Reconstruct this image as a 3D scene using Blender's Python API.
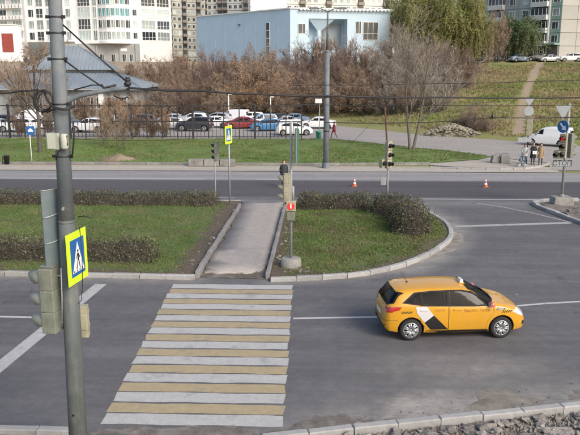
import bpy, bmesh, math, random
import numpy as np
from mathutils import Vector, Matrix
from mathutils.bvhtree import BVHTree
from mathutils.geometry import delaunay_2d_cdt

R = math.radians
SC = bpy.context.scene
for _o in list(bpy.data.objects):
    bpy.data.objects.remove(_o)
COL = SC.collection

# ------------------------------------------------------------------ camera
CAM_Z, PITCH, YAW, FPX = 7.5, R(12.25), R(1.9), 700.0
cam_data = bpy.data.cameras.new('camera')
cam = bpy.data.objects.new('camera', cam_data)
COL.objects.link(cam)
cam.location = (0, 0, CAM_Z)
cam.rotation_euler = (math.pi / 2 - PITCH, 0, YAW)
cam_data.sensor_width = 36
cam_data.lens = FPX / 580 * 36
cam_data.clip_end = 2000
SC.camera = cam

# ------------------------------------------------------------------ sky, sun, exposure
SUN_EL, SUN_AZ = R(35), R(136)          # azimuth clockwise from +Y: behind the camera and to the right
world = bpy.data.worlds.new('World')
SC.world = world
world.use_nodes = True
wt = world.node_tree
wt.nodes.clear()
w_out = wt.nodes.new('ShaderNodeOutputWorld')
w_bg = wt.nodes.new('ShaderNodeBackground')
w_sky = wt.nodes.new('ShaderNodeTexSky')
w_sky.sky_type = 'NISHITA'
w_sky.sun_disc = False
w_sky.sun_elevation = SUN_EL
w_sky.sun_rotation = SUN_AZ
w_sky.dust_density = 4.0
w_sky.ozone_density = 0.6
w_bg.inputs['Strength'].default_value = 0.15
wt.links.new(w_sky.outputs[0], w_bg.inputs['Color'])
wt.links.new(w_bg.outputs[0], w_out.inputs['Surface'])
sun_data = bpy.data.lights.new('sun', 'SUN')
sun_data.energy = 1.15
sun_data.angle = R(22)
sun_data.color = (1.0, 0.975, 0.94)
sun = bpy.data.objects.new('sun', sun_data)
COL.objects.link(sun)
sun.location = (30, -60, 60)
_sd = Vector((math.sin(SUN_AZ) * math.cos(SUN_EL), math.cos(SUN_AZ) * math.cos(SUN_EL), math.sin(SUN_EL)))
sun.rotation_euler = (-_sd).to_track_quat('-Z', 'Y').to_euler()
SC.view_settings.view_transform = 'Standard'
SC.view_settings.look = 'None'
SC.view_settings.exposure = 0.55
SC.view_settings.gamma = 1.0
SC.render.engine = 'CYCLES'
SC.cycles.use_denoising = True
SC.cycles.max_bounces = 6

# ------------------------------------------------------------------ measuring: a point of the photo on the ground (G) or at a depth (A)
_f = Vector((-math.sin(YAW) * math.cos(PITCH), math.cos(YAW) * math.cos(PITCH), -math.sin(PITCH)))
_r = Vector((math.cos(YAW), math.sin(YAW), 0))
_u = _r.cross(_f)
def ray(px, py):
    return _f + _r * ((px - 290) / FPX) + _u * ((217.5 - py) / FPX)
def G(px, py, z=0.0):
    d = ray(px, py)
    return Vector((0, 0, CAM_Z)) + d * ((z - CAM_Z) / d.z)
def A(px, py, Y):
    d = ray(px, py)
    return Vector((0, 0, CAM_Z)) + d * (Y / d.y)

# ------------------------------------------------------------------ materials
MATS = {}
def mat(name, col, rough=0.7, var=0.12, scale=6.0, bump=0.0, bscale=40.0, metal=0.0, col2=None, c2scale=2.0, c2lo=0.45, c2hi=0.65,
        spec=0.5, emit=None, estr=0.0, hue=0.0, coat=0.0, space='Object', rnd=0.0, streak=0.0, trans=0.0):
    m = bpy.data.materials.new(name)
    m.use_nodes = True
    nt = m.node_tree
    N, L = nt.nodes, nt.links
    b = N['Principled BSDF']
    tc = N.new('ShaderNodeTexCoord')
    if space == 'World':
        geo = N.new('ShaderNodeNewGeometry'); vec = geo.outputs['Position']
    else:
        vec = tc.outputs['Object']
    def noise(s, det=5.0, ro=0.6):
        n = N.new('ShaderNodeTexNoise'); n.inputs['Scale'].default_value = s
        n.inputs['Detail'].default_value = det; n.inputs['Roughness'].default_value = ro
        L.new(vec, n.inputs['Vector']); return n.outputs['Fac']
    n1 = noise(scale)
    if streak:
        mpn = N.new('ShaderNodeMapping'); mpn.inputs['Scale'].default_value = (1, 1, streak); L.new(vec, mpn.inputs['Vector']); vec = mpn.outputs[0]; n1 = noise(scale * 3)
        vec = tc.outputs['Object']
    base = N.new('ShaderNodeRGB'); base.outputs[0].default_value = (*col, 1)
    cur = base.outputs[0]
    if col2 is not None:
        rp = N.new('ShaderNodeMapRange'); rp.inputs['From Min'].default_value = c2lo; rp.inputs['From Max'].default_value = c2hi
        L.new(noise(c2scale, 6.0), rp.inputs['Value'])
        mx = N.new('ShaderNodeMix'); mx.data_type = 'RGBA'
        L.new(rp.outputs[0], mx.inputs['Factor']); L.new(cur, mx.inputs['A']); mx.inputs['B'].default_value = (*col2, 1)
        cur = mx.outputs['Result']
    hs = N.new('ShaderNodeHueSaturation')
    mr = N.new('ShaderNodeMapRange')
    mr.inputs['From Min'].default_value = 0.25; mr.inputs['From Max'].default_value = 0.75
    mr.inputs['To Min'].default_value = 1 - var; mr.inputs['To Max'].default_value = 1 + var
    L.new(n1, mr.inputs['Value'])
    val = mr.outputs[0]
    if rnd:
        oi = N.new('ShaderNodeObjectInfo')
        m2 = N.new('ShaderNodeMapRange'); m2.inputs['To Min'].default_value = 1 - rnd; m2.inputs['To Max'].default_value = 1 + rnd
        L.new(oi.outputs['Random'], m2.inputs['Value'])
        mu = N.new('ShaderNodeMath'); mu.operation = 'MULTIPLY'
        L.new(val, mu.inputs[0]); L.new(m2.outputs[0], mu.inputs[1]); val = mu.outputs[0]
    L.new(val, hs.inputs['Value'])
    L.new(cur, hs.inputs['Color'])
    L.new(hs.outputs[0], b.inputs['Base Color'])
    b.inputs['Roughness'].default_value = rough
    b.inputs['Metallic'].default_value = metal
    b.inputs['Specular IOR Level'].default_value = spec
    if coat:
        b.inputs['Coat Weight'].default_value = coat; b.inputs['Coat Roughness'].default_value = 0.06
    if bump:
        bp = N.new('ShaderNodeBump'); bp.inputs['Strength'].default_value = bump; bp.inputs['Distance'].default_value = 0.02
        L.new(noise(bscale, 4.0), bp.inputs['Height']); L.new(bp.outputs[0], b.inputs['Normal'])
    if emit:
        b.inputs['Emission Color'].default_value = (*emit, 1); b.inputs['Emission Strength'].default_value = estr
    if trans:      # light coming through thin leaves
        tl = N.new('ShaderNodeBsdfTranslucent'); L.new(hs.outputs[0], tl.inputs['Color'])
        ms = N.new('ShaderNodeMixShader'); ms.inputs['Fac'].default_value = trans
        L.new(b.outputs[0], ms.inputs[1]); L.new(tl.outputs[0], ms.inputs[2]); L.new(ms.outputs[0], N['Material Output'].inputs['Surface'])
    MATS[name] = m
    return m
def M(n):
    return MATS[n]

# ------------------------------------------------------------------ object helpers
def tag(o, label=None, cat=None, group=None, kind=None):
    if label: o['label'] = label
    if cat: o['category'] = cat
    if group: o['group'] = group
    if kind: o['kind'] = kind
    return o
def thing(name, label, cat, loc=(0, 0, 0), rz=0.0, group=None):
    o = bpy.data.objects.new(name, None)
    COL.objects.link(o)
    o.empty_display_size = 0.2
    o.location = loc; o.rotation_euler = (0, 0, rz)
    return tag(o, label, cat, group)
def link(name, me, parent=None, loc=None, rot=None):
    o = bpy.data.objects.new(name, me)
    COL.objects.link(o)
    if parent is not None: o.parent = parent
    if loc is not None: o.location = loc
    if rot is not None: o.rotation_euler = rot
    return o
def copy_tree(o, parent=None):
    c = o.copy(); COL.objects.link(c)
    if parent is not None: c.parent = parent
    for ch in list(o.children):
        copy_tree(ch, c)
    return c
def np_mesh(name, v, f, mats, smooth=False, mi=None):
    """v (N,3), f (M,k) arrays -> mesh"""
    v = np.asarray(v, dtype=np.float32); f = np.asarray(f, dtype=np.int32)
    me = bpy.data.meshes.new(name)
    k = f.shape[1]
    me.vertices.add(len(v)); me.vertices.foreach_set('co', v.ravel())
    me.loops.add(f.size); me.loops.foreach_set('vertex_index', f.ravel())
    me.polygons.add(len(f))
    me.polygons.foreach_set('loop_start', np.arange(0, f.size, k, dtype=np.int32))
    for m in mats: me.materials.append(m)
    if mi is not None: me.polygons.foreach_set('material_index', np.asarray(mi, dtype=np.int32))
    me.polygons.foreach_set('use_smooth', np.full(len(f), smooth))
    me.update(calc_edges=True); me.validate()
    return me
class MB:
    def __init__(s):
        s.v, s.f, s.mi, s.sm = [], [], [], []
    def add(s, vs, fs, mi=0, smooth=False):
        o = len(s.v)
        s.v += [tuple(p) for p in vs]
        for f in fs:
            s.f.append(tuple(i + o for i in f)); s.mi.append(mi); s.sm.append(smooth)
        return s
    def box(s, c, d, mi=0, rz=0.0, mat4=None, taper=1.0):
        x, y, z = d[0] / 2, d[1] / 2, d[2] / 2
        P = [Vector((sx * x * (taper if sz > 0 else 1), sy * y * (taper if sz > 0 else 1), sz * z)) for sz in (-1, 1) for sx, sy in ((-1, -1), (1, -1), (1, 1), (-1, 1))]
        mt = mat4 if mat4 is not None else Matrix.Rotation(rz, 4, 'Z')
        P = [mt @ p + Vector(c) for p in P]
        return s.add(P, [(3, 2, 1, 0), (4, 5, 6, 7), (0, 1, 5, 4), (1, 2, 6, 5), (2, 3, 7, 6), (3, 0, 4, 7)], mi)
    def tube(s, pts, r, n=8, mi=0, cap=True):
        pts = [Vector(p) for p in pts]
        rs = r if isinstance(r, (list, tuple)) else [r] * len(pts)
        V, F = [], []
        ref = None
        for i, p in enumerate(pts):
            t = (pts[min(i + 1, len(pts) - 1)] - pts[max(i - 1, 0)]).normalized()
            if ref is None or abs(ref.dot(t)) > 0.97:
                ref = Vector((0, 0, 1)) if abs(t.z) < 0.9 else Vector((1, 0, 0))
            a = t.cross(ref).normalized(); b = t.cross(a)
            for k in range(n):
                th = 2 * math.pi * k / n
                V.append(p + a * (rs[i] * math.cos(th)) + b * (rs[i] * math.sin(th)))
        for i in range(len(pts) - 1):
            for k in range(n):
                k2 = (k + 1) % n
                F.append((i * n + k, i * n + k2, (i + 1) * n + k2, (i + 1) * n + k))
        o = len(s.v)
        s.add(V, F, mi, True)
        if cap:
            s.f.append(tuple(o + k for k in range(n - 1, -1, -1))); s.mi.append(mi); s.sm.append(False)
            b0 = o + (len(pts) - 1) * n
            s.f.append(tuple(b0 + k for k in range(n))); s.mi.append(mi); s.sm.append(False)
        return s
    def lathe(s, prof, c=(0, 0, 0), n=16, mi=0, rot=None, smooth=True):
        rot = rot or Matrix.Identity(4)
        V, F = [], []
        for (r, h) in prof:
            for k in range(n):
                th = 2 * math.pi * k / n
                V.append(rot @ Vector((r * math.cos(th), r * math.sin(th), h)) + Vector(c))
        for i in range(len(prof) - 1):
            for k in range(n):
                k2 = (k + 1) % n
                F.append((i * n + k, i * n + k2, (i + 1) * n + k2, (i + 1) * n + k))
        return s.add(V, F, mi, smooth)
    def prism(s, poly, z0, z1, mi=0):
        n = len(poly)
        V = [(p[0], p[1], z0) for p in poly] + [(p[0], p[1], z1) for p in poly]
        F = [tuple(range(n - 1, -1, -1)), tuple(range(n, 2 * n))] + [(i, (i + 1) % n, n + (i + 1) % n, n + i) for i in range(n)]
        return s.add(V, F, mi)
    def extrude(s, poly, org, ux, uy, depth, mi=0):
        """poly in a plane org + a*ux + b*uy, thickened by depth along ux x uy"""
        ux, uy = Vector(ux), Vector(uy); nn = ux.cross(uy).normalized() * depth
        n = len(poly)
        V = [Vector(org) + ux * p[0] + uy * p[1] for p in poly]
        V += [v + nn for v in V]
        F = [tuple(range(n - 1, -1, -1)), tuple(range(n, 2 * n))] + [(i, (i + 1) % n, n + (i + 1) % n, n + i) for i in range(n)]
        return s.add(V, F, mi)
    def mesh(s, name, mats):
        me = bpy.data.meshes.new(name)
        me.from_pydata(s.v, [], s.f)
        mats = mats if isinstance(mats, (list, tuple)) else [mats]
        for m in mats: me.materials.append(M(m) if isinstance(m, str) else m)
        me.polygons.foreach_set('material_index', s.mi)
        me.polygons.foreach_set('use_smooth', s.sm)
        me.update()
        return me
    def build(s, name, mats, parent=None, loc=None, rot=None, bevel=0.0, recalc=True):
        me = s.mesh(name, mats)
        if recalc:
            bm = bmesh.new(); bm.from_mesh(me)
            bmesh.ops.recalc_face_normals(bm, faces=bm.faces)
            bm.to_mesh(me); bm.free()
        o = link(name, me, parent, loc, rot)
        if bevel:
            bv = o.modifiers.new('edge', 'BEVEL'); bv.width = bevel; bv.segments = 2; bv.limit_method = 'ANGLE'
        return o
_tc = {}
def text_mesh(txt, size, depth=0.0):
    """lettering as flat triangles, centred on 0,0"""
    cu = bpy.data.curves.new('lettering', 'FONT')
    cu.body = txt; cu.size = size; cu.align_x = 'CENTER'; cu.align_y = 'CENTER'; cu.resolution_u = 3; cu.extrude = depth
    ob = bpy.data.objects.new('lettering', cu); COL.objects.link(ob)
    dg = bpy.context.evaluated_depsgraph_get()
    me = bpy.data.meshes.new_from_object(ob.evaluated_get(dg))
    vs = [tuple(v.co) for v in me.vertices]; fs = [tuple(p.vertices) for p in me.polygons]
    bpy.data.objects.remove(ob); bpy.data.curves.remove(cu); bpy.data.meshes.remove(me)
    return vs, fs
def inside(poly, x, y):
    x = np.asarray(x, float); y = np.asarray(y, float)
    c = np.zeros(x.shape, bool); n = len(poly); j = n - 1
    for i in range(n):
        xi, yi, xj, yj = poly[i][0], poly[i][1], poly[j][0], poly[j][1]
        if yi != yj:
            c ^= ((yi > y) != (yj > y)) & (x < (xj - xi) * (y - yi) / (yj - yi) + xi)
        j = i
    return c
def edge_dist(poly, x, y):
    x = np.asarray(x, float); y = np.asarray(y, float); best = np.full(x.shape, 1e9); n = len(poly)
    for i in range(n):
        ax, ay, bx, by = poly[i][0], poly[i][1], poly[(i + 1) % n][0], poly[(i + 1) % n][1]
        dx, dy = bx - ax, by - ay; l2 = dx * dx + dy * dy + 1e-12
        t = np.clip(((x - ax) * dx + (y - ay) * dy) / l2, 0, 1)
        best = np.minimum(best, np.hypot(x - ax - t * dx, y - ay - t * dy))
    return best
def fill(poly, res):
    """triangulated fill of a 2D polygon with inner points every res"""
    n = len(poly); pts = []
    for i in range(n):
        a = Vector(poly[i][:2]); b = Vector(poly[(i + 1) % n][:2]); k = max(1, int((b - a).length / res))
        pts += [a.lerp(b, j / k) for j in range(k)]
    nb = len(pts)
    xs = [p.x for p in pts]; ys = [p.y for p in pts]
    gx, gy = np.meshgrid(np.arange(min(xs) + res * .5, max(xs), res), np.arange(min(ys) + res * .5, max(ys), res))
    gx = gx.ravel(); gy = gy.ravel()
    bp = [(p.x, p.y) for p in pts]
    ok = inside(bp, gx, gy) & (edge_dist(bp, gx, gy) > res * .4)
    pts += [Vector((a, b)) for a, b in zip(gx[ok], gy[ok])]
    r = delaunay_2d_cdt(pts, [(i, (i + 1) % nb) for i in range(nb)], [list(range(nb))], 1, 1e-6)
    return [(v.x, v.y) for v in r[0]], [tuple(f) for f in r[2]]
# cheap value noise for relief and scatter masks
_rs = np.random.RandomState(7)
_tab = _rs.rand(64, 64)
def vnoise(x, y, s=1.0, o=0):
    x = np.asarray(x, float) / s + 17.3 * (o + 1); y = np.asarray(y, float) / s + 9.1 * (o + 1)
    xi = np.floor(x).astype(int); yi = np.floor(y).astype(int); fx = x - xi; fy = y - yi
    fx = fx * fx * (3 - 2 * fx); fy = fy * fy * (3 - 2 * fy)
    g = lambda a, b: _tab[a % 64, b % 64]
    return (g(xi, yi) * (1 - fx) + g(xi + 1, yi) * fx) * (1 - fy) + (g(xi, yi + 1) * (1 - fx) + g(xi + 1, yi + 1) * fx) * fy
def fnoise(x, y, s, o=0):
    return .55 * vnoise(x, y, s, o) + .3 * vnoise(x, y, s * .45, o + 3) + .15 * vnoise(x, y, s * .2, o + 5)
# ------------------------------------------------------------------ ground materials
def asphalt(name, base, warm, streak=0.22, crack=0.6, dusty=0.35):
    m = bpy.data.materials.new(name); m.use_nodes = True
    nt = m.node_tree; N, L = nt.nodes, nt.links; b = N['Principled BSDF']
    geo = N.new('ShaderNodeNewGeometry')
    def mp(sx, sy, sz=1):
        n = N.new('ShaderNodeMapping'); n.inputs['Scale'].default_value = (sx, sy, sz)
        L.new(geo.outputs['Position'], n.inputs['Vector']); return n.outputs[0]
    def noise(v, s, det=5, ro=0.6):
        n = N.new('ShaderNodeTexNoise'); n.inputs['Scale'].default_value = s; n.inputs['Detail'].default_value = det
        n.inputs['Roughness'].default_value = ro; L.new(v, n.inputs['Vector']); return n.outputs['Fac']
    def rng(v, a, c, lo, hi):
        n = N.new('ShaderNodeMapRange'); n.inputs['From Min'].default_value = a; n.inputs['From Max'].default_value = c
        n.inputs['To Min'].default_value = lo; n.inputs['To Max'].default_value = hi; L.new(v, n.inputs['Value']); return n.outputs[0]
    def mul(a, c):
        n = N.new('ShaderNodeMath'); n.operation = 'MULTIPLY'; L.new(a, n.inputs[0]); L.new(c, n.inputs[1]); return n.outputs[0]
    def mix(fac, a, col):
        n = N.new('ShaderNodeMix'); n.data_type = 'RGBA'; L.new(fac, n.inputs['Factor']); L.new(a, n.inputs['A'])
        n.inputs['B'].default_value = (*col, 1); return n.outputs['Result']
    one = mp(1, 1)
    rgb = N.new('ShaderNodeRGB'); rgb.outputs[0].default_value = (*base, 1)
    c = mix(rng(noise(one, 0.5, 8, .7), 0.48, 0.75, 0, dusty * .7), rgb.outputs[0], warm)
    da = N.new('ShaderNodeAttribute'); da.attribute_name = 'dust'
    dn = mul(da.outputs['Fac'], rng(noise(one, 1.1, 8, .75), .3, .6, .25, 1.15))
    dc = N.new('ShaderNodeMath'); dc.operation = 'MINIMUM'; L.new(dn, dc.inputs[0]); dc.inputs[1].default_value = 1
    c = mix(dc.outputs[0], c, (0.32, 0.30, 0.27))
    v = rng(noise(mp(0.05, 1.0), 0.9, 6, .7), 0.3, 0.7, 1 - streak, 1 + streak)
    v = mul(v, rng(noise(one, 3.5, 8, .75), 0.3, 0.7, 0.84, 1.16))
    v = mul(v, rng(noise(one, 45, 3, .9), 0.3, 0.7, 0.66, 1.34))
    hs = N.new('ShaderNodeHueSaturation'); L.new(v, hs.inputs['Value']); L.new(c, hs.inputs['Color'])
    vo = N.new('ShaderNodeTexVoronoi'); vo.feature = 'DISTANCE_TO_EDGE'; vo.inputs['Scale'].default_value = 0.23
    wob = N.new('ShaderNodeVectorMath'); wob.operation = 'ADD'
    nz = N.new('ShaderNodeTexNoise'); nz.inputs['Scale'].default_value = 0.9; nz.inputs['Detail'].default_value = 6; L.new(one, nz.inputs['Vector'])
    L.new(one, wob.inputs[0]); L.new(nz.outputs['Color'], wob.inputs[1]); L.new(wob.outputs[0], vo.inputs['Vector'])
    cr = mul(rng(vo.outputs['Distance'], 0.0, 0.006, 1, 0), rng(noise(one, 0.13, 2), 0.5, 0.58, 0, crack))
    c2 = mix(cr, hs.outputs[0], (0.03, 0.03, 0.03))
    # loose leaves and oil spots too small to model
    vs = N.new('ShaderNodeTexVoronoi'); vs.inputs['Scale'].default_value = 0.8; L.new(one, vs.inputs['Vector'])
    sp = rng(vs.outputs['Distance'], 0.035, 0.06, 0.55, 0)
    c2 = mix(sp, c2, (0.045, 0.04, 0.035))
    L.new(c2, b.inputs['Base Color'])
    b.inputs['Roughness'].default_value = 0.82; b.inputs['Specular IOR Level'].default_value = 0.35
    bp = N.new('ShaderNodeBump'); bp.inputs['Strength'].default_value = 0.35; bp.inputs['Distance'].default_value = 0.01
    L.new(noise(one, 55, 3, .7), bp.inputs['Height']); L.new(bp.outputs[0], b.inputs['Normal'])
    MATS[name] = m
def grassland(name, g1, g2, g3, soil, scale=0.5):
    """green, dull green, straw and bare soil; the soil share comes from the point attribute 'dirt'"""
    m = bpy.data.materials.new(name); m.use_nodes = True
    nt = m.node_tree; N, L = nt.nodes, nt.links; b = N['Principled BSDF']
    geo = N.new('ShaderNodeNewGeometry')
    def noise(s, det=6, ro=.65):
        n = N.new('ShaderNodeTexNoise'); n.inputs['Scale'].default_value = s; n.inputs['Detail'].default_value = det
        n.inputs['Roughness'].default_value = ro; L.new(geo.outputs['Position'], n.inputs['Vector']); return n.outputs['Fac']
    def rng(v, a, c, lo, hi):
        n = N.new('ShaderNodeMapRange'); n.inputs['From Min'].default_value = a; n.inputs['From Max'].default_value = c
        n.inputs['To Min'].default_value = lo; n.inputs['To Max'].default_value = hi; L.new(v, n.inputs['Value']); return n.outputs[0]
    def mix(fac, a, col):
        n = N.new('ShaderNodeMix'); n.data_type = 'RGBA'; L.new(fac, n.inputs['Factor']); L.new(a, n.inputs['A'])
        n.inputs['B'].default_value = (*col, 1); return n.outputs['Result']
    rgb = N.new('ShaderNodeRGB'); rgb.outputs[0].default_value = (*g1, 1)
    c = mix(rng(noise(scale), .4, .62, 0, .9), rgb.outputs[0], g2)
    c = mix(rng(noise(scale * 2.7), .5, .68, 0, .8), c, g3)
    at = N.new('ShaderNodeAttribute'); at.attribute_name = 'dirt'
    ad = N.new('ShaderNodeMath'); ad.operation = 'ADD'; L.new(at.outputs['Fac'], ad.inputs[0]); L.new(rng(noise(2.2), .3, .7, -.35, .35), ad.inputs[1])
    c = mix(rng(ad.outputs[0], .35, .6, 0, 1), c, soil)
    hs = N.new('ShaderNodeHueSaturation'); L.new(rng(noise(14, 4, .8), .25, .75, .6, 1.4), hs.inputs['Value']); L.new(c, hs.inputs['Color'])
    L.new(hs.outputs[0], b.inputs['Base Color'])
    b.inputs['Roughness'].default_value = .95; b.inputs['Specular IOR Level'].default_value = .15
    bp = N.new('ShaderNodeBump'); bp.inputs['Strength'].default_value = .8; bp.inputs['Distance'].default_value = .05
    L.new(noise(9, 5, .8), bp.inputs['Height']); L.new(bp.outputs[0], b.inputs['Normal'])
    MATS[name] = m
def paint(name, col, under, wear=0.5):
    m = bpy.data.materials.new(name); m.use_nodes = True
    nt = m.node_tree; N, L = nt.nodes, nt.links; b = N['Principled BSDF']
    geo = N.new('ShaderNodeNewGeometry')
    def noise(s, det=6, ro=.7):
        n = N.new('ShaderNodeTexNoise'); n.inputs['Scale'].default_value = s; n.inputs['Detail'].default_value = det
        n.inputs['Roughness'].default_value = ro; L.new(geo.outputs['Position'], n.inputs['Vector']); return n.outputs['Fac']
    def rng(v, a, c, lo, hi):
        n = N.new('ShaderNodeMapRange'); n.inputs['From Min'].default_value = a; n.inputs['From Max'].default_value = c
        n.inputs['To Min'].default_value = lo; n.inputs['To Max'].default_value = hi; L.new(v, n.inputs['Value']); return n.outputs[0]
    mx = N.new('ShaderNodeMix'); mx.data_type = 'RGBA'
    mn = N.new('ShaderNodeMath'); mn.operation = 'MAXIMUM'
    L.new(rng(noise(1.1, 9, .78), .54, .70, 0, wear * 1.1), mn.inputs[0]); L.new(rng(noise(26, 4, .9), .52, .64, 0, wear * .9), mn.inputs[1])
    L.new(mn.outputs[0], mx.inputs['Factor']); mx.inputs['A'].default_value = (*col, 1); mx.inputs['B'].default_value = (*under, 1)
    hs = N.new('ShaderNodeHueSaturation'); L.new(rng(noise(5), .3, .7, .88, 1.1), hs.inputs['Value']); L.new(mx.outputs['Result'], hs.inputs['Color'])
    L.new(hs.outputs[0], b.inputs['Base Color']); b.inputs['Roughness'].default_value = .75
    MATS[name] = m

asphalt('asphalt', (0.108, 0.107, 0.112), (0.19, 0.183, 0.175), .2, .5, .6)
asphalt('asphalt_old', (0.24, 0.235, 0.235), (0.33, 0.31, 0.28), 0.2, 0.5, .6)
asphalt('asphalt_new', (0.080, 0.075, 0.079), (0.115, 0.108, 0.108), 0.18, 0.2)
asphalt('asphalt_path', (0.325, 0.297, 0.272), (0.37, 0.34, 0.31), 0.03, 0.3, .5)
asphalt('asphalt_yard', (0.30, 0.28, 0.255), (0.40, 0.37, 0.33), 0.12, 0.5, .7)
asphalt('dust', (0.37, 0.33, 0.285), (0.45, 0.41, 0.35), 0.15, 0.2, .8)
paint('paint_white', (0.41, 0.41, 0.40), (0.19, 0.19, 0.19), .8)
paint('paint_yellow', (0.36, 0.29, 0.17), (0.19, 0.18, 0.17), .75)
paint('paint_line', (0.46, 0.46, 0.46), (0.22, 0.22, 0.22), .6)
paint('paint_faint', (0.36, 0.36, 0.36), (0.16, 0.16, 0.16), .9)
grassland('grass', (0.092, 0.138, 0.042), (0.128, 0.152, 0.06), (0.175, 0.165, 0.085), (0.125, 0.103, 0.08), .45)
grassland('grass_strip', (0.115, 0.19, 0.052), (0.15, 0.205, 0.07), (0.20, 0.19, 0.09), (0.19, 0.15, 0.105), .25)
grassland('hill_grass', (0.195, 0.23, 0.075), (0.275, 0.235, 0.115), (0.285, 0.205, 0.125), (0.33, 0.26, 0.19), .12)
mat('soil', (0.105, 0.088, 0.072), .95, .35, 5, .8, 30, col2=(0.2, 0.18, 0.155), c2scale=1.5, space='World')
mat('rubble_soil', (0.145, 0.128, 0.112), .95, .4, 4, 1.0, 25, col2=(0.20, 0.185, 0.165), c2scale=2.2, space='World')
mat('kerb', (0.33, 0.328, 0.32), .85, .15, 5, .4, 60, col2=(0.22, 0.21, 0.2), c2scale=3, c2lo=.52, c2hi=.75, rnd=.14)
mat('kerb_dark', (0.22, 0.215, 0.215), .85, .2, 5, .4, 60, rnd=.15)
mat('sand', (0.27, 0.245, 0.21), .95, .25, 3, .6, 60, col2=(0.17, 0.155, 0.14), c2scale=1.2, space='World')
mat('sand_brown', (0.215, 0.195, 0.165), .95, .3, 3, .8, 40, col2=(0.15, 0.135, 0.115), c2scale=1.6, space='World')
mat('leaf_litter', (0.22, 0.165, 0.085), .8, .4, 1.5, space='World', hue=.1, col2=(0.18, 0.10, 0.05), c2scale=5)
mat('blade', (0.115, 0.168, 0.05), .8, .4, .6, space='World', col2=(0.145, 0.138, 0.072), c2scale=.5, spec=.2)
mat('blade_strip', (0.125, 0.185, 0.055), .8, .35, .5, space='World', col2=(0.17, 0.18, 0.08), c2scale=.3, spec=.2)
mat('blade_hill', (0.205, 0.235, 0.08), .8, .3, .2, space='World', col2=(0.31, 0.235, 0.14), c2scale=.11, c2lo=.40, c2hi=.58, spec=.2)

# ------------------------------------------------------------------ terrain
def H(x, y):
    x = np.asarray(x, float); y = np.asarray(y, float)
    s = np.clip((x + 2) / 14, 0, 1); s = s * s * (3 - 2 * s)
    l = np.clip((-x - 12) / 8, 0, 1)
    toe = np.interp(x, [-900, -2, 3.5, 8, 13, 17, 20, 27, 60, 900], [99, 99, 93.5, 87.5, 81.5, 77.5, 73.5, 69, 62, 62]) + 16 * l
    crest = 140 * (1 - s) + 138 * s
    t = np.clip((y - toe) / (crest - toe), 0, 1)
    h = 7.9 * (t * .75 + .25 * t * t * (3 - 2 * t))
    h = h + np.clip((y - crest) / 12, 0, 1) * .5
    amp = np.clip((y - toe) / 8, 0, 1) * np.clip((170 - y) / 20, 0, 1)
    h = h + amp * (fnoise(x, y, 9, 1) - .5) * 1.1
    return h - 0.03
def h1(x, y):
    return float(H(np.array([x]), np.array([y]))[0])
def sheet(name, poly, z, m, res=None, zf=None, dirt=None, parent=None, kind='structure', smooth=True):
    """a sheet over a ground polygon; zf(x,y) adds relief, dirt(x,y) fills the bare-soil attribute"""
    poly = [(p[0], p[1]) for p in poly]
    if res is None:
        v2, f = [p for p in poly], [tuple(range(len(poly)))]
        v2, f = fill(poly, 1e6)
    else:
        v2, f = fill(poly, res)
    xs = np.array([p[0] for p in v2]); ys = np.array([p[1] for p in v2])
    zs = np.full(len(xs), float(z)) + (zf(xs, ys) if zf else 0)
    f = [t if (v2[t[1]][0] - v2[t[0]][0]) * (v2[t[2]][1] - v2[t[0]][1]) - (v2[t[1]][1] - v2[t[0]][1]) * (v2[t[2]][0] - v2[t[0]][0]) > 0 else t[::-1] for t in f]
    me = np_mesh(name, np.stack([xs, ys, zs], 1), np.array(f), [M(m)], smooth)
    if dirt is not None:
        a = me.attributes.new('dirt', 'FLOAT', 'POINT'); a.data.foreach_set('value', np.asarray(dirt(xs, ys), dtype=np.float32))
    o = link(name, me, parent)
    if parent is None or kind == 'stuff': tag(o, kind=kind)
    return o
# the ground: one sheet to the horizon, finer near the view
gx = np.concatenate([np.linspace(-900, -110, 14), np.concatenate([np.arange(-100, 14, 1.6), np.arange(14, 60, .7), np.arange(60, 111, 1.6)]), np.linspace(120, 900, 14)])
gy = np.concatenate([np.linspace(-400, -10, 8), np.arange(0, 72, 6), np.arange(72, 180, 1.5), np.linspace(185, 1500, 22)])
GX, GY = np.meshgrid(gx, gy)
GZ = H(GX, GY)
nx, ny = len(gx), len(gy)
ii = (np.arange(ny - 1)[:, None] * nx + np.arange(nx - 1)[None, :]).ravel()
gf = np.stack([ii, ii + 1, ii + nx + 1, ii + nx], 1)
gm = np_mesh('ground', np.stack([GX.ravel(), GY.ravel(), GZ.ravel()], 1), gf, [M('hill_grass')], True)
# trodden track up the hill, and bare earth on the bushy bank
trk = [A(518, 137, 76), A(521, 118, 92), A(527, 100, 105), A(532, 88, 117), A(536, 78, 128), A(540, 68, 137)]
def trk_dist(x, y):
    d = np.full(np.shape(x), 99.0)
    for a, b in zip(trk[:-1], trk[1:]):
        dx, dy = b.x - a.x, b.y - a.y
        t = np.clip(((x - a.x) * dx + (y - a.y) * dy) / (dx * dx + dy * dy), 0, 1)
        d = np.minimum(d, np.hypot(x - a.x - t * dx, y - a.y - t * dy))
    return d
dm = trk_dist(GX, GY)
gd = np.clip(1.15 - dm / (.75 + np.clip((GY - 112) / 20, 0, 1) * 1.0), 0, 1) * (.55 + .7 * fnoise(GX, GY, 2.2, 5)) + np.clip((22 - GX) / 10, 0, 1) * np.clip((GY - 100) / 5, .35, 1) * .75 * (.4 + fnoise(GX, GY, 6, 4) * 1.1)
at = gm.attributes.new('dirt', 'FLOAT', 'POINT'); at.data.foreach_set('value', gd.ravel().astype(np.float32))
ground = tag(link('ground', gm), kind='structure')

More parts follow.
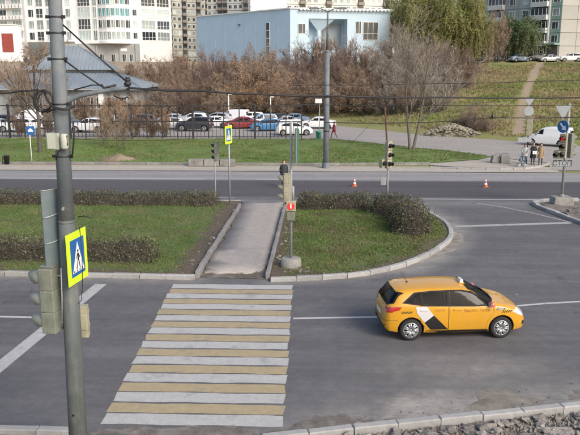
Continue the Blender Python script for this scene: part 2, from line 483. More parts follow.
# roads
ISL_BACK = 38.3
rx = np.concatenate([np.linspace(-120, -14, 20), np.arange(-13.5, 20, .45), np.linspace(21, 120, 20)]); ry = np.concatenate([np.linspace(1, 11, 5), np.arange(11.5, 42, .45), np.linspace(43, 50, 4)])
RX, RY = np.meshgrid(rx, ry); k_ = len(rx); ii = (np.arange(len(ry) - 1)[:, None] * k_ + np.arange(k_ - 1)[None, :]).ravel()
rm_ = np_mesh('road', np.stack([RX.ravel(), RY.ravel(), np.zeros(RX.size)], 1), np.stack([ii, ii + 1, ii + k_ + 1, ii + k_], 1), [M('asphalt')])
road = tag(link('road', rm_), kind='structure')
def line_dist(pts, x, y):
    d = np.full(np.shape(x), 99.0)
    for a, b in zip(pts[:-1], pts[1:]):
        dx, dy = b[0] - a[0], b[1] - a[1]
        t = np.clip(((x - a[0]) * dx + (y - a[1]) * dy) / (dx * dx + dy * dy), 0, 1)
        d = np.minimum(d, np.hypot(x - a[0] - t * dx, y - a[1] - t * dy))
    return d
side = [G(720, 170.7), G(552, 170.7), G(547, 163), G(520, 160), G(492, 156.5), G(455, 151.5), G(418, 148), G(380, 144), G(333, 138.8),
        G(303, 139), G(303, 126), G(338, 126), G(380, 130), G(425, 135.5), G(470, 138), G(510, 141), G(600, 147), G(720, 160)]
side_road = sheet('side_street', side, 0.012, 'asphalt_yard', 3)
# far carriageway: worn grey half, newer dark half, dusty gutter
fl = lambda py: G(150, py).y
far_old = sheet('far_lane', [(-110, fl(179.5)), (110, fl(179.5)), (110, fl(171)), (-110, fl(171))], 0.004, 'asphalt_old', 6)
far_new = sheet('resurfaced_lane', [(-110, fl(195.5)), (110, fl(195.5)), (110, fl(180.6)), (-110, fl(180.6))], 0.004, 'asphalt_new', 6)
gut = sheet('dusty_gutter', [(-110, fl(170.6)), (G(556, 171).x, fl(170.6)), (G(548, 165).x, fl(165.5)), (-110, fl(165.0))], 0.008, 'dust', 3)
lot = sheet('parking_lot', [(-60, fl(139.5)), (1.2, fl(139.5)), (1.0, 96.5), (-60, 96.5)], 0.004, 'asphalt_yard', 4)

# road markings: children of the road
def strip(name, a, b, w, m='paint_line', z=0.004, parent=road):
    a = Vector(a[:2]); b = Vector(b[:2]); d = (b - a).normalized(); n = Vector((-d.y, d.x)) * w / 2
    return sheet(name, [a - n, b - n, b + n, a + n], z, m, .6, parent=parent)
zq = [G(172.5, 285), G(293, 286.5), G(283, 425.5), G(99, 428.5)]
zl = lambda y: zq[0].x + (zq[3].x - zq[0].x) * (y - zq[0].y) / (zq[3].y - zq[0].y)
zr = lambda y: zq[1].x + (zq[2].x - zq[1].x) * (y - zq[1].y) / (zq[2].y - zq[1].y)
zx0 = -4.3
zy0, zy1 = G(190, 426).y, G(232, 284.5).y
nst = 19
per = (zy1 - zy0) / nst
rz = random.Random(3)
for k in range(nst):
    y0 = zy0 + k * per + .02; y1 = zy0 + (k + 1) * per - (.05 if k % 2 else .02)
    j = [rz.uniform(-.035, .035) for _ in range(8)]
    m = 'paint_white' if k % 2 == 0 else 'paint_yellow'
    lo_ = [(zl(y0) + j[0] + (zr(y0) + j[1] - zl(y0) - j[0]) * q / 14, y0 + rz.uniform(-.012, .016) + .012 * math.sin(q * .9 + k)) for q in range(15)]
    hi_ = [(zl(y1) + j[3] + (zr(y1) + j[2] - zl(y1) - j[3]) * q / 14, y1 + rz.uniform(-.016, .012) + .012 * math.sin(q * .7 + k * 2)) for q in range(15)]
    sheet('zebra_stripe', lo_ + hi_[::-1], 0.004, m, .5, parent=road)
strip('stop_line', G(-18, 381), G(101, 284), .42, 'paint_white')
strip('lane_line', G(-60, 315.5), G(39, 317.5), .13)
strip('lane_line', G(293, 318.5), G(376, 317), .13)
strip('lane_line', G(376.4, 317), G(470, 310), .13)
strip('lane_line', G(470.4, 310), G(545, 303.5), .13)
strip('lane_line', G(545.4, 303.5), G(620, 299.5), .13)
strip('stop_line', G(455, 226.5), G(570, 222.8), .36, 'paint_faint')
pl = [G(476, 203.2), G(500, 206.5), G(530, 212.5), G(572, 222.5)]
for a, b in zip(pl[:-1], pl[1:]): strip('edge_line', a, b, .12, 'paint_faint')
strip('edge_line', (-70, fl(197.3)), (zx0 - .2, fl(197.3)), .14, 'paint_faint')
strip('edge_line', (G(296, 197).x, fl(197.3)), (70, fl(197.3)), .2, 'paint_line')
strip('lane_line', (-60, fl(179.0)), (G(205, 179).x, fl(179.0)), .2, 'paint_line', .008)
strip('lane_line', (G(256, 179).x, fl(179.0)), (G(286, 179).x, fl(179.0)), .2, 'paint_line', .008)

# ------------------------------------------------------------------ kerbs: every stone an object
_kst = {}
def kerb_run(name, pts, w, h, m='kerb', stone=1.0, z0=-.04, seed=1):
    root = tag(bpy.data.objects.new(name, None), kind='structure'); COL.objects.link(root)
    rg = random.Random(seed)
    pts = [Vector(p[:2]) for p in pts]
    ds = [0]
    for a, b in zip(pts[:-1], pts[1:]): ds.append(ds[-1] + (b - a).length)
    def pos(s):
        for i in range(len(ds) - 1):
            if s <= ds[i + 1] or i == len(ds) - 2:
                return pts[i].lerp(pts[i + 1], (s - ds[i]) / (ds[i + 1] - ds[i]))
    key = (w, h, m, stone)
    n = max(1, round(ds[-1] / stone)); L = ds[-1] / n
    for k in range(n):
        a = pos(k * L); b = pos((k + 1) * L); d = b - a; mid = (a + b) / 2
        if key not in _kst:
            mb = MB(); mb.box((0, 0, h / 2), (stone * .985, w, h), taper=1.0)
            me = mb.mesh('kerb_stone', m)
            bm = bmesh.new(); bm.from_mesh(me)
            bmesh.ops.bevel(bm, geom=[e for e in bm.edges if all(v.co.z > h * .5 for v in e.verts)], offset=.022, segments=1, affect='EDGES')
            bmesh.ops.recalc_face_normals(bm, faces=bm.faces)
            bm.to_mesh(me); bm.free()
            _kst[key] = me
        o = link('kerb_stone', _kst[key], root, (mid.x + rg.uniform(-.01, .01), mid.y + rg.uniform(-.012, .012), z0 + rg.uniform(-.014, .012)),
                 (rg.uniform(-.02, .02), rg.uniform(-.01, .01), math.atan2(d.y, d.x) + rg.uniform(-.012, .012)))
        o.scale = (d.length / stone, 1, 1)
    return root
# island outlines
left_isl = [G(-150, 271.5), G(0, 275), G(100, 277), G(160, 278.5), G(195, 279.5), G(240, 208), Vector((G(240, 206).x, ISL_BACK)), Vector((-48, ISL_BACK))]
rf = [G(270, 281.5), G(310, 280), G(350, 277.5), G(378, 273), G(400, 267.5), G(418, 261), G(434, 253), G(446, 245), G(451.5, 237), G(450, 230), G(444, 222.5), G(434, 217), G(424, 212), G(412, 208)]
def smooth_poly(p, it=1):
    p = [Vector(q[:2]) for q in p]
    for _ in range(it):
        q = [p[0]]
        for a, b in zip(p[:-1], p[1:]): q += [a.lerp(b, .25), a.lerp(b, .75)]
        q.append(p[-1]); p = q
    return p
rf = smooth_poly(rf, 2)
right_isl = rf + [Vector((G(390, 205).x, ISL_BACK - .6)), Vector((G(286, 205).x, ISL_BACK)), G(285, 208)]
def dirt_left(x, y):
    d = edge_dist(left_isl, x, y)
    e = np.clip(1.1 - d / 1.5, 0, 1) * .75
    pr = left_isl[4]; qr = left_isl[5]
    xr = pr.x + (y - pr.y) * (qr.x - pr.x) / (qr.y - pr.y)
    e = e + np.clip(1 - (xr - x) / 1.35, 0, 1) * .55
    return e + (fnoise(x, y, 2.5, 2) - .5) * .5 - .12
def dirt_right(x, y):
    d = edge_dist(right_isl, x, y)
    return np.clip(1.1 - d / 1.2, 0, 1) * .6 + (fnoise(x, y, 2.5, 6) - .5) * .6 + np.clip((28.3 - y) / 4, 0, .4) * .5 - .05 + np.clip((x - 6.2) / 2.5, 0, .5)
def dirt_strip(x, y):
    return np.clip(.9 - np.minimum(y - 53.2, 72 - y) / 1.6, 0, .9) * .7 + (fnoise(x, y, 4, 3) - .5) * .35 + np.clip(1 - np.hypot(x - A(119, 158, 56).x, (y - 56)) / 2.6, 0, 1) * 1.2
isl_rel = lambda p: (lambda x, y: (fnoise(x, y, 1.7, 1) - .45) * .10 * np.clip(edge_dist(p, x, y) / .6, 0, 1))
gl = sheet('island', left_isl, .11, 'grass', .45, isl_rel(left_isl), dirt_left)
gr = sheet('island', right_isl, .11, 'grass', .4, isl_rel(right_isl), dirt_right)
strip_poly = [(-70, fl(163.4)), (G(330, 163).x, fl(163.4)), G(430, 163), G(478, 159.5), G(492, 156.8), G(455, 152), G(418, 148.5), G(380, 144.5), G(333, 139.4), (-70, fl(139.2))]
gs = sheet('grass_verge', strip_poly, .09, 'grass_strip', 1.1, lambda x, y: (fnoise(x, y, 4, 1) - .45) * .25 * np.clip(edge_dist(strip_poly, x, y) / 1.5, 0, 1) - .075 * np.clip(1 - edge_dist(strip_poly, x, y) / .5, 0, 1), dirt_strip)
corner = sheet('street_corner', [G(478, 160), G(493, 157), G(520, 160.5), G(547, 163.5), G(548, 166), G(520, 168.5), G(480, 168), G(430, 165.5), G(430, 163.6)], .02, 'dust', 1.0)
# kerbs
kerb_run('island_kerb', [p for p in left_isl[:5]], .2, .2, seed=1)
kerb_run('island_kerb', rf, .2, .2, seed=2, stone=.95)
kerb_run('verge_kerb', [(-70, fl(164.2)), (G(330, 164).x, fl(164.2)), G(430, 164.3)], .15, .19, 'kerb_dark', seed=3)
kerb_run('corner_kerb', smooth_poly([G(430, 168), G(480, 170), G(515, 170), G(538, 168), G(549, 164)], 1), .18, .17, seed=4)
kerb_run('path_kerb', [G(197, 278), G(218, 243), G(240, 208)], .15, .3, 'kerb_dark', seed=5, stone=.9)
kerb_run('path_kerb', [G(267.5, 279.5), G(276, 246), G(285, 209)], .15, .3, 'kerb_dark', seed=6, stone=.9)
kerb_run('far_island_kerb', smooth_poly([G(578, 201), G(545, 201.5), G(533, 203), G(534, 206), G(548, 211.5), G(575, 222), G(640, 245)], 1), .24, .22, seed=7)
kerb_run('carriageway_kerb', [(-48, ISL_BACK + .12), (G(240, 205).x, ISL_BACK + .12)], .16, .18, seed=8)
kerb_run('carriageway_kerb', [(G(286, 205).x, ISL_BACK + .12), (G(392, 205).x, ISL_BACK - .45)], .16, .18, seed=9)
near_r = [G(262, 435.5, .2), G(330, 428, .2), G(420, 419, .2), G(500, 411, .2), G(600, 400.5, .2)]
kerb_run('roadside_kerb', near_r, .2, .24, seed=10, stone=1.0)
kerb_run('roadside_kerb', [G(-40, 431), G(20, 432.5), G(78, 434.5)], .2, .16, seed=11)
# path: broken-edged asphalt in a bed of soil
sheet('path_bed', [G(197, 277.5), G(240, 208), Vector((G(240, 206).x, ISL_BACK)), Vector((G(285, 206).x, ISL_BACK)), G(284, 209), G(267, 279.5)], .006, 'soil', .4,
      lambda x, y: np.clip(fnoise(x, y, .5, 2) - .3, 0, 1) * .05)
pe = [G(203, 273.5), G(208, 262), G(216, 250), G(223, 241), G(231, 228), G(235, 218), G(239, 208.5), Vector((G(241, 205).x, ISL_BACK)), Vector((G(284, 205).x, ISL_BACK)), G(283, 212), G(279.5, 228), G(275, 245), G(270, 258), G(264.5, 270), G(258, 272.5), G(247, 275), G(232, 274), G(216, 275)]
rj = random.Random(5); pe2 = []
for i, a in enumerate(pe):
    b = pe[(i + 1) % len(pe)]
    for k in range(5):
        q = Vector(a[:2]).lerp(Vector(b[:2]), k / 5); pe2.append((q.x + rj.uniform(-.09, .09), q.y + rj.uniform(-.09, .09)))
pth = sheet('path', pe2, .06, 'asphalt_path', .8)
sm = pth.modifiers.new('thickness', 'SOLIDIFY'); sm.thickness = .07; sm.offset = -1
# dust washed into the gutters: along the near kerb, round the island nose, along the left island
_du = np.clip(1 - line_dist([(p.x, p.y) for p in near_r], RX, RY) / 2.4, 0, 1) ** 1.6 * np.clip((RX + 1.5) / 2.5, 0, 1) * 1.0
_du = np.maximum(_du, np.clip(1 - line_dist([(p.x, p.y) for p in rf[18:]], RX, RY) / 1.5, 0, 1) ** 1.3 * 1.0)
_du = np.maximum(_du, np.clip(1 - line_dist([(p.x, p.y) for p in rf[:20]], RX, RY) / .6, 0, 1) * .6)
_du = np.maximum(_du, np.clip(1 - line_dist([(p.x, p.y) for p in left_isl[:5]], RX, RY) / .8, 0, 1) * .6)
_du = np.maximum(_du, np.clip(1 - np.hypot((RX - G(470, 370).x) / 3.2, (RY - G(470, 372).y) / 1.5), 0, 1) * .55)
_du = np.maximum(_du, np.clip(1 - np.abs(RY - fl(201)) / 1.2, 0, 1) * .35)
_sp = [(p.x, p.y) for p in (G(384, 420), G(394, 400), G(415, 394), G(440, 395), G(462, 398), G(490, 399), G(470, 413), G(420, 418))]
_in = inside(_sp, RX, RY); _du = np.maximum(_du, np.clip(.75 + np.where(_in, edge_dist(_sp, RX, RY), -edge_dist(_sp, RX, RY)) / .45, 0, 1) * .95)
_at = rm_.attributes.new('dust', 'FLOAT', 'POINT'); _at.data.foreach_set('value', _du.ravel().astype(np.float32))
# dug-up ground behind the near kerb
nk = [Vector(p[:2]) for p in near_r]
rub = sheet('dug_up_ground', [(nk[0].x - 6, nk[0].y - .9)] + [(p.x, p.y - .08) for p in nk] + [(40, nk[-1].y + .5), (40, 3), (nk[0].x - 6, 3)], .02, 'rubble_soil', .16,
      lambda x, y: np.clip(fnoise(x, y, .8, 3) - .25, 0, 1) * .16 + np.clip(fnoise(x, y, .22, 8) - .3, 0, 1) * .08 - .05)
sheet('near_pavement', [(-40, 3), (nk[0].x - 6.01, 3), (nk[0].x - 6.01, G(30, 436).y), (-40, G(30, 436).y)], .06, 'asphalt_path', 2)
far_isl = [G(580, 203), G(548, 203.3), G(538, 204.5), G(548, 209.5), G(575, 220), G(640, 243), G(720, 243), G(720, 203)]
sheet('far_island', far_isl, .08, 'rubble_soil', .4, lambda x, y: np.clip(fnoise(x, y, .8, 5) - .4, 0, 1) * .3)
# washed-out sand along the near kerb
def mound(name, poly, hgt, m, res=.12, z=.004):
    poly = [(p[0], p[1]) for p in poly]
    return sheet(name, poly, z, m, res, lambda x, y: hgt * np.clip(edge_dist(poly, x, y) / .5, 0, 1) * (.4 + fnoise(x, y, .4, 3)), kind='structure')
def wob(pts, a=.06, n=4, seed=2):
    rg = random.Random(seed); out = []
    for i, p in enumerate(pts):
        q = pts[(i + 1) % len(pts)]
        for k in range(n):
            s = Vector(p[:2]).lerp(Vector(q[:2]), k / n); out.append((s.x + rg.uniform(-a, a), s.y + rg.uniform(-a, a)))
    return out
mound('sand_patch', wob([G(262, 434), G(300, 422), G(322, 415), G(345, 415.5), G(365, 419), G(395, 418), G(330, 426.5)], .10, 7), .05, 'rubble_soil')
mound('sand_patch', wob([G(470, 410), G(480, 392), G(497, 388), G(512, 391), G(530, 398), G(548, 400), G(540, 404), G(505, 408)], .10, 7, seed=4), .06, 'sand_brown')
mound('sand_patch', wob([G(570, 400), G(573, 390), G(600, 388), G(600, 396)], .05, seed=9), .04, 'rubble_soil')
mound('sand_patch', wob([G(92, 436), G(100, 430), G(140, 427.5), G(200, 427), G(262, 428), G(262, 437)], .10, 6, seed=6), .05, 'rubble_soil')
mound('sand_patch', wob([G(440, 250), G(453, 241), G(457, 233), G(452, 226), G(462, 232), G(464, 241), G(455, 250), G(440, 256), G(425, 262)], .06, seed=7), .03, 'sand')
# ------------------------------------------------------------------ plants
mat('twig_brown', (0.26, 0.18, 0.125), .9, .35, .5, rnd=.2, space='World', col2=(0.46, 0.33, 0.225), c2scale=.9, c2lo=.5, c2hi=.62)
mat('twig_purple', (0.195, 0.135, 0.112), .9, .35, .5, rnd=.2, space='World', col2=(0.38, 0.28, 0.21), c2scale=.9, c2lo=.5, c2hi=.65)
mat('twig_grey', (0.32, 0.275, 0.23), .9, .3, .8, rnd=.12, space='World')
mat('twig_pale', (0.38, 0.29, 0.22), .9, .3, .8, rnd=.12, space='World')
mat('bark_pale', (0.125, 0.108, 0.092), .95, .3, 6, .6, 20)
mat('bark', (0.10, 0.085, 0.075), .95, .3, 6, .6, 20)
mat('leaf_rust', (0.46, 0.28, 0.14), .8, .3, .6, trans=.3, space='World', col2=(0.25, 0.18, 0.12), c2scale=.7)
mat('leaf_brown', (0.215, 0.155, 0.115), .8, .4, .6, space='World', col2=(0.17, 0.12, 0.09), c2scale=.7)
mat('leaf_lime', (0.36, 0.385, 0.135), .75, .25, .5, trans=.5, space='World', col2=(0.24, 0.30, 0.085), c2scale=.35)
mat('leaf_dark', (0.10, 0.17, 0.075), .75, .35, .6, trans=.35, space='World', col2=(0.16, 0.22, 0.08), c2scale=.5)
mat('leaf_green', (0.27, 0.30, 0.11), .75, .4, .6, space='World')
mat('hedge_leaf', (0.100, 0.094, 0.056), .7, .5, 1.2, space='World', col2=(0.115, 0.132, 0.056), c2scale=1.1, c2lo=.42, c2hi=.58)
mat('hedge_pale', (0.27, 0.255, 0.21), .7, .4, 1.2, space='World')
mat('hedge_twig', (0.055, 0.046, 0.038), .9, .4, 3, space='World')

def grow_tubes(P, Rd, sides=3):
    """P (N,n,3) polylines, Rd (N,n) radii -> verts, quad faces"""
    N, n, _ = P.shape
    T = np.empty_like(P); T[:, 1:-1] = P[:, 2:] - P[:, :-2]; T[:, 0] = P[:, 1] - P[:, 0]; T[:, -1] = P[:, -1] - P[:, -2]
    T /= np.linalg.norm(T, axis=2, keepdims=True) + 1e-9
    ref = np.where(np.abs(T[:, :1, 2:3]) < .9, np.array([0, 0, 1.]), np.array([1., 0, 0]))
    Aa = np.cross(T, np.broadcast_to(ref, T.shape)); Aa /= np.linalg.norm(Aa, axis=2, keepdims=True) + 1e-9
    Bb = np.cross(T, Aa)
    th = np.arange(sides) * 2 * np.pi / sides
    V = P[:, :, None] + Rd[:, :, None, None] * (Aa[:, :, None] * np.cos(th)[None, None, :, None] + Bb[:, :, None] * np.sin(th)[None, None, :, None])
    base = (np.arange(N) * n * sides)[:, None, None] + (np.arange(n - 1) * sides)[None, :, None]
    k = np.arange(sides)[None, None, :]; k2 = (k + 1) % sides
    F = np.stack([base + k, base + k2, base + sides + k2, base + sides + k], -1).reshape(-1, 4)
    return V.reshape(-1, 3), F
def polyl(rg, start, d, L, n, up, wig):
    """grow N branches of n points from start along d, bending by 'up' (per length) and wiggling"""
    N = len(start); P = np.empty((N, n, 3)); P[:, 0] = start; d = d / (np.linalg.norm(d, axis=1, keepdims=True) + 1e-9)
    for i in range(1, n):
        P[:, i] = P[:, i - 1] + d * (L / (n - 1))[:, None]
        d = d + rg.randn(N, 3) * wig + np.array([0, 0, 1.]) * up
        d /= np.linalg.norm(d, axis=1, keepdims=True) + 1e-9
    return P
def kids(rg, P, Rd, m, spread, lr, n, up, wig, rr, t0=.25, t1=1.0):
    """m side shoots per branch"""
    N, k, _ = P.shape
    idx = np.repeat(np.arange(N), m); t = rg.uniform(t0, t1, len(idx)) * (k - 1)
    i0 = np.minimum(t.astype(int), k - 2); f = (t - i0)[:, None]
    s = P[idx, i0] * (1 - f) + P[idx, i0 + 1] * f
    td = P[idx, i0 + 1] - P[idx, i0]; td /= np.linalg.norm(td, axis=1, keepdims=True) + 1e-9
    rn = rg.randn(len(idx), 3); rn -= (rn * td).sum(1, keepdims=True) * td; rn /= np.linalg.norm(rn, axis=1, keepdims=True) + 1e-9
    ang = rg.uniform(.5, 1.25, len(idx))[:, None] * spread
    d = td * np.cos(ang) + rn * np.sin(ang)
    Lp = np.linalg.norm(np.diff(P, axis=1), axis=2).sum(1)[idx]
    L = Lp * lr * rg.uniform(.55, 1.15, len(idx)) * (1.15 - .55 * t / (k - 1))
    Q = polyl(rg, s, d, L, n, up, wig)
    r0 = (Rd[idx, i0] * (1 - f[:, 0]) + Rd[idx, i0 + 1] * f[:, 0]) * rr
    return Q, r0[:, None] * np.linspace(1, .45, n)[None, :]
def leaf_quads(rg, c, s, aspect=.6, flat=0.0):
    N = len(c); a = rg.randn(N, 3); a[:, 2] *= (1 - flat); a /= np.linalg.norm(a, axis=1, keepdims=True) + 1e-9
    b = rg.randn(N, 3); b -= (b * a).sum(1, keepdims=True) * a; b /= np.linalg.norm(b, axis=1, keepdims=True) + 1e-9
    s = np.broadcast_to(s, (N,))[:, None] * rg.uniform(.6, 1.25, (N, 1))
    V = np.stack([c - a * s, c + b * s * aspect, c + a * s, c - b * s * aspect], 1).reshape(-1, 3)
    F = np.arange(N * 4).reshape(N, 4)
    return V, F
def on_branches(rg, P, N, jit=.05):
    i = rg.randint(0, len(P), N); k = P.shape[1]; t = rg.uniform(.2, 1, N) * (k - 1); i0 = np.minimum(t.astype(int), k - 2); f = (t - i0)[:, None]
    return P[i, i0] * (1 - f) + P[i, i0 + 1] * f + rg.randn(N, 3) * jit
def join(parts):
    V, F, o = [], [], 0
    for v, f in parts:
        V.append(v); F.append(f + o); o += len(v)
    return np.concatenate(V), np.concatenate(F)

def shrub_meshes(seed, h, r, stems, twigs, tr, kind='round', leaves=0, leafsize=.1):
    """a many-stemmed bare bush about h tall, r wide: (stem mesh arrays, twig arrays, leaf arrays)"""
    rg = np.random.RandomState(seed)
    a = rg.uniform(0, 2 * np.pi, stems); q = np.sqrt(rg.uniform(0, 1, stems))
    st = np.stack([np.cos(a) * q * r * .25, np.sin(a) * q * r * .25, np.full(stems, -.15)], 1)
    lean = {'round': .62, 'up': .3, 'fan': .75}[kind]
    d = np.stack([np.cos(a) * q * lean, np.sin(a) * q * lean, np.ones(stems)], 1)
    L = h * rg.uniform(.72, 1.0, stems) * (1.02 - .2 * q)
    P0 = polyl(rg, st, d, L, 6, .02, .10)
    R0 = (tr * 3.2 * rg.uniform(.7, 1.2, stems))[:, None] * np.linspace(1, .3, 6)[None]
    P1, R1 = kids(rg, P0, R0, 8, .75, .5, 5, .03, .12, .6, .08, .98)
    m2 = max(2, int(twigs * .34 / len(P1)))
    P2, R2 = kids(rg, P1, R1, m2, .8, .55, 4, .04, .16, .6, .15, 1)
    m3 = max(1, int(twigs * .7 / len(P2)))
    P3, R3 = kids(rg, P2, R2, m3, .85, .6, 3, .05, .2, .65, .1, 1)
    R2 = np.maximum(R2, tr * .45); R3 = np.maximum(R3, tr * .35)
    stem = join([grow_tubes(P0, R0, 5), grow_tubes(P1, R1, 4)])
    tw = join([grow_tubes(P2, R2), grow_tubes(P3, R3)])
    lf = leaf_quads(rg, on_branches(rg, P3, leaves, .08), leafsize) if leaves else None
    return stem, tw, lf
_var = {}
def variants(key, n, **kw):
    if key not in _var:
        out = []
        for i in range(n):
            stem, tw, lf = shrub_meshes(hash(key) % 1000 if False else sum(map(ord, key)) * 7 + i * 13, **kw)
            out.append((stem, tw, lf))
        _var[key] = out
    return _var[key]
_shm = {}
def shrub(name, label, cat, key, i, pos, h, w, tm, sm_='bark', lm=None, rz=0., group=None, stem_name='stem', crown='crown', leafname='leaves'):
    stem, tw, lf = _var[key][i % len(_var[key])]
    k = (key, i % len(_var[key]), stem_name)
    if k not in _shm:
        allv = tw[0]
        _shm[k] = (np_mesh(stem_name, *stem, [M(sm_)], True), np_mesh(crown, *tw, [M(tm)], True), np_mesh(leafname, *lf, [M('leaf_brown')]) if lf is not None else None,
                   (np.percentile(allv[:, 2], 99.5), np.percentile(np.hypot(allv[:, 0], allv[:, 1]), 97)))
    a, b, c, (hh, rr) = _shm[k]
    t = thing(name, label, cat, pos, rz, group)
    t.scale = (w / 2 / rr, w / 2 / rr, h / hh)
    def own(o, m_):
        o.material_slots[0].link = 'OBJECT'; o.material_slots[0].material = M(m_)
    link(stem_name, a, t); own(link(crown, b, t), tm)
    if c and lm: own(link(leafname, c, t), lm)
    return t
variants('round', 5, h=5.5, r=3.2, stems=15, twigs=4300, tr=.024, kind='round', leaves=300, leafsize=.07)
variants('up', 3, h=6.5, r=2.6, stems=11, twigs=3600, tr=.024, kind='up', leaves=500, leafsize=.08)
variants('rust', 4, h=5.5, r=3.0, stems=13, twigs=4600, tr=.025, kind='round', leaves=2600, leafsize=.095)

# the bushes and bare trees on the bank, each placed by where its top shows: (photo x, photo y of the top, distance, width in photo px, kind)
BANK = [
 (146, 70, 110, 34, 'up', 'twig_grey', 'leaf_brown'), (166, 66, 112, 36, 'round', 'twig_brown', 'leaf_brown'), (188, 62, 113, 36, 'round', 'twig_purple', 'leaf_brown'),
 (160, 84, 103, 34, 'rust', 'twig_grey', 'leaf_brown'), (181, 82, 104, 30, 'round', 'twig_purple', 'leaf_brown'),
 (207, 58, 116, 34, 'round', 'twig_purple', 'leaf_brown'), (213, 46, 121, 34, 'round', 'twig_purple', 'leaf_brown'), (229, 53, 120, 34, 'round', 'twig_purple', 'leaf_brown'),
 (203, 74, 108, 32, 'round', 'twig_brown', 'leaf_brown'), (226, 72, 108, 34, 'rust', 'twig_grey', 'leaf_rust'),
 (244, 47, 117, 30, 'rust', 'twig_grey', 'leaf_rust'), (262, 48, 118, 32, 'round', 'twig_purple', 'leaf_brown'), (252, 62, 109, 38, 'rust', 'twig_pale', 'leaf_rust'),
 (272, 54, 110, 40, 'rust', 'twig_pale', 'leaf_brown'), (278, 44, 121, 30, 'round', 'twig_grey', 'leaf_brown'), (284, 72, 104, 34, 'rust', 'twig_pale', 'leaf_rust'),
 (296, 43, 118, 34, 'round', 'twig_purple', 'leaf_brown'), (304, 60, 108, 36, 'round', 'twig_purple', 'leaf_brown'), (313, 34, 121, 36, 'round', 'twig_purple', 'leaf_brown'),
 (332, 33, 119, 38, 'round', 'twig_brown', 'leaf_brown'), (328, 56, 109, 40, 'round', 'twig_purple', 'leaf_brown'), (350, 35, 120, 38, 'round', 'twig_purple', 'leaf_brown'),
 (352, 58, 106, 38, 'round', 'twig_brown', 'leaf_brown'), (370, 44, 116, 36, 'round', 'twig_brown', 'leaf_brown'), (376, 62, 102, 36, 'round', 'twig_purple', 'leaf_brown'),
 (390, 34, 122, 36, 'up', 'twig_grey', 'leaf_brown'), (398, 60, 100, 38, 'round', 'twig_grey', 'leaf_brown'), (412, 34, 120, 38, 'round', 'twig_grey', 'leaf_brown'),
 (434, 36, 120, 38, 'round', 'twig_pale', 'leaf_brown'), (424, 64, 97, 38, 'round', 'twig_grey', 'leaf_brown'), (454, 44, 117, 36, 'round', 'twig_purple', 'leaf_brown'),
 (448, 66, 101, 34, 'round', 'twig_grey', 'leaf_brown'), (468, 54, 118, 30, 'round', 'twig_purple', 'leaf_brown'), (476, 60, 122, 24, 'round', 'twig_brown', 'leaf_brown'),
 (240, 80, 103, 34, 'rust', 'twig_brown', 'leaf_rust'), (264, 82, 102, 34, 'rust', 'twig_brown', 'leaf_rust'), (312, 82, 101, 34, 'rust', 'twig_brown', 'leaf_brown'), (341, 82, 99, 34, 'rust', 'twig_brown', 'leaf_brown'),
 (366, 84, 97, 32, 'rust', 'twig_brown', 'leaf_brown'),
 (62, 56, 130, 40, 'round', 'twig_brown', 'leaf_brown'), (98, 66, 126, 36, 'round', 'twig_grey', 'leaf_brown'), (122, 64, 126, 36, 'rust', 'twig_grey', 'leaf_brown'), (144, 58, 124, 36, 'rust', 'twig_brown', 'leaf_brown'),
 (170, 54, 126, 38, 'round', 'twig_brown', 'leaf_brown'), (190, 50, 128, 36, 'round', 'twig_brown', 'leaf_brown'), (176, 68, 108, 34, 'round', 'twig_brown', 'leaf_brown'), (236, 64, 112, 34, 'round', 'twig_purple', 'leaf_brown'),
 (290, 60, 112, 34, 'round', 'twig_purple', 'leaf_brown'), (320, 68, 104, 38, 'round', 'twig_brown', 'leaf_brown'), (340, 48, 114, 38, 'round', 'twig_purple', 'leaf_brown'), (362, 72, 101, 38, 'round', 'twig_brown', 'leaf_brown'),
 (384, 50, 111, 38, 'round', 'twig_grey', 'leaf_brown'), (406, 46, 112, 38, 'round', 'twig_purple', 'leaf_brown'), (438, 52, 110, 38, 'round', 'twig_grey', 'leaf_brown'), (462, 62, 108, 32, 'round', 'twig_brown', 'leaf_brown'),
 (410, 76, 94, 36, 'round', 'twig_brown', 'leaf_brown'), (436, 80, 92, 34, 'round', 'twig_grey', 'leaf_brown'), (390, 78, 95, 34, 'round', 'twig_grey', 'leaf_brown'),
 (220, 86, 101, 32, 'rust', 'twig_grey', 'leaf_rust'), (286, 88, 100, 30, 'rust', 'twig_brown', 'leaf_brown'),
]
_bl = {'twig_purple': 'bare purplish-brown bush', 'twig_brown': 'bare dark brown bush', 'twig_grey': 'bare grey-brown bush', 'twig_pale': 'pale twiggy bush'}
_rr = random.Random(11)
def bank_where(x):
    for lim, s in ((132, 'behind the pavilion'), (170, 'behind the left car park'), (200, 'left of the blue wall'), (245, 'below the blue wall'), (290, 'under the narrow blue-wall window'),
                   (322, 'below the blue building corner'), (362, 'behind the street lamp'), (400, 'right of the street lamp'), (442, 'behind the bare roadside tree'), (999, 'beside the open grassy hill')):
        if x < lim: return s
_seen = {}
_names = []
for (px, ty, Y, wpx, key, tm, lm) in BANK:
    colr = _bl[tm] if lm != 'leaf_rust' else 'rusty-leaved bush'
    _names.append(f"{colr} {'high' if ty < 56 else 'midway' if ty < 74 else 'low'} {bank_where(px)}")
for i, (px, ty, Y, wpx, key, tm, lm) in enumerate(BANK):
    p = A(px, 90, Y); gz = h1(p.x, Y); top = A(px, ty, Y).z
    dep = Y * math.cos(PITCH) + 3
    same = sorted([BANK[j][0] for j in range(len(BANK)) if _names[j] == _names[i]])
    lab = _names[i]
    if len(same) == 2: lab += ', left one of two' if px == same[0] else ', right one of two'
    elif len(same) > 2: lab += [', leftmost', ', second from left', ', third from left', ', fourth from left', ', fifth from left'][same.index(px)]
    shrub('bush', lab, 'bush', key, i, (p.x, Y, gz), top - gz, wpx * dep / FPX * 1.12, tm, lm=lm, rz=_rr.uniform(0, 6.28), group='bushes on the bank')

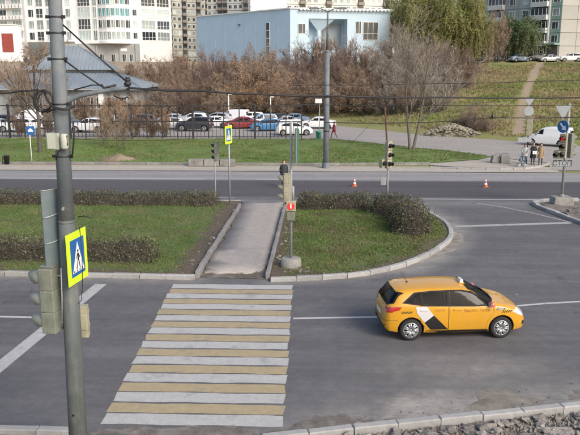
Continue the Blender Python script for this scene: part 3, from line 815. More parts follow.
def tree_from(name, label, cat, pos, P_levels, tm, sides=(7, 5, 3, 3), crown_from=2, leaves=None, group=None, barkm='bark'):
    t = thing(name, label, cat, pos, 0, group)
    tr = join([grow_tubes(P, Rr, sides[min(i, 3)]) for i, (P, Rr) in enumerate(P_levels[:crown_from])])
    cr = join([grow_tubes(P, Rr, sides[min(i + crown_from, 3)]) for i, (P, Rr) in enumerate(P_levels[crown_from:])])
    link('trunk', np_mesh('trunk', *tr, [M(barkm)], True), t)
    link('crown', np_mesh('crown', *cr, [M(tm)], True), t)
    if leaves is not None:
        link('leaves', np_mesh('leaves', *leaves[0], [M(leaves[1])]), t)
    return t
# the big bare two-stemmed tree on the verge
def fountain(seed, h, r0, stems, tm, name, label, pos, k1=12, k2=7, k3=6, k4=3, tr=.010, width=None, spread=.62, lr1=.62, barkm='bark', t0=.17, up1=.07, rr1=.62):
    rg = np.random.RandomState(seed)
    P0 = polyl(rg, np.zeros((len(stems), 3)) + np.array([[0.16 * i, 0, -.1] for i in range(len(stems))]), np.array(stems, float), np.full(len(stems), h * .8), 9, .05, .035)
    R0 = r0 * np.linspace(1, .22, 9)[None].repeat(len(stems), 0)
    P1, R1 = kids(rg, P0, R0, k1, spread, lr1, 7, up1, .07, rr1, t0, .97)
    P2, R2 = kids(rg, P1, R1, k2, .6, .55, 6, .06, .09, .6, .15, .98)
    P3, R3 = kids(rg, P2, R2, k3, .6, .6, 4, .02, .12, .65, .1, 1)
    P4, R4 = kids(rg, P3, R3, k4, .6, .6, 3, -.03, .15, .7, .1, 1)
    R2 = np.maximum(R2, tr); R3 = np.maximum(R3, tr * .75); R4 = np.maximum(R4, tr * .55)
    t = tree_from(name, label, 'tree', pos, [(P0, R0), (P1, R1), (P2, R2), (P3, R3), (P4, R4)], tm, barkm=barkm)
    if width:
        c = P4.reshape(-1, 3); rr = np.percentile(np.abs(c[:, 0] - .1), 96); hh = np.percentile(c[:, 2], 99.5)
        t.scale = (width / 2 / rr, width / 2 / rr, h / hh)
    return t
bt = G(410, 151)
fountain(4, 12.4, .10, [(-.06, 0, 1), (.12, .1, 1)], 'twig_grey', 'bare_tree', 'large bare tree with two stems and fine upright branches on the verge', (bt.x, bt.y, 0), 14, 6, 5, 3, .0085, width=9.2, spread=.46, lr1=.66, barkm='bark_pale', t0=.26, up1=.10, rr1=.46)
# thin tree in front of the fence on the left and young rust trees near it
lt = G(40, 154)
fountain(9, 9.6, .13, [(.03, 0, 1)], 'twig_brown', 'bare_tree', 'slim bare tree on the verge just left of the big pole', (lt.x, lt.y, 0), 12, 6, 5, 2, .011, width=6.0)
variants('young', 2, h=4.2, r=1.5, stems=5, twigs=1100, tr=.014, kind='up', leaves=700, leafsize=.055)
for i, (px, by, ty, w) in enumerate([(122, 150, 98, 30), (104, 146, 104, 26)]):
    p = G(px, by)
    shrub('young_tree', ('thin' if i == 0 else 'small') + ' young tree with sparse rusty leaves ' + ('on the verge by the earth heap' if i == 0 else 'at the fence right of the big pole'), 'tree', 'young', i, (p.x, p.y, 0), A(px, ty, p.y).z, w * p.y / FPX,
          'twig_pale', lm='leaf_rust', stem_name='trunk', group='young trees by the fence')
# scrub growing through the fence
for i, (px, ty, w, lm_, tm_) in enumerate([(108, 100, 24, 'leaf_rust', 'twig_brown'), (121, 94, 26, 'leaf_rust', 'twig_grey'), (134, 104, 24, 'leaf_brown', 'twig_brown'), (151, 108, 24, 'leaf_brown', 'twig_brown'), (165, 104, 20, 'leaf_rust', 'twig_brown'), (20, 104, 22, 'leaf_brown', 'twig_brown'), (49, 100, 22, 'leaf_brown', 'twig_grey')]):
    p = A(px, 138, 74.6)
    shrub('bush', ['rusty scrub at the fence right of the big pole', 'tallest rusty scrub at the fence behind the young trees', 'brown scrub at the fence left of the black car', 'brown scrub at the fence in front of the silver hatchback', 'rusty scrub at the fence left of the dark off-road car', 'brown scrub at the fence near the left frame edge', 'grey scrub at the fence just left of the big pole'][i],
          'bush', 'rust', i, (p.x, 74.6, 0), A(px, ty + 5, 74.6).z, w * .8 * 75 / FPX, tm_, lm=lm_, rz=i * 1.3, group='scrub along the fence')
# bare tangle around the pavilion
for i, (px, ty, Y, w) in enumerate([(22, 62, 97, 40), (4, 60, 99, 36), (55, 66, 96, 30), (84, 92, 95, 30), (112, 94, 97, 28), (136, 92, 98, 26), (66, 44, 128, 40), (38, 44, 128, 36)]):
    p = A(px, 90, Y); gz = h1(p.x, Y)
    shrub('bush', ['tall bare bush in front of the pavilion roof left of the pole', 'tall bare bush at the left edge of the picture', 'bare bush close behind the big pole', 'bare bush at the pavilion wall right of the pole', 'rusty bush under the pavilion eave',
                   'rusty bush at the end of the pavilion', 'brown bush above the pavilion roof by the pole', 'brown bush below the white apartment block'][i], 'bush', 'up' if i < 3 else 'rust', i, (p.x, Y, gz), max(1.5, A(px, ty, Y).z - gz), w * Y / FPX, 'twig_grey' if i in (0, 1, 2, 6, 7) else 'twig_brown', lm='leaf_brown' if i < 4 or i > 5 else 'leaf_rust', rz=i, group='bushes round the pavilion')

# leafy trees behind: strands of leaves hanging from arched limbs
def leafy(name, label, pos, h, w, lm, seed, droop=-.16, n=15, ls=.14, nl=16000, barkm='bark', conic=False):
    rg = np.random.RandomState(seed)
    P0 = polyl(rg, np.array([[0, 0, -.3]]), np.array([[0, 0, 1.]]), np.array([h * (.92 if conic else .6)]), 8, .02, .03)
    R0 = (h * .022) * np.linspace(1, .25, 8)[None]
    P1, R1 = kids(rg, P0, R0, n, 1.0 if conic else .8, .62, 7, droop * .4, .08, .6, .18, 1.0)
    P2, R2 = kids(rg, P1, R1, 9, .8, .55, 6, droop, .1, .5, .2, 1)
    P3, R3 = kids(rg, P2, R2, 5, .6, .6, 5, droop * 1.6, .08, .6, .2, 1)
    R2 = np.maximum(R2, .02); R3 = np.maximum(R3, .015)
    c = on_branches(rg, P3, nl, .16)
    V, F = leaf_quads(rg, c, ls, .45)
    t = tree_from(name, label, 'tree', pos, [(P0, R0), (P1, R1), (P2, R2), (P3, R3)], 'twig_brown', leaves=((V, F), lm), barkm=barkm)
    hh = np.percentile(c[:, 2], 99.3); rr = np.percentile(np.hypot(c[:, 0], c[:, 1]), 95)
    t.scale = (w / 2 / rr, w / 2 / rr, h / hh)
    return t
def willow(name, label, pos, h, w, lm, seed, strands=900, hang=.42, ls=.09, nl=26000):
    """arched limbs with curtains of leaves hanging from them"""
    rg = np.random.RandomState(seed)
    P0 = polyl(rg, np.array([[0, 0, -.3]]), np.array([[0, 0, 1.]]), np.array([h * .55]), 7, .02, .04)
    R0 = (h * .028) * np.linspace(1, .3, 7)[None]
    P1, R1 = kids(rg, P0, R0, 16, .75, .85, 8, .0, .07, .6, .35, 1.0)
    P2, R2 = kids(rg, P1, R1, 9, .9, .5, 6, -.05, .1, .5, .15, 1)
    R2 = np.maximum(R2, .02)
    st = on_branches(rg, P2, strands, .1)
    L = h * hang * rg.uniform(.35, 1.1, strands); L = np.minimum(L, st[:, 2] * .92)
    P3 = polyl(rg, st, rg.randn(strands, 3) * .25 + np.array([0, 0, -1.]), L, 6, -.25, .06)
    R3 = np.full((strands, 6), .014)
    c = on_branches(rg, P3, nl, .10); c = np.concatenate([c, on_branches(rg, P2, nl // 4, .3)])
    V, F = leaf_quads(rg, c, ls, .38)
    t = tree_from(name, label, 'tree', pos, [(P0, R0), (P1, R1), (P2, R2), (P3, R3)], 'twig_brown', leaves=((V, F), lm))
    hh = np.percentile(c[:, 2], 99.3); rr = np.percentile(np.hypot(c[:, 0], c[:, 1]), 95)
    t.scale = (w / 2 / rr, w / 2 / rr, h / hh)
    return t
for i, (nm, lb, px, ty, Y, wpx, lm, kw) in enumerate([
    ('willow_tree', 'large yellow-green willow with hanging strands behind the bare roadside tree', 436, -8, 143, 78, 'leaf_lime', dict(nl=34000, strands=1100, ls=.14, hang=.30)),
    ('willow_tree', 'drooping lime-green willow at the left end of the grassy hilltop', 472, 0, 139.5, 40, 'leaf_lime', dict(nl=24000, strands=900, hang=.45, ls=.13)),
    ('leafy_tree', 'green tree peeping over the right end of the blue building', 404, -12, 148, 40, 'leaf_green', dict(nl=22000, strands=800, ls=.14, hang=.3)),
    ('willow_tree', 'dark green willow on the hilltop in front of the panel block', 517, 21, 144, 35, 'leaf_dark', dict(nl=34000, strands=1300, hang=.55, ls=.14)),
    ]):
    p = A(px, 60, Y); gz = h1(p.x, Y)
    willow(nm, lb, (p.x, Y, gz), A(px, ty, Y).z - gz, wpx * Y / FPX, lm, 31 + i, **kw)
for i, (px, ty, Y, w) in enumerate([(497, 10, 141, 26), (486, 22, 140, 20)]):
    p = A(px, 60, Y); gz = h1(p.x, Y)
    shrub('bare_tree', 'tall reddish leafless tree between the two willows on the hilltop' if i == 0 else 'low reddish leafless tree beside the lime willow', 'tree', 'rust', i, (p.x, Y, gz), A(px, ty, Y).z - gz, w * Y / FPX, 'twig_pale', lm='leaf_brown', stem_name='trunk', group='reddish trees on the hilltop')
# dark burnt-looking brush at the hill foot
for i, (px, ty, Y, w) in enumerate([(470, 106, 80.5, 34), (485, 116, 78.5, 24), (460, 116, 81.5, 24)]):
    p = A(px, 130, Y); gz = h1(p.x, Y)
    shrub('bush', ['dark leafless brush right above the rubble heap', 'low dark brush right of the rubble heap', 'low brown brush directly behind the rubble heap'][i], 'bush', 'round', i + 1, (p.x, Y, gz), A(px, ty, Y).z - gz, w * Y / FPX, 'twig_purple', lm='leaf_brown', rz=i * 2, group='brush at the foot of the hill')

# ------------------------------------------------------------------ hedges: clipped, dusty, nearly leafless
def hedge(label, outline, hgt, seed, z0=.1, dens=900, top_var=.34, round_=.25):
    rg = np.random.RandomState(seed)
    poly = [(p[0], p[1]) for p in outline]
    cx = sum(p[0] for p in poly) / len(poly); cy = sum(p[1] for p in poly) / len(poly)
    t = thing('hedge', label, 'hedge', (cx, cy, z0), 0, 'clipped hedges on the islands')
    P = np.array(poly); lo = P.min(0); hi = P.max(0)
    area = (hi - lo).prod()
    N = int(dens * area * (hgt + .3)) * 3
    x = rg.uniform(lo[0] - .1, hi[0] + .1, N); y = rg.uniform(lo[1] - .1, hi[1] + .1, N); z = rg.uniform(0, 1, N)
    ins = inside(poly, x, y); d = np.where(ins, edge_dist(poly, x, y), -edge_dist(poly, x, y))
    top = hgt * (1 - top_var / 2 + top_var * (fnoise(x, y, .9, seed) - .4) * 2)
    lim = top * np.clip(1 - np.clip(round_ - d, 0, 9) ** 2 / (round_ ** 2 * 2.2), 0, 1)
    zz = z * top
    shell = (zz > lim - .28) | (d < .28 + .25 * rg.rand(N))
    ok = (d > -.1 + (fnoise(x, z * 2 + y, .35, 2) - .3) * .28) & (zz < lim) & shell
    x, y, zz = x[ok], y[ok], zz[ok]
    c = np.stack([x - cx, y - cy, zz], 1)
    k = rg.rand(len(c))
    V, F = leaf_quads(rg, c[k < .66], .036, .62)
    o = link('leaves', np_mesh('leaves', V, F, [M('hedge_leaf')]), t); o['kind'] = 'stuff'
    V, F = leaf_quads(rg, c[k > .968], .034, .7)
    o = link('pale_leaves', np_mesh('pale_leaves', V, F, [M('hedge_pale')]), t); o['kind'] = 'stuff'
    cc = c[(k >= .68) & (k < .80)]
    dd = rg.randn(len(cc), 3) * .5 + np.array([0, 0, .8])
    Q = polyl(rg, cc - np.array([0, 0, .05]), dd, np.full(len(cc), .2), 3, 0, .15)
    tw = grow_tubes(Q, np.full((len(cc), 3), .006) * np.array([1, .8, .5]))
    # upright stems at the foot
    M2 = int(area * 14); x = rg.uniform(lo[0], hi[0], M2); y = rg.uniform(lo[1], hi[1], M2); kk = inside(poly, x, y)
    s = np.stack([x[kk] - cx, y[kk] - cy, np.full(kk.sum(), -.05)], 1)
    Q2 = polyl(rg, s, rg.randn(len(s), 3) * .2 + np.array([0, 0, 1.]), np.full(len(s), hgt * .8), 4, 0, .1)
    tw2 = grow_tubes(Q2, np.full((len(s), 4), .011))
    link('twigs', np_mesh('twigs', *join([tw, tw2]), [M('hedge_twig')], True), t)['kind'] = 'stuff'
    # the dense woody core
    v2, f2 = fill([(p[0], p[1]) for p in poly], .16)
    xs = np.array([p[0] for p in v2]); ys = np.array([p[1] for p in v2]); dd = edge_dist(poly, xs, ys)
    zt = np.clip(hgt * (.74 + .2 * (fnoise(xs, ys, .7, 3) - .4)) * np.clip((dd - .20) / .14, 0, 1), -.1, 9) - .12
    me = np_mesh('core', np.stack([xs - cx, ys - cy, zt], 1), np.array(f2), [M('hedge_twig')], True)
    link('core', me, t)
    return t
bx = lambda x0, y0, x1, y1: [(x0, y0), (x1, y0), (x1, y1), (x0, y1)]
yb0, yb1 = 36.5, 37.75
hedge('long low clipped hedge along the far edge of the left island', bx(-44, yb0, G(218, 207).x, yb1), .86, 1, dens=480)
yf0 = G(100, 266).y
hedge('low clipped hedge along the near edge of the left island, by the crossing sign', bx(-30, yf0, G(155, 266).x, yf0 + 1.15), 1.03, 2, dens=640)
hedge('dark clipped hedge at the far edge of the right island beside the path', bx(G(297, 211).x, G(300, 212.5).y, G(372, 211).x, G(300, 212.5).y + 1.25), .95, 3, dens=640)
def blob(cx, cy, rx, ry, n=14, s=0):
    rg = random.Random(s); return [(cx + rx * math.cos(2 * math.pi * k / n) * rg.uniform(.85, 1.1), cy + ry * math.sin(2 * math.pi * k / n) * rg.uniform(.85, 1.1)) for k in range(n)]
p = G(391, 219); hedge('rounded dark bush at the far end of the right island', blob(p.x, p.y + .8, 1.15, .95, s=2), 1.3, 4, dens=700, round_=.7)
p = G(415, 240); hedge('tall rounded bush with pale specks at the kerb end of the right island', blob(p.x - .05, p.y + 1.3, .92, 1.25, s=3), 1.55, 5, dens=750, round_=.7)
p = G(404, 226); hedge('bush joining the two round bushes of the right island', blob(p.x, p.y + .7, .85, .8, s=4), 1.3, 6, dens=700, round_=.6)

# ------------------------------------------------------------------ grass blades and fallen leaves
def tufts(name, poly, n, z, hgt, m, dirt, seed, wid=.012, zfun=None, lim=.55):
    rg = np.random.RandomState(seed); P = np.array([(p[0], p[1]) for p in poly]); lo = P.min(0); hi = P.max(0)
    x = rg.uniform(lo[0], hi[0], n); y = rg.uniform(lo[1], hi[1], n)
    ok = inside(P, x, y) & (edge_dist(P, x, y) > .25)
    x, y = x[ok], y[ok]
    if dirt is not None:
        k = dirt(x, y) + rg.uniform(-.3, .3, len(x)) < lim; x, y = x[k], y[k]
    cl = fnoise(x, y, 1.1, 4); k = cl + rg.uniform(-.15, .15, len(x)) > .36; x, y = x[k], y[k]
    zz = np.full(len(x), z) + (zfun(x, y) if zfun else 0)
    B = 5; N = len(x) * B
    bx_ = np.repeat(x, B) + rg.randn(N) * .05; by_ = np.repeat(y, B) + rg.randn(N) * .05; bz_ = np.repeat(zz, B)
    h = hgt * rg.uniform(.5, 1.3, N); a = rg.uniform(0, 6.28, N); l = rg.randn(N, 2) * .55 * h[:, None]; w = wid * rg.uniform(.7, 1.4, N)
    b0 = np.stack([bx_ - np.cos(a) * w, by_ - np.sin(a) * w, bz_ - .01], 1); b1 = np.stack([bx_ + np.cos(a) * w, by_ + np.sin(a) * w, bz_ - .01], 1)
    tp = np.stack([bx_ + l[:, 0], by_ + l[:, 1], bz_ + h], 1)
    V = np.stack([b0, b1, tp], 1).reshape(-1, 3); F = np.arange(N * 3).reshape(-1, 3)
    return tag(link(name, np_mesh(name, V, F, [M(m)])), kind='stuff')
tufts('grass_blades', left_isl, 42000, .11, .07, 'blade', dirt_left, 1, zfun=isl_rel(left_isl))
tufts('grass_blades', right_isl, 26000, .11, .07, 'blade', dirt_right, 2, zfun=isl_rel(right_isl))
tufts('grass_blades', strip_poly, 50000, .10, .10, 'blade_strip', dirt_strip, 3, wid=.02)
hp = [(4, 95), (9, 88), (14, 82), (20, 75), (27, 70.5), (60, 64), (75, 64), (75, 137), (22, 137), (15, 100)]
tufts('hill_grass_tussocks', hp, 60000, 0, .3, 'blade_hill', lambda x, y: (trk_dist(x, y) < .7) * 2.0, 4, wid=.045, zfun=lambda x, y: H(x, y))
bp_ = [(-20, 97), (14, 97), (20, 104), (18, 118), (-20, 118)]
tufts('bank_grass_tussocks', bp_, 26000, 0, .35, 'blade_hill', None, 5, wid=.05, zfun=lambda x, y: H(x, y))
def litter(poly, n, z, s, seed, name='fallen_leaves', m='leaf_litter', zfun=None):
    rg = np.random.RandomState(seed); P = np.array([(p[0], p[1]) for p in poly]); lo = P.min(0); hi = P.max(0)
    x = rg.uniform(lo[0], hi[0], n); y = rg.uniform(lo[1], hi[1], n)
    k = inside(P, x, y) & (fnoise(x, y, 1.6, 7) + rg.uniform(-.2, .2, n) > .45); x, y = x[k], y[k]
    c = np.stack([x, y, np.full(len(x), z) + (zfun(x, y) if zfun else 0)], 1)
    V, F = leaf_quads(rg, c, s, .7, .85)
    return tag(link(name, np_mesh(name, V, F, [M(m)])), kind='stuff')
litter(left_isl, 5200, .15, .035, 1, zfun=isl_rel(left_isl)); litter(right_isl, 3800, .15, .035, 2, zfun=isl_rel(right_isl)); litter(strip_poly, 6000, .16, .05, 3)
litter([G(255, 434), G(330, 426), G(500, 408), G(600, 395), G(600, 380), G(300, 412)], 500, .02, .025, 4)
litter([(-30, 21), (-4, 22), (16, 22.5), (16, 24.2), (-30, 25)], 380, .015, .03, 5)
# ------------------------------------------------------------------ street furniture
mat('pole_steel', (0.125, 0.147, 0.165), .75, .22, 2.2, .3, 25, col2=(0.175, 0.19, 0.20), c2scale=2.4, streak=.12)
mat('pole_lower', (0.085, 0.10, 0.10), .7, .25, 3, .3, 25, col2=(0.125, 0.135, 0.13), c2scale=2.4, streak=.12)
mat('galv', (0.34, 0.36, 0.37), .5, .12, 5, .1, 30, metal=.4)
mat('post_grey', (0.27, 0.28, 0.29), .65, .15, 4)
mat('post_green', (0.07, 0.11, 0.09), .6, .2, 3)
mat('sign_back', (0.11, 0.15, 0.17), .55, .15, 2.5, metal=.1, col2=(0.15, 0.18, 0.19), c2scale=2)
mat('signal_olive', (0.19, 0.205, 0.165), .6, .2, 4, col2=(0.13, 0.14, 0.115), c2scale=3, streak=.2)
mat('signal_visor', (0.27, 0.28, 0.245), .6, .15, 4)
mat('signal_cream', (0.34, 0.325, 0.235), .65, .2, 4, col2=(0.25, 0.235, 0.17), c2scale=3, streak=.2)
mat('box_cream', (0.42, 0.44, 0.37), .6, .1, 4)
mat('black_metal', (0.02, 0.02, 0.022), .5, .2, 5)
mat('fence_black', (0.028, 0.026, 0.027), .6, .2, 5, rnd=.2)
mat('fluor_yellow', (0.60, 0.80, 0.03), .45, .05, 3)
mat('sign_blue', (0.02, 0.12, 0.36), .4, .06, 3)
mat('sign_white', (0.75, 0.76, 0.78), .45, .05, 3)
mat('sign_black', (0.015, 0.015, 0.018), .5, .05, 3)
mat('sign_dark_green', (0.06, 0.14, 0.09), .5, .1, 3)
mat('lens_red_off', (0.09, 0.012, 0.012), .25, .1, 9)
mat('lens_red', (0.6, 0.03, 0.03), .3, .1, 9, emit=(1, .05, .05), estr=.22)
mat('lens_amber_off', (0.07, 0.045, 0.01), .25, .1, 9)
mat('lens_green_off', (0.01, 0.05, 0.04), .25, .1, 9)
mat('concrete', (0.26, 0.255, 0.235), .9, .2, 3, .5, 30, col2=(0.18, 0.175, 0.165), c2scale=2, rnd=.12)
mat('concrete_chunk', (0.29, 0.27, 0.245), .95, .25, 6, .7, 30, col2=(0.15, 0.135, 0.12), c2scale=4, rnd=.3)
mat('earth_brown', (0.20, 0.155, 0.11), .95, .25, 2, .7, 30, col2=(0.26, 0.21, 0.15), c2scale=1.5)
mat('concrete_tan', (0.38, 0.335, 0.26), .95, .22, 2, .7, 30, col2=(0.28, 0.25, 0.2), c2scale=1.5, rnd=.25)
mat('cable', (0.02, 0.02, 0.022), .6, .1, 5)
mat('rust_brown', (0.10, 0.055, 0.035), .9, .3, 8)
mat('cone_orange', (0.55, 0.12, 0.05), .5, .08, 4)
mat('bin_green', (0.05, 0.30, 0.22), .5, .1, 4)
mat('lamp_glass', (0.6, 0.6, 0.58), .2, .05, 4)
mat('white_paint', (0.78, 0.78, 0.76), .5, .06, 4)
mat('plate_grey', (0.29, 0.315, 0.33), .5, .1, 4)

def tilted(n):      # rotation that takes +Z to n
    return Vector(n).to_track_quat('Z', 'Y').to_matrix().to_4x4()
def disc(mb, c, n, r, th=.01, mi=0, seg=20):
    return mb.lathe([(0, 0), (r, 0), (r, th), (0, th)], c, seg, mi, tilted(n), False)
def hood(mb, c, n, r, ln, mi=0, seg=14, drop=.12, th=.012):
    """traffic-light visor: a tube open below, pointing along n"""
    n = Vector(n).normalized(); up = Vector((0, 0, 1)); s = n.cross(up).normalized()
    V, F = [], []
    for k in range(seg + 1):
        a = math.radians(-40) + k * math.radians(260) / seg
        rad = s * math.cos(a) + up * math.sin(a)
        cut = .45 + .55 * (math.sin(a) + .65) / 1.65
        for rr in (r, r - th):
            V.append(Vector(c) + rad * rr); V.append(Vector(c) + rad * rr + n * ln * cut - up * drop * ln * cut)
    for k in range(seg):
        a = 4 * k; b = a + 4
        F += [(a, b, b + 1, a + 1), (a + 2, a + 3, b + 3, b + 2), (a + 1, b + 1, b + 3, a + 3)]
    return mb.add(V, F, mi, True)
def signal_head(parent, c, n, h, w, d, bm, vm, lens, name='signal_head', down=1.0):
    """a vertical three-lamp head centred on c, facing n, with visors and lenses as sub-parts"""
    n = Vector(n).normalized(); rz = math.atan2(n.y, n.x); c = Vector(c)
    mb = MB()
    k = len(lens); seg = h / k
    for i in range(k):
        mb.box(c + Vector((0, 0, h / 2 - seg * (i + .5))), (d, w, seg * .975), 0, rz)
    mb.box(c - n * (d * .1), (d * .7, w * .94, h * 1.0), 0, rz)
    mb.prism([(c.x + (Matrix.Rotation(rz, 3, 'Z') @ Vector((a, b, 0))).x, c.y + (Matrix.Rotation(rz, 3, 'Z') @ Vector((a, b, 0))).y) for a, b in ((-d / 2, -w * .3), (d / 2, -w * .3), (d / 2, w * .3), (-d / 2, w * .3))], c.z + h / 2 + .001, c.z + h / 2 + .035)
    hd = mb.build(name, bm, parent, bevel=.015)
    r = min(seg, w) * .40
    for i in range(k):
        cc = c + n * (d / 2 + .003) + Vector((0, 0, h / 2 - seg * (i + .5)))
        v = MB(); hood(v, cc, n, r, r * 2.0 * down); v.build('visor', vm, hd, recalc=False)
        l = MB(); l.lathe([(0, .03), (r * .6, .022), (r * .93, .0)], cc, 16, 0, tilted(n)); l.build('lens', lens[i], hd)
    return hd

# ---- the big tapered pole in the foreground
b = G(80.6, 484); top = A(55.0, 0, b.y); ax = (top - b) / top.z
T = lambda z: Vector((ax.x * z, ax.y * z, z))
pole = thing('utility_pole', 'big tapered grey steel pole in the left foreground carrying cables, boxes and signs', 'pole', b)
pz = lambda y: A(60, y, b.y).z
zj = A(70, 221, b.y).z
rad = lambda z: .158 - .0062 * z
m = MB(); m.tube([T(-.3), T(zj * .5), T(zj)], [rad(-.3) + .008, rad(zj * .5) + .008, rad(zj) + .008], 20)
m.lathe([(rad(zj) + .009, -.03), (rad(zj) + .016, -.02), (rad(zj) + .016, .015), (rad(zj), .022)], T(zj), 20)
m.build('lower_shaft', 'pole_lower', pole)
m = MB(); m.tube([T(zj), T(7), T(10.6)], [rad(zj), rad(7), rad(10.6)], 20); m.build('shaft', 'pole_steel', pole)
for y in (17, 33, 59, 104, 156):
    z = pz(y); m = MB(); m.lathe([(rad(z) + .001, -.014), (rad(z) + .007, -.011), (rad(z) + .007, .011), (rad(z) + .001, .014)], T(z), 20)
    m.box(T(z) + Vector((rad(z) + .02, -.03, 0)), (.06, .03, .05)); m.box(T(z) + Vector((-rad(z) - .02, -.03, 0)), (.06, .03, .05))
    m.build('clamp_band', 'black_metal', pole)
for sx_, sy_, sw_, sh_ in ((67.5, 207, .045, .06),):
    q_ = T(pz(sy_)); a_ = -1.57 + (sx_ - 68) * .02; m = MB(); m.box((0, 0, 0), (sw_, .004, sh_), 0); m.build('sticker_scrap', 'galv', pole, q_ + Vector((math.cos(a_), math.sin(a_), 0)) * (rad(pz(sy_)) + .009), (0, .3, a_ + 1.57))
zz = pz(411); m = MB(); disc(m, T(zz) + Vector((-.01, -rad(zz) - .002, 0)), (0, -1, 0), .025, .006); m.build('cable_hole', 'sign_black', pole)
loc = lambda px, py, dy=0.0: A(px, py, b.y + dy) - b
# bracket arm and its stays
arm = thing('bracket_arm', 'curved steel bracket arm with two stay rods reaching right from the big pole', 'bracket arm', b)
m = MB(); m.tube([loc(62, 106), loc(68, 100.5), loc(80, 95.5), loc(97, 92), loc(116, 89.3), loc(128.5, 87.5)], [.05, .046, .043, .040, .037, .034], 10); m.build('arm', 'pole_steel', arm)
for a, c in (((61, 23), (127, 82)), ((60, 57), (101, 86))):
    m = MB(); m.tube([loc(*a), loc((a[0] + c[0]) / 2, (a[1] + c[1]) / 2 + .6), loc(*c)], .014, 6); m.build('stay_rod', 'cable', arm)
m = MB(); m.tube([loc(127.5, 77), loc(127.6, 90)], .035, 8); m.lathe([(.03, -.05), (.06, -.03), (.06, .0), (.035, .02), (.055, .04), (.055, .06), (.02, .08)], loc(127.5, 83), 12); m.build('insulator', 'cable', arm)
m = MB(); m.tube([loc(101, 84.5), loc(104, 88), loc(116, 85)], .022, 6); m.tube([loc(74, 90), loc(92, 85), loc(102, 85.5)], .012, 6); m.build('wire_hanger', 'cable', arm)
m = MB(); m.tube([loc(118, 89.5), loc(114, 96), loc(121, 99), loc(128, 97), loc(129, 99)], .012, 6); m.build('cable_tail', 'cable', arm)
# cable coil on the left of the pole
coil = thing('cable_coil', 'loop of slack black cable hanging on the left side of the big pole', 'cable', b)
m = MB()
for s, k in ((1, 0), (.86, 1.2), (1.12, -1.0)):
    cx, cy = 44 + k, 101
    m.tube([loc(cx + 8.5 * s * math.cos(t), cy + 10 * s * math.sin(t), -.04 * k) for t in np.linspace(-1.9, 4.2, 22)], .012, 6)
m.tube([loc(44, 91), loc(47, 100, -.1), loc(53, 107, -.15), loc(62, 110, -.2), loc(72, 106, -.15)], .018, 6)
m.tube([loc(47, 112, -.1), loc(56, 108, -.17), loc(66, 110, -.2), loc(75, 106, -.1)], .02, 6)
m.build('loop', 'cable', coil)
# cream junction box
jb = thing('junction_box', 'cream electrical box with a round cable socket strapped to the big pole', 'electrical box', b)
c = loc(55, 141, -.06); rzb = -.25
m = MB(); m.box(c, (.225, .16, .265), 0, rzb); m.box(c + Vector((0, -.087, 0)), (.2, .014, .24), 0, 0); m.build('case', 'box_cream', jb, bevel=.012)
m = MB(); c2 = loc(64.3, 141, -.19); m.lathe([(.0, -.13), (.05, -.13), (.062, -.1), (.062, .08), (.05, .115), (0, .12)], c2, 14); m.build('socket', 'box_cream', jb)
m = MB(); m.tube([loc(62, 135, -.2), loc(67, 136, -.22), loc(67.5, 145, -.22), loc(64, 148, -.2), loc(58, 152, -.18), loc(56, 160, -.18)], .011, 6); m.tube([loc(73, 122, -.05), loc(74, 140, -.08), loc(72, 158, -.08)], .014, 6); m.build('lead', 'cable', jb)
# back of a tall sign panel
sp = thing('road_sign', 'tall narrow grey sign panel seen from its back, left of the big pole', 'road sign', b)
q0 = loc(40.5, 191, -.12); q1 = loc(58.3, 187.5, .16); zb = loc(48, 268, 0).z
d = (q1 - q0); d.z = 0; wv = d.normalized(); nv = wv.cross(Vector((0, 0, 1)))
pts = []
for k in range(9):
    t = k / 8; bow = .05 * (1 - (2 * t - 1) ** 2)
    pts.append(q0 + wv * (d.length * t) + nv * bow)
m = MB(); V = []; F = []
for p in pts: V += [(p.x, p.y, zb), (p.x, p.y, q0.z), (p.x - nv.x * .02, p.y - nv.y * .02, zb), (p.x - nv.x * .02, p.y - nv.y * .02, q0.z)]
for k in range(8):
    a = 4 * k; e = a + 4; F += [(a, e, e + 1, a + 1), (a + 2, a + 3, e + 3, e + 2), (a + 1, e + 1, e + 3, a + 3), (a, a + 2, e + 2, e)]
F += [(0, 1, 3, 2), (32, 34, 35, 33)]
m.add(V, F, 0, False); m.build('panel', 'sign_back', sp)
for y in (215, 241):
    z = loc(50, y).z; m = MB(); m.tube([Vector((p.x, p.y, z + .03 * (i - 4) / 4)) + nv * .012 for i, p in enumerate(pts)] + [Vector((pts[-1].x + .1, pts[-1].y + .02, z + .04))], .011, 6); m.build('strap', 'galv', sp)
m = MB(); m.tube([Vector((p.x, p.y, q0.z + .004)) for p in pts], .01, 6); m.build('top_edge', 'galv', sp)
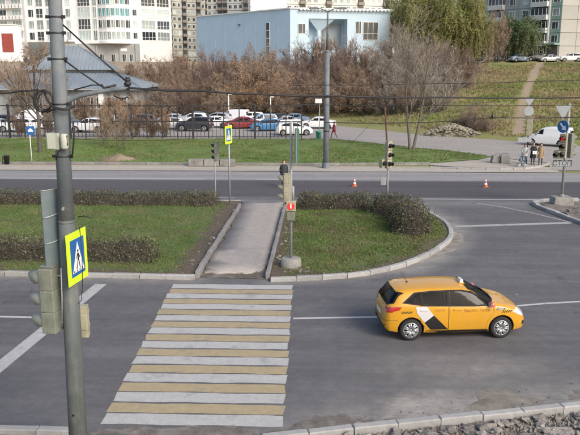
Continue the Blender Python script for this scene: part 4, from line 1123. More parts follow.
# crossing sign on the right of the pole
def crossing_sign(parent, c, wdir, w, h, stripes=True, off=.012):
    """square crossing sign in a fluorescent border: c centre, wdir left-to-right direction seen from its front"""
    wd = Vector(wdir).normalized(); up = Vector((0, 0, 1)); nn = wd.cross(up)
    m = MB(); m.extrude([(-w / 2, -h / 2), (w / 2, -h / 2), (w / 2, h / 2), (-w / 2, h / 2)], Vector(c) - nn * 0, wd, up, .018); bd = m.build('border', ['fluor_yellow'], parent)
    f0 = Vector(c) + nn * .019
    w2, h2 = w * .70, h * .72
    m = MB(); m.extrude([(-w2 / 2, -h2 / 2), (w2 / 2, -h2 / 2), (w2 / 2, h2 / 2), (-w2 / 2, h2 / 2)], f0, wd, up, .003); m.build('face', 'sign_blue', parent)
    f1 = f0 + nn * .004
    s = h2
    m = MB(); m.extrude([(-.42 * w2, -.40 * s), (.42 * w2, -.40 * s), (0, .42 * s)], f1, wd, up, .002); m.build('triangle', 'sign_white', parent)
    f2 = f1 + nn * .003
    m = MB()
    ell = lambda cx, cy, r: [(cx * w2 + r * w2 * math.cos(t), cy * s + r * s * math.sin(t)) for t in np.linspace(0, 2 * math.pi, 10, endpoint=False)]
    m.extrude(ell(.0, .16, .045), f2, wd, up, .002)
    for q in ([(-.05, .10), (.05, .10), (.06, -.08), (-.04, -.08)], [(-.05, .09), (-.02, .1), (-.12, -.05), (-.15, -.03)], [(.03, .1), (.06, .08), (.14, -.02), (.11, -.05)],
              [(-.04, -.07), (.01, -.07), (-.11, -.32), (-.16, -.31)], [(.01, -.07), (.06, -.08), (.13, -.32), (.08, -.33)]):
        m.extrude([(a * w2, c_ * s) for a, c_ in q], f2, wd, up, .002)
    for k in range(4):
        x0 = -.36 + k * .2
        m.extrude([(x0 * w2, -.385 * s), ((x0 + .07) * w2, -.385 * s), ((x0 + .08) * w2, -.34 * s), ((x0 + .02) * w2, -.34 * s)], f2, wd, up, .002)
    m.build('walking_figure', 'sign_black', parent)
    return bd
cs = thing('crossing_sign', 'pedestrian crossing sign in a fluorescent yellow border on the right of the big pole', 'road sign', b)
s0 = loc(66.8, 261, -.34); s1 = loc(86.0, 252.2, .36); zc = (loc(66.8, 261, -.34).z + loc(86, 252, .36).z) / 2
wd = Vector((s1.x - s0.x, s1.y - s0.y, 0))
crossing_sign(cs, Vector(((s0.x + s1.x) / 2, (s0.y + s1.y) / 2, zc)), wd, wd.length, loc(70, 236).z - loc(70, 286).z)
m = MB(); cc = Vector(((s0.x + s1.x) / 2, (s0.y + s1.y) / 2, zc)); nn = wd.normalized().cross(Vector((0, 0, 1)))
for dz in (-.25, .25): m.box(cc - nn * .02 + Vector((0, 0, dz)), (.5, .02, .04), 0, math.atan2(wd.y, wd.x)); m.tube([cc - nn * .02 + Vector((0, 0, dz)), T(zc + dz)], .015, 6)
m.build('mount', 'galv', cs)
m = MB(); m.tube([loc(79.5, 227, -.25), loc(82, 250, -.3), loc(82.5, 285, -.3), loc(81.5, 300, -.2), loc(78, 304, -.16)], .007, 5); m.tube([loc(78, 217, -.1), loc(84, 216, -.15), loc(91, 218, -.2)], .01, 5); m.build('loose_wire', 'cable', cs)
# traffic light seen from its side
ts = thing('traffic_light', 'grey-green three-lamp traffic light seen side-on, on the left of the big pole', 'traffic light', b)
z0 = loc(52, 330).z; z1 = loc(52, 266).z
c = (loc(52.5, 330) + loc(52.5, 266)) / 2 + Vector((0, -.05, 0)); c.z = (z0 + z1) / 2
signal_head(ts, c, Vector((-1, .15, 0)), z1 - z0, .32, .25, 'signal_olive', 'signal_visor', ['lens_red_off', 'lens_amber_off', 'lens_green_off'], down=.95)
m = MB()
for dz in (-.42, .42): m.tube([c + Vector((.1, 0, dz)), T(c.z + dz)], .02, 8)
m.tube([loc(61, 268, -.16), loc(62, 300, -.18), loc(62, 326, -.18)], .012, 6); m.build('bracket', 'galv', ts)
# pedestrian signal box behind the pole
pb = thing('pedestrian_signal', 'cream pedestrian signal box low on the right of the big pole', 'traffic light', b)
c = loc(82.5, 321, .16); hh = loc(82, 306, .16).z - loc(82, 337, .16).z
m = MB(); m.box(c, (.2, .18, hh * .49), 0, .1); m.box(c + Vector((0, 0, 0)), (.21, .15, hh), 0, .1); m.build('case', 'signal_cream', pb, bevel=.012)
for dz in (-.13, .13):
    m = MB(); hood(m, c + Vector((0, .09, dz)), (0, 1, 0), .085, .12); m.build('visor', 'signal_cream', pb, recalc=False)
m = MB(); m.tube([c, T(c.z)], .02, 6); m.build('bracket', 'galv', pb)

# ---- posts across the road
def post(parent, x0, r, z1, m_='post_grey', z0=-.05, name='post', taper=.85):
    m = MB(); m.tube([(x0[0], x0[1], z0), (x0[0], x0[1], z1)], [r, r * taper], 12); m.lathe([(r * taper, 0), (r * taper * .6, .03), (0, .035)], (x0[0], x0[1], z1), 12)
    return m.build(name, m_, parent)
# signal at the path corner of the right island, in a concrete drum
p = G(291, 269); Y = p.y
pc = thing('traffic_light', 'cream traffic light in a concrete drum by the path with a red pedestrian lamp below', 'traffic light', p)
l = lambda px, py, dy=0: A(px, py, Y + dy) - p
m = MB(); m.lathe([(0, .45), (.3, .45), (.37, .42), (.40, .05), (.40, -.1)], (0, 0, .0), 24); m.build('concrete_drum', 'concrete', pc)
post(pc, (0, 0), .055, l(296, 122).z, z0=.4, m_='post_grey')
z1 = l(287, 174).z; z0 = l(287, 201).z
signal_head(pc, (l(287.3, 187).x, -.02, (z0 + z1) / 2), (-1, .1, 0), z1 - z0, .30, .24, 'signal_cream', 'signal_cream', ['lens_red_off', 'lens_amber_off', 'lens_green_off'])
m = MB()
for dz in (-.3, .3): m.tube([(l(287, 187).x, 0, (z0 + z1) / 2 + dz), (0, 0, (z0 + z1) / 2 + dz)], .02, 6)
m.build('bracket', 'galv', pc)
zr = l(291, 205.5).z; xr = l(291, 205).x
m = MB(); m.box((xr, -.1, zr), (.36, .18, .38)); hd = m.build('pedestrian_lamp', 'signal_cream', pc, bevel=.02)
m = MB(); disc(m, (xr, -.193, zr), (0, -1, 0), .135, .012, seg=24); m.build('lens', 'lens_red', hd)
m = MB(); m.box((xr, -.21, zr), (.05, .004, .15)); disc(m, (xr, -.208, zr + .095), (0, -1, 0), .025, .004, seg=10); m.build('standing_figure', 'sign_white', hd)
m = MB(); m.box((xr, -.1, zr - .38), (.3, .16, .32)); m.build('lower_lamp', 'signal_olive', pc, bevel=.02)
m = MB(); m.tube([(l(293, 188).x, -.02, l(293, 186).z), (l(293, 188).x, -.02, l(293, 200).z)], .05, 8); m.build('cable_sleeve', 'post_grey', pc)
sg = thing('crossing_sign', 'crossing sign seen edge-on in dark green, high on the path signal post', 'road sign', p)
cz = (l(297, 129).z + l(297, 162).z) / 2; hz = l(297, 129).z - l(297, 162).z
m = MB(); m.box((l(297.3, 145).x, 0.0, cz), (.10, .72, hz), 0, .08); m.build('panel', 'sign_dark_green', sg)
m = MB(); m.box((l(295.6, 145).x, 0, cz), (.02, .8, hz * 1.02), 0, .08); m.build('edge_frame', 'galv', sg)
# two posts at the left side of the path
p = G(230, 207); Y = p.y; l = lambda px, py, dy=0: A(px, py, Y + dy) - p
cs2 = thing('crossing_sign', 'narrow crossing sign with fluorescent border on a post left of the path far end', 'road sign', p)
post(cs2, (0, 0), .05, l(230, 124).z, 'galv')
cz = (l(230, 125.5).z + l(230, 143.5).z) / 2; hz = l(230, 125.5).z - l(230, 143.5).z
wv = Vector((.27, .72, 0))
crossing_sign(cs2, Vector((.0, -.12, cz)), wv, .78, hz)
p = G(215.7, 206); Y = p.y; l = lambda px, py, dy=0: A(px, py, Y + dy) - p
t2 = thing('traffic_light', 'slim traffic light turned away on a thin post behind the left hedge', 'traffic light', p)
post(t2, (0, 0), .045, l(216, 147).z, 'post_grey')
signal_head(t2, (.12, 0, l(216, 151.5).z), (-1, .2, 0), .98, .26, .2, 'signal_olive', 'black_metal', ['lens_red_off', 'lens_amber_off', 'lens_green_off'])
# signal with a side arrow section behind the right island
p = G(387, 204); Y = p.y; l = lambda px, py, dy=0: A(px, py, Y + dy) - p
t3 = thing('traffic_light', 'cream traffic light with a side arrow lamp on a post behind the right island', 'traffic light', p)
post(t3, (0, 0), .06, l(386, 150).z, 'post_grey')
m = MB(); m.tube([(0, .02, l(385, 165).z), (l(384.2, 107).x + .05, .02, l(385, 107).z)], [.055, .045], 8); m.build('wooden_extension', 'rust_brown', t3)
def face_signal(parent, cx, cz, w, h, n, lit=None, k=3, d=.22, nm='signal_head'):
    lens = ['lens_red_off', 'lens_amber_off', 'lens_green_off'] if k == 3 else ['lens_green_off']
    if lit is not None: lens[lit] = 'lens_red'
    return signal_head(parent, (cx, -.12, cz), n, h, w, d, 'signal_cream', 'black_metal', lens, nm)
z1 = l(389, 141).z; z0 = l(389, 168).z; n3 = Vector((.62, -.78, 0))
face_signal(t3, l(388.5, 150).x, (z0 + z1) / 2, .34, z1 - z0, n3)
face_signal(t3, l(383, 160).x - .02, l(383, 163).z, .34, .46, n3, k=1, nm='arrow_lamp')
m = MB(); m.box((l(381.5, 180).x + .1, -.08, l(381, 181).z), (.3, .16, .42)); m.build('control_box', 'post_grey', t3, bevel=.01)
# far right signal standing on a concrete block
p = G(561, 206); Y = p.y; l = lambda px, py, dy=0: A(px, py, Y + dy) - p
blk = thing('concrete_block', 'square concrete foundation block under the right-hand traffic light', 'concrete block', p)
m = MB(); m.box((0, 0, .28), (1.05, .8, .5), 0, .06, taper=.96); m.build('block', 'concrete', blk, bevel=.03)
m = MB(); m.lathe([(0, .62), (.12, .62), (.14, .53), (.14, .5)], (0, 0, 0.031), 12); m.build('collar', 'kerb_dark', blk)
t4 = thing('traffic_light', 'cream traffic light showing red above a stop plate at the right edge', 'traffic light', p)
post(t4, (0, 0), .075, l(563, 104).z, 'post_grey', z0=.56)
z1 = l(563, 134).z; z0 = l(563, 158).z
n4 = Vector((-.62, -.78, 0))
face_signal(t4, l(562.5, 146).x, (z0 + z1) / 2, .36, z1 - z0, n4, lit=0)
face_signal(t4, l(556, 155).x, l(553, 154.3).z, .32, .40, n4, k=1, nm='arrow_lamp')
hd = signal_head(t4, (l(571, 146).x, .1, (z0 + z1) / 2), (.9, .43, 0), z1 - z0, .34, .22, 'signal_olive', 'signal_olive', ['lens_red_off', 'lens_amber_off', 'lens_green_off'], 'side_signal_head')
rs = thing('plate_sign', 'white plate with black lettering under the right-hand traffic light', 'road sign', p)
m = MB(); cz = l(562, 163.2).z; cx = l(561.5, 163).x; m.box((cx, -.10, cz), (1.0, .015, .36)); m.build('plate', 'plate_grey', rs)
vs, fs = text_mesh('СТОП', .36, .002); m = MB(); m.add([(cx + v[0] * 1.0, -.111 - v[2], cz + v[1]) for v in vs], fs); m.build('lettering', 'sign_black', rs)
m = MB()
for sx, sz, w, h in ((0, .17, 1.0, .02), (0, -.17, 1.0, .02), (-.49, 0, .02, .36), (.49, 0, .02, .36)): m.box((cx + sx, -.1095, cz + sz), (w, .004, h))
m.build('rim', 'sign_black', rs)
gw = thing('yield_sign', 'grey inverted triangle sign seen from its back at the top of the right-hand signal post', 'road sign', p)
cz = l(563, 105.5).z; x3 = l(563.3, 105).x
m = MB(); m.extrude([(-.42, 0), (0, -.74), (.42, 0)], (x3, -.06, cz), (1, 0, 0), (0, 0, 1), .02); m.build('panel', 'plate_grey', gw)
m = MB(); m.tube([(x3 - .43, -.062, cz), (x3, -.062, cz - .75), (x3 + .43, -.062, cz), (x3 - .43, -.062, cz)], .02, 6); m.build('rim', 'galv', gw)
bl = thing('direction_sign', 'round blue sign with a white arrow above the right-hand traffic light', 'road sign', p)
cz = l(562.5, 126.5).z; xb = l(562.4, 126).x
m = MB(); disc(m, (xb, -.12, cz), (-.78, -.62, 0), .33, .02, seg=28); m.build('disc', 'sign_blue', bl)
m = MB(); fn = Vector((-.78, -.62, 0)).normalized(); sx = Vector((.62, -.78, 0)).normalized()
m.extrude([(-.20, .15), (-.13, .21), (.06, .0), (.14, .08), (.19, -.19), (-.08, -.14), (-.01, -.07)], Vector((xb, -.12, cz)) + fn * .024, sx, (0, 0, 1), .003); m.build('arrow', 'sign_white', bl)
# sign cluster at the far corner, seen from behind
p = G(526, 165); Y = p.y; l = lambda px, py, dy=0: A(px, py, Y + dy) - p
ps = thing('sign_post', 'thin post behind the three pedestrians with grey backs of a triangle and round sign', 'road sign', p)
post(ps, (0, 0), .05, l(527, 97).z, 'black_metal')
m = MB(); m.extrude([(-.40, 0), (0, -.66), (.40, 0)], (l(529.5, 97).x, -.07, l(529, 97.5).z), (1, 0, 0), (0, 0, 1), .02); m.build('triangle_sign', 'plate_grey', ps)
m = MB(); disc(m, (l(528.5, 111).x, -.09, l(528, 111).z), (0, -1, 0), .37, .02, seg=24); m.build('round_sign', 'plate_grey', ps)
t5 = thing('traffic_light', 'cream traffic light seen from its back behind the three pedestrians', 'traffic light', p)
z1 = l(529, 117).z; z0 = l(529, 135.5).z
signal_head(t5, (l(529.3, 126).x, -.1, (z0 + z1) / 2), (.35, .93, 0), z1 - z0, .42, .25, 'signal_cream', 'black_metal', ['lens_red_off', 'lens_amber_off', 'lens_green_off'])
m = MB()
for dz in (-.3, .3): m.tube([(l(529, 126).x, -.08, (z0 + z1) / 2 + dz), (0, 0, (z0 + z1) / 2 + dz)], .02, 6)
m.build('bracket', 'galv', t5)
gp = thing('plate_sign', 'pale grey plate seen from behind under the far corner traffic light', 'road sign', p)
m = MB(); m.box((l(524.5, 139.5).x, -.09, l(524, 139.6).z), (1.0, .02, .36)); m.build('plate', 'plate_grey', gp)
m = MB(); m.box((l(524.5, 139.5).x, -.105, l(524, 139.6).z), (.06, .01, .38)); m.build('clamp', 'galv', gp)
# small blue sign on the left verge
p = G(32, 163.2); Y = p.y; l = lambda px, py, dy=0: A(px, py, Y + dy) - p
bs = thing('parking_sign', 'small square blue sign on a thin pale post at the left verge', 'road sign', p)
post(bs, (0, 0), .035, l(31, 125).z, 'white_paint')
m = MB(); m.box((l(31, 131).x - .02, -.05, l(31, 130.5).z), (.62, .02, .66)); m.build('panel', 'sign_blue', bs)
m = MB(); cz = l(31, 130.5).z; xx = l(31, 131).x - .02; m.extrude([(-.2, -.1), (.2, -.1), (.2, .02), (0, .2), (-.2, .02)], (xx, -.062, cz), (1, 0, 0), (0, 0, 1), .003); m.build('symbol', 'sign_white', bs)
lb = thing('litter_bin', 'small dark litter bin at the verge kerb on the far left', 'litter bin', G(7, 164))
m = MB(); m.lathe([(0, .0), (.18, 0), (.22, .6), (.25, .62), (.25, .66), (.2, .66), (.18, .4), (0, .4)], (0, 0, .0), 12); m.build('bin', 'sign_black', lb)
m = MB(); m.tube([(-.2, 0, .5), (-.32, 0, .6), (-.32, 0, -.02)], .02, 6); m.build('stand', 'black_metal', lb)
# white box sign by the car park and its green bin
p = G(319.3, 137); Y = p.y; l = lambda px, py, dy=0: A(px, py, Y + dy) - p
ws = thing('white_sign', 'white box sign on a thin post at the right end of the car park fence', 'sign', p)
post(ws, (0, 0), .045, l(319, 103).z, 'galv')
m = MB(); m.box((-.12, -.07, l(319, 101).z), (.72, .12, .46)); m.build('box', 'white_paint', ws, bevel=.02)
gb = thing('litter_bin', 'teal green litter bin at the right end of the car park fence', 'litter bin', G(318.6, 139.2))
m = MB(); m.lathe([(0, .0), (.22, 0), (.3, .75), (.33, .78), (.33, .84), (0, .9)], (0, 0, 0), 14); m.build('bin', 'bin_green', gb); m = MB(); m.box((0, -.29, .6), (.22, .03, .14)); m.build('slot', 'sign_black', gb)
# street lamp in the middle
p = G(326, 168); Y = p.y; l = lambda px, py, dy=0: A(px, py, Y + dy) - p
sl = thing('street_lamp', 'tall grey street lamp with a twin head on a stepped pole at the verge', 'street lamp', p)
zs = l(326, 52).z; zt = l(326, 11).z
m = MB(); m.tube([(0, 0, -.1), (0, 0, zs)], [.24, .17], 16); m.lathe([(.30, -.1), (.30, .3), (.25, .42)], (0, 0, 0), 16); m.lathe([(.19, -.03), (.2, 0), (.12, .12), (.08, .15)], (0, 0, zs), 16); m.build('lower_pole', 'pole_steel', sl)
m = MB(); m.tube([(0, 0, zs), (0, 0, zt)], [.085, .06], 10); m.build('upper_pole', 'pole_lower', sl)
for s in (-1, 1):
    m = MB(); m.tube([(0, 0, zt - .1), (s * .35, 0, zt + .12), (s * .7, 0, zt + .2)], .035, 6); a = m.build('lamp_arm', 'pole_lower', sl)
    m = MB(); m.box((s * 1.0, 0, zt + .2), (.75, .3, .14), taper=.7); hd = m.build('lamp_head', 'pole_steel', sl, bevel=.03)
    m = MB(); m.box((s * 1.05, 0, zt + .12), (.5, .22, .03)); m.build('lamp_glass', 'lamp_glass', hd)
m = MB()
for y in (97, 131): m.lathe([(.22, -.05), (.23, 0), (.22, .05)], (0, 0, l(326, y).z), 14)
m.build('clamp_band', 'black_metal', sl)
# white lamp posts in the car park
for i, (px, ty) in enumerate([(228.8, 94.5), (270.6, 97)]):
    p = A(px, 115, 96.0); p.z = 0
    t = thing('lamp_post', ['thin white lamp post in the car park left of the red car', 'thin white lamp post in the car park above the blue car'][i], 'street lamp', p, 0, 'white car park lamp posts')
    z = A(px, ty, 96).z
    m = MB(); m.tube([(0, 0, -.05), (0, 0, z)], [.08, .06], 8); m.build('post', 'white_paint', t)
    m = MB(); m.box((.22, -.05, z), (.5, .2, .12)); m.build('lamp_head', 'white_paint', t, bevel=.02)

# ---- overhead wires
def wire(label, pts, r, sag=.12):
    pts = [Vector(q) for q in pts]; out = []
    for a, c in zip(pts[:-1], pts[1:]):
        n = max(2, int((c - a).length / 2.5))
        for k in range(n): out.append(a.lerp(c, k / n) - Vector((0, 0, sag * 4 * (k / n) * (1 - k / n))))
    out.append(pts[-1])
    o = thing('overhead_wire', label, 'wire', (0, 0, 0))
    m = MB(); m.tube(out, r, 6, cap=False); m.build('strand', 'cable', o); return o, out
wire('thick black cable running from the bracket arm across the whole view to the right', [A(128, 88, b.y), A(200, 90.6, 13.2), A(262, 94.3, 14.4), A(330, 96, 15.6), A(440, 97.4, 17.5), A(590, 97.4, 20), A(760, 97, 23)], .022, .02)
wire('black cable from the left frame edge to the loop on the big pole', [A(-60, 99, b.y), A(0, 93.5, b.y), A(20, 91, b.y), A(38, 89.4, b.y), A(42, 91.5, b.y)], .016, .01)
wire('thin wire above the thick cable on the right', [A(290, 85.0, 26), A(430, 83.6, 27), A(560, 80.5, 28), A(660, 78, 29)], .016, .03)
wire('thin wire below the thick cable crossing the hill on the right', [A(280, 104.2, 26), A(420, 105.4, 26.5), A(580, 105.2, 27), A(700, 105, 27.5)], .014, .02)
o, _ = wire('trolley wire with a hanging insulator low on the right', [A(325, 122.5, 27), A(420, 122.6, 27), A(492, 117.6, 27), A(585, 117, 27), A(700, 117, 27)], .018, .03)
m = MB(); q = A(492.3, 117.8, 27); m.tube([q, q + Vector((0, 0, .2))], [.05, .02], 8); m.tube([q - Vector((.12, 0, 0)), q + Vector((.12, 0, 0))], .03, 6); m.build('insulator', 'cable', o)
wire('faint wire across the far verge left of the small signal', [A(70, 138.6, 40), A(120, 140.5, 40), A(178, 139.5, 40)], .016, .03)
wire('slanting thin wire over the car park road', [A(372, 122, 48), A(345, 150, 44), A(333, 162, 42)], .012, .03)

# ---- black metal fence of the car park
yF = fl(138.6)
xs0 = A(0, 138, yF).x - 7; xs1 = A(301.5, 138, yF).x
fe = thing('metal_fence', 'tall black metal fence of posts, rails and low pickets along the car park', 'fence', (xs0, yF, 0))
zt, zm, zl = A(200, 106, yF).z, A(200, 121.5, yF).z, A(200, 136.5, yF).z
n = 24; sp_ = (xs1 - xs0) / n
_fm = {}
def fpart(name, key, fn):
    if key not in _fm: _fm[key] = fn().mesh(name, 'fence_black')
    return _fm[key]
for k in range(n + 1):
    x = k * sp_; big = (k % 4 == 1)
    w = .2 if big else .10
    me = fpart('fence_post', ('p', big), lambda: MB().box((0, 0, zt / 2 - .05), (w, w, zt + .25)).lathe([(w * .75, 0), (w * .75, .03), (0, .12)], (0, 0, zt + .08), 6))
    link('fence_post', me, fe, (x, 0, 0))
for k in range(n):
    for z, h in ((zt, .10), (zm, .10), (zl, .07)):
        link('fence_rail', fpart('fence_rail', ('r', h), lambda: MB().box((0, 0, 0), (sp_ - .105, .05, h))), fe, ((k + .5) * sp_, .0, z))
    for j in range(1, 4):
        link('fence_picket', fpart('fence_picket', 'k', lambda: MB().box((0, 0, 0), (.05, .04, zm - .15))), fe, (k * sp_ + j * sp_ / 4, .045, (zm + .1) / 2))

# ---- concrete blocks, rubble, cones
def chunk_mesh(seed, flat=.6, m_='concrete_chunk'):
    rg = random.Random(seed); bm = bmesh.new()
    for _ in range(11): bm.verts.new((rg.uniform(-.5, .5), rg.uniform(-.5, .5), rg.uniform(-.5, .5) * flat))
    r = bmesh.ops.convex_hull(bm, input=bm.verts)
    bmesh.ops.delete(bm, geom=[v for v in bm.verts if not v.link_faces], context='VERTS')
    bmesh.ops.dissolve_limit(bm, angle_limit=R(14), verts=bm.verts, edges=bm.edges)
    bmesh.ops.bevel(bm, geom=list(bm.edges), offset=.05, segments=1, affect='EDGES')
    me = bpy.data.meshes.new('concrete_chunk'); bm.to_mesh(me); bm.free(); me.materials.append(M(m_)); return me
CH = [chunk_mesh(i, .35 + .1 * (i % 4)) for i in range(9)]
rg = random.Random(8)
def near_edge(t):
    s = t * (len(near_r) - 1); i = min(int(s), len(near_r) - 2); return near_r[i].lerp(near_r[i + 1], s - i)
nC = 0
for k in range(230):
    t = rg.uniform(.12, 1.0); e = near_edge(t); off = .25 + abs(rg.gauss(0, .42)); x, y = e.x + .1 * off, e.y - off
    s = rg.choice([.06, .08, .10, .12, .15, .19, .24]) * rg.uniform(.8, 1.15)
    if off < .5: s = min(s * 1.15, .38)
    o = link('concrete_chunk', CH[k % 9], None, (x, y, .05 + s * .12 + rg.uniform(0, .03)), (rg.uniform(-.45, .45), rg.uniform(-.45, .45), rg.uniform(0, 6.28)))
    o.scale = (s * 1.35, s, s)
    if s < .11: tag(o, 'small grey concrete chip in the dug-up strip below the near kerb', 'rubble', 'small concrete chips along the near kerb')
    elif s < .17: tag(o, 'fist to brick sized broken concrete chunk in the dug-up strip below the near kerb', 'rubble', 'broken concrete chunks along the near kerb')
    else: tag(o, 'large angular broken concrete lump in the dug-up strip below the near kerb', 'rubble', 'large concrete lumps along the near kerb')
for px, py, s in ((560, 433, .7),):
    q = G(px, py); o = link('concrete_slab', chunk_mesh(77, .25), None, (q.x, q.y, .06), (.05, -.03, .3)); o.scale = (s * 1.3, s * .8, .5)
    tag(o, 'largest pale broken concrete slab at the bottom right corner', 'rubble')
# gravel too small to count
rq = np.random.RandomState(4); V = []; F = []; o_ = 0
for k in range(2600):
    e = near_edge(rq.uniform(0, 1)); y = e.y - .12 - abs(rq.randn()) * .6; x = e.x + rq.uniform(-.2, .2); s_ = rq.uniform(.012, .045); a_ = rq.uniform(0, 6.28)
    pts_ = [(x + s_ * 1.3 * math.cos(a_ + j * 2.1 + rq.uniform(-.4, .4)), y + s_ * math.sin(a_ + j * 2.1 + rq.uniform(-.4, .4)), .03) for j in range(3)] + [(x, y, .05 + s_ * rq.uniform(.6, 1.2))]
    V += pts_; F += [(o_, o_ + 1, o_ + 3), (o_ + 1, o_ + 2, o_ + 3), (o_ + 2, o_, o_ + 3)]; o_ += 4
tag(link('gravel', np_mesh('gravel', V, F, [M('concrete_chunk')])), kind='stuff')
# stones along the path edges and under the signal drum
for k in range(70):
    if k < 24: q = G(rg.uniform(284, 312), rg.uniform(270, 276))
    elif k < 48:
        t = rg.random(); q = G(197 + 43 * t - rg.uniform(3, 14) * (1 - t * .5), 276 - 66 * t)
    else:
        t = rg.random(); q = G(270 + 17 * t + rg.uniform(2, 10), 276 - 60 * t)
    s = rg.uniform(.07, .2); o = link('stone', CH[k % 9], None, (q.x, q.y, .13), (rg.uniform(-.4, .4), rg.uniform(-.4, .4), rg.uniform(0, 6))); o.scale = (s * 1.3, s, s)
    if k < 24: tag(o, 'loose grey stone lying around the concrete drum of the path signal', 'stone', 'stones by the signal drum')
    elif k < 48: tag(o, 'loose stone in the soil left of the path kerb', 'stone', 'stones left of the path')
    else: tag(o, 'loose stone in the soil right of the path kerb', 'stone', 'stones right of the path')
for k in range(26):
    q = G(rg.uniform(560, 620), rg.uniform(209, 222)); 
    if q.x < G(556, 210).x: continue
    s = rg.uniform(.12, .34); o = link('stone', CH[k % 9], None, (q.x, q.y, .2), (rg.uniform(-.4, .4), rg.uniform(-.4, .4), rg.uniform(0, 6))); o.scale = (s * 1.3, s, s)
    tag(o, 'loose rubble stone on the far right island beside the signal block', 'stone', 'stones on the far right island')
# rubble heap at the foot of the hill
bm = bmesh.new(); hc = A(447, 131, 73.6)
bm.free()
V, F = [], []; off = 0
src = [([tuple(v.co) for v in c.vertices], [tuple(p.vertices) for p in c.polygons]) for c in CH]
mb = MB()
for k in range(620):
    u = rg.gauss(0, .38); w = rg.gauss(0, .4)
    if abs(u) > 1 or abs(w) > 1: continue
    hgt = 1.25 * max(0, 1 - abs(u) ** 1.4) * max(0, 1 - abs(w) ** 1.5)
    if rg.random() < .35: hgt *= rg.random()
    vs, fs = src[k % 9]; s = rg.uniform(.18, .55); mt = Matrix.Rotation(rg.uniform(0, 6), 4, 'Z') @ Matrix.Rotation(rg.uniform(-.6, .6), 4, 'X')
    mb.add([mt @ (Vector(v) * s) + Vector((u * 3.4 + .6, w * 1.8, hgt * .95)) for v in vs], fs)
hp_ = A(447, 137.2, 77); 
rh = thing('rubble_heap', 'heap of pale broken rubble at the foot of the grassy hill', 'rubble heap', (hp_.x, 77.6, 0.02))
o = mb.build('rubble', 'concrete_tan', rh, recalc=False); o['kind'] = 'stuff'
m = MB(); m.lathe([(0, 1.15), (.6, .95), (1.3, .45), (1.75, 0), (1.8, -.2)], (0, 0, 0), 20); o = m.build('heap_core', 'concrete_tan', rh); o.scale = (1.35, .6, .8); o.location = (.6, 0, 0)
# earth heap on the verge
eh = thing('earth_heap', 'low heap of brown earth on the verge near the left young tree', 'earth heap', (A(119, 159, 55.6).x, 55.6, .05))
v2, f2 = fill([(1.55 * math.cos(t), .9 * math.sin(t)) for t in np.linspace(0, 6.2831, 18, endpoint=False)], .16)
vx = np.array(v2); rr_ = np.clip(1 - np.hypot(vx[:, 0] / 1.55, vx[:, 1] / .9), 0, 1)
zz_ = .42 * rr_ ** .8 + rr_ * (fnoise(vx[:, 0], vx[:, 1], .5, 2) - .4) * .5
link('mound', np_mesh('mound', np.column_stack([vx, zz_]), np.array(f2), [M('earth_brown')], True), eh)
# concrete blocks on the verges
q = G(212, 166.5)
cb = thing('concrete_block', 'long low concrete block lying on the verge kerb behind the left crossing posts', 'concrete block', q)
for k in range(3): m = MB(); m.box((-1.45 + 1.22 * k * .98 + .22, .25, .28), (1.18, .6, .5), 0, .015 * k, taper=.95); m.build('segment', 'concrete', cb, bevel=.03)
for i, (px, py, rz_) in enumerate([(497, 163, .1), (505, 163.5, -.15)]):
    cb = thing('concrete_block', ['leaning concrete block at the right tip of the verge', 'upright concrete block between the verge tip and the pedestrians'][i], 'concrete block', G(px, py), rz_)
    m = MB(); m.box((0, 0, .28 + .1 * i), (.95 - .25 * i, .5, .55 + .2 * i), mat4=Matrix.Rotation(.12 - .2 * i, 4, 'Y'), taper=.92); m.build('block', 'concrete', cb, bevel=.04)
    m = MB(); m.tube([(-.15, 0, .5), (-.15, 0, .72 + .1 * i), (.15, 0, .72 + .1 * i), (.15, 0, .5)], .02, 6); m.build('lifting_loop', 'rust_brown', cb)
for i, (px, py) in enumerate([(354.5, 186.3), (485.5, 187)]):
    tc = thing('traffic_cone', ['orange and white traffic cone on the far road left of the side-arrow signal', 'orange and white traffic cone on the far road in front of the pedestrians'][i], 'traffic cone', G(px, py), 0, 'traffic cones on the far road')
    m = MB(); m.box((0, 0, .025), (.42, .42, .05)); m.lathe([(.17, .05), (.135, .22)], (0, 0, 0), 14); m.lathe([(.10, .38), (.07, .52)], (0, 0, 0), 14); m.lathe([(.04, .66), (.03, .72), (0, .72)], (0, 0, 0), 14); m.build('cone', 'cone_orange', tc)
    m = MB(); m.lathe([(.135, .22), (.10, .38)], (0, 0, 0), 14); m.lathe([(.07, .52), (.04, .66)], (0, 0, 0), 14); m.build('bands', 'white_paint', tc); tc.scale = (.75, .75, .72)
# ------------------------------------------------------------------ buildings
mat('wall_white', (0.86, 0.86, 0.84), .85, .06, .6)
mat('wall_cream', (0.64, 0.645, 0.62), .85, .08, .6)
mat('podium_grey', (0.34, 0.345, 0.34), .85, .1, .5)
mat('tower_grey', (0.40, 0.40, 0.35), .9, .12, .3, col2=(0.46, 0.47, 0.42), c2scale=.3)
mat('tower_brown', (0.26, 0.23, 0.20), .9, .12, .3)
mat('wall_blue', (0.50, 0.66, 0.79), .85, .06, .4)
mat('wall_pale_blue', (0.50, 0.63, 0.73), .85, .05, .4)
mat('wall_white_roof', (0.85, 0.85, 0.84), .8, .04, .4)
mat('panel_beige', (0.40, 0.39, 0.36), .9, .1, .4, rnd=.06)
mat('panel_green', (0.29, 0.40, 0.35), .9, .1, .4, rnd=.06)
mat('panel_grey', (0.36, 0.40, 0.39), .9, .1, .4, rnd=.06)
mat('joint_dark', (0.15, 0.15, 0.15), .9, .1, .4)
mat('glass_dark', (0.05, 0.06, 0.07), .12, .3, .5, rnd=.6)
mat('glass_pale', (0.36, 0.42, 0.41), .15, .3, .3, rnd=.5)
mat('glass_teal', (0.10, 0.27, 0.29), .15, .25, .4, rnd=.3)
mat('frame_white', (0.74, 0.74, 0.72), .6, .05, 1)
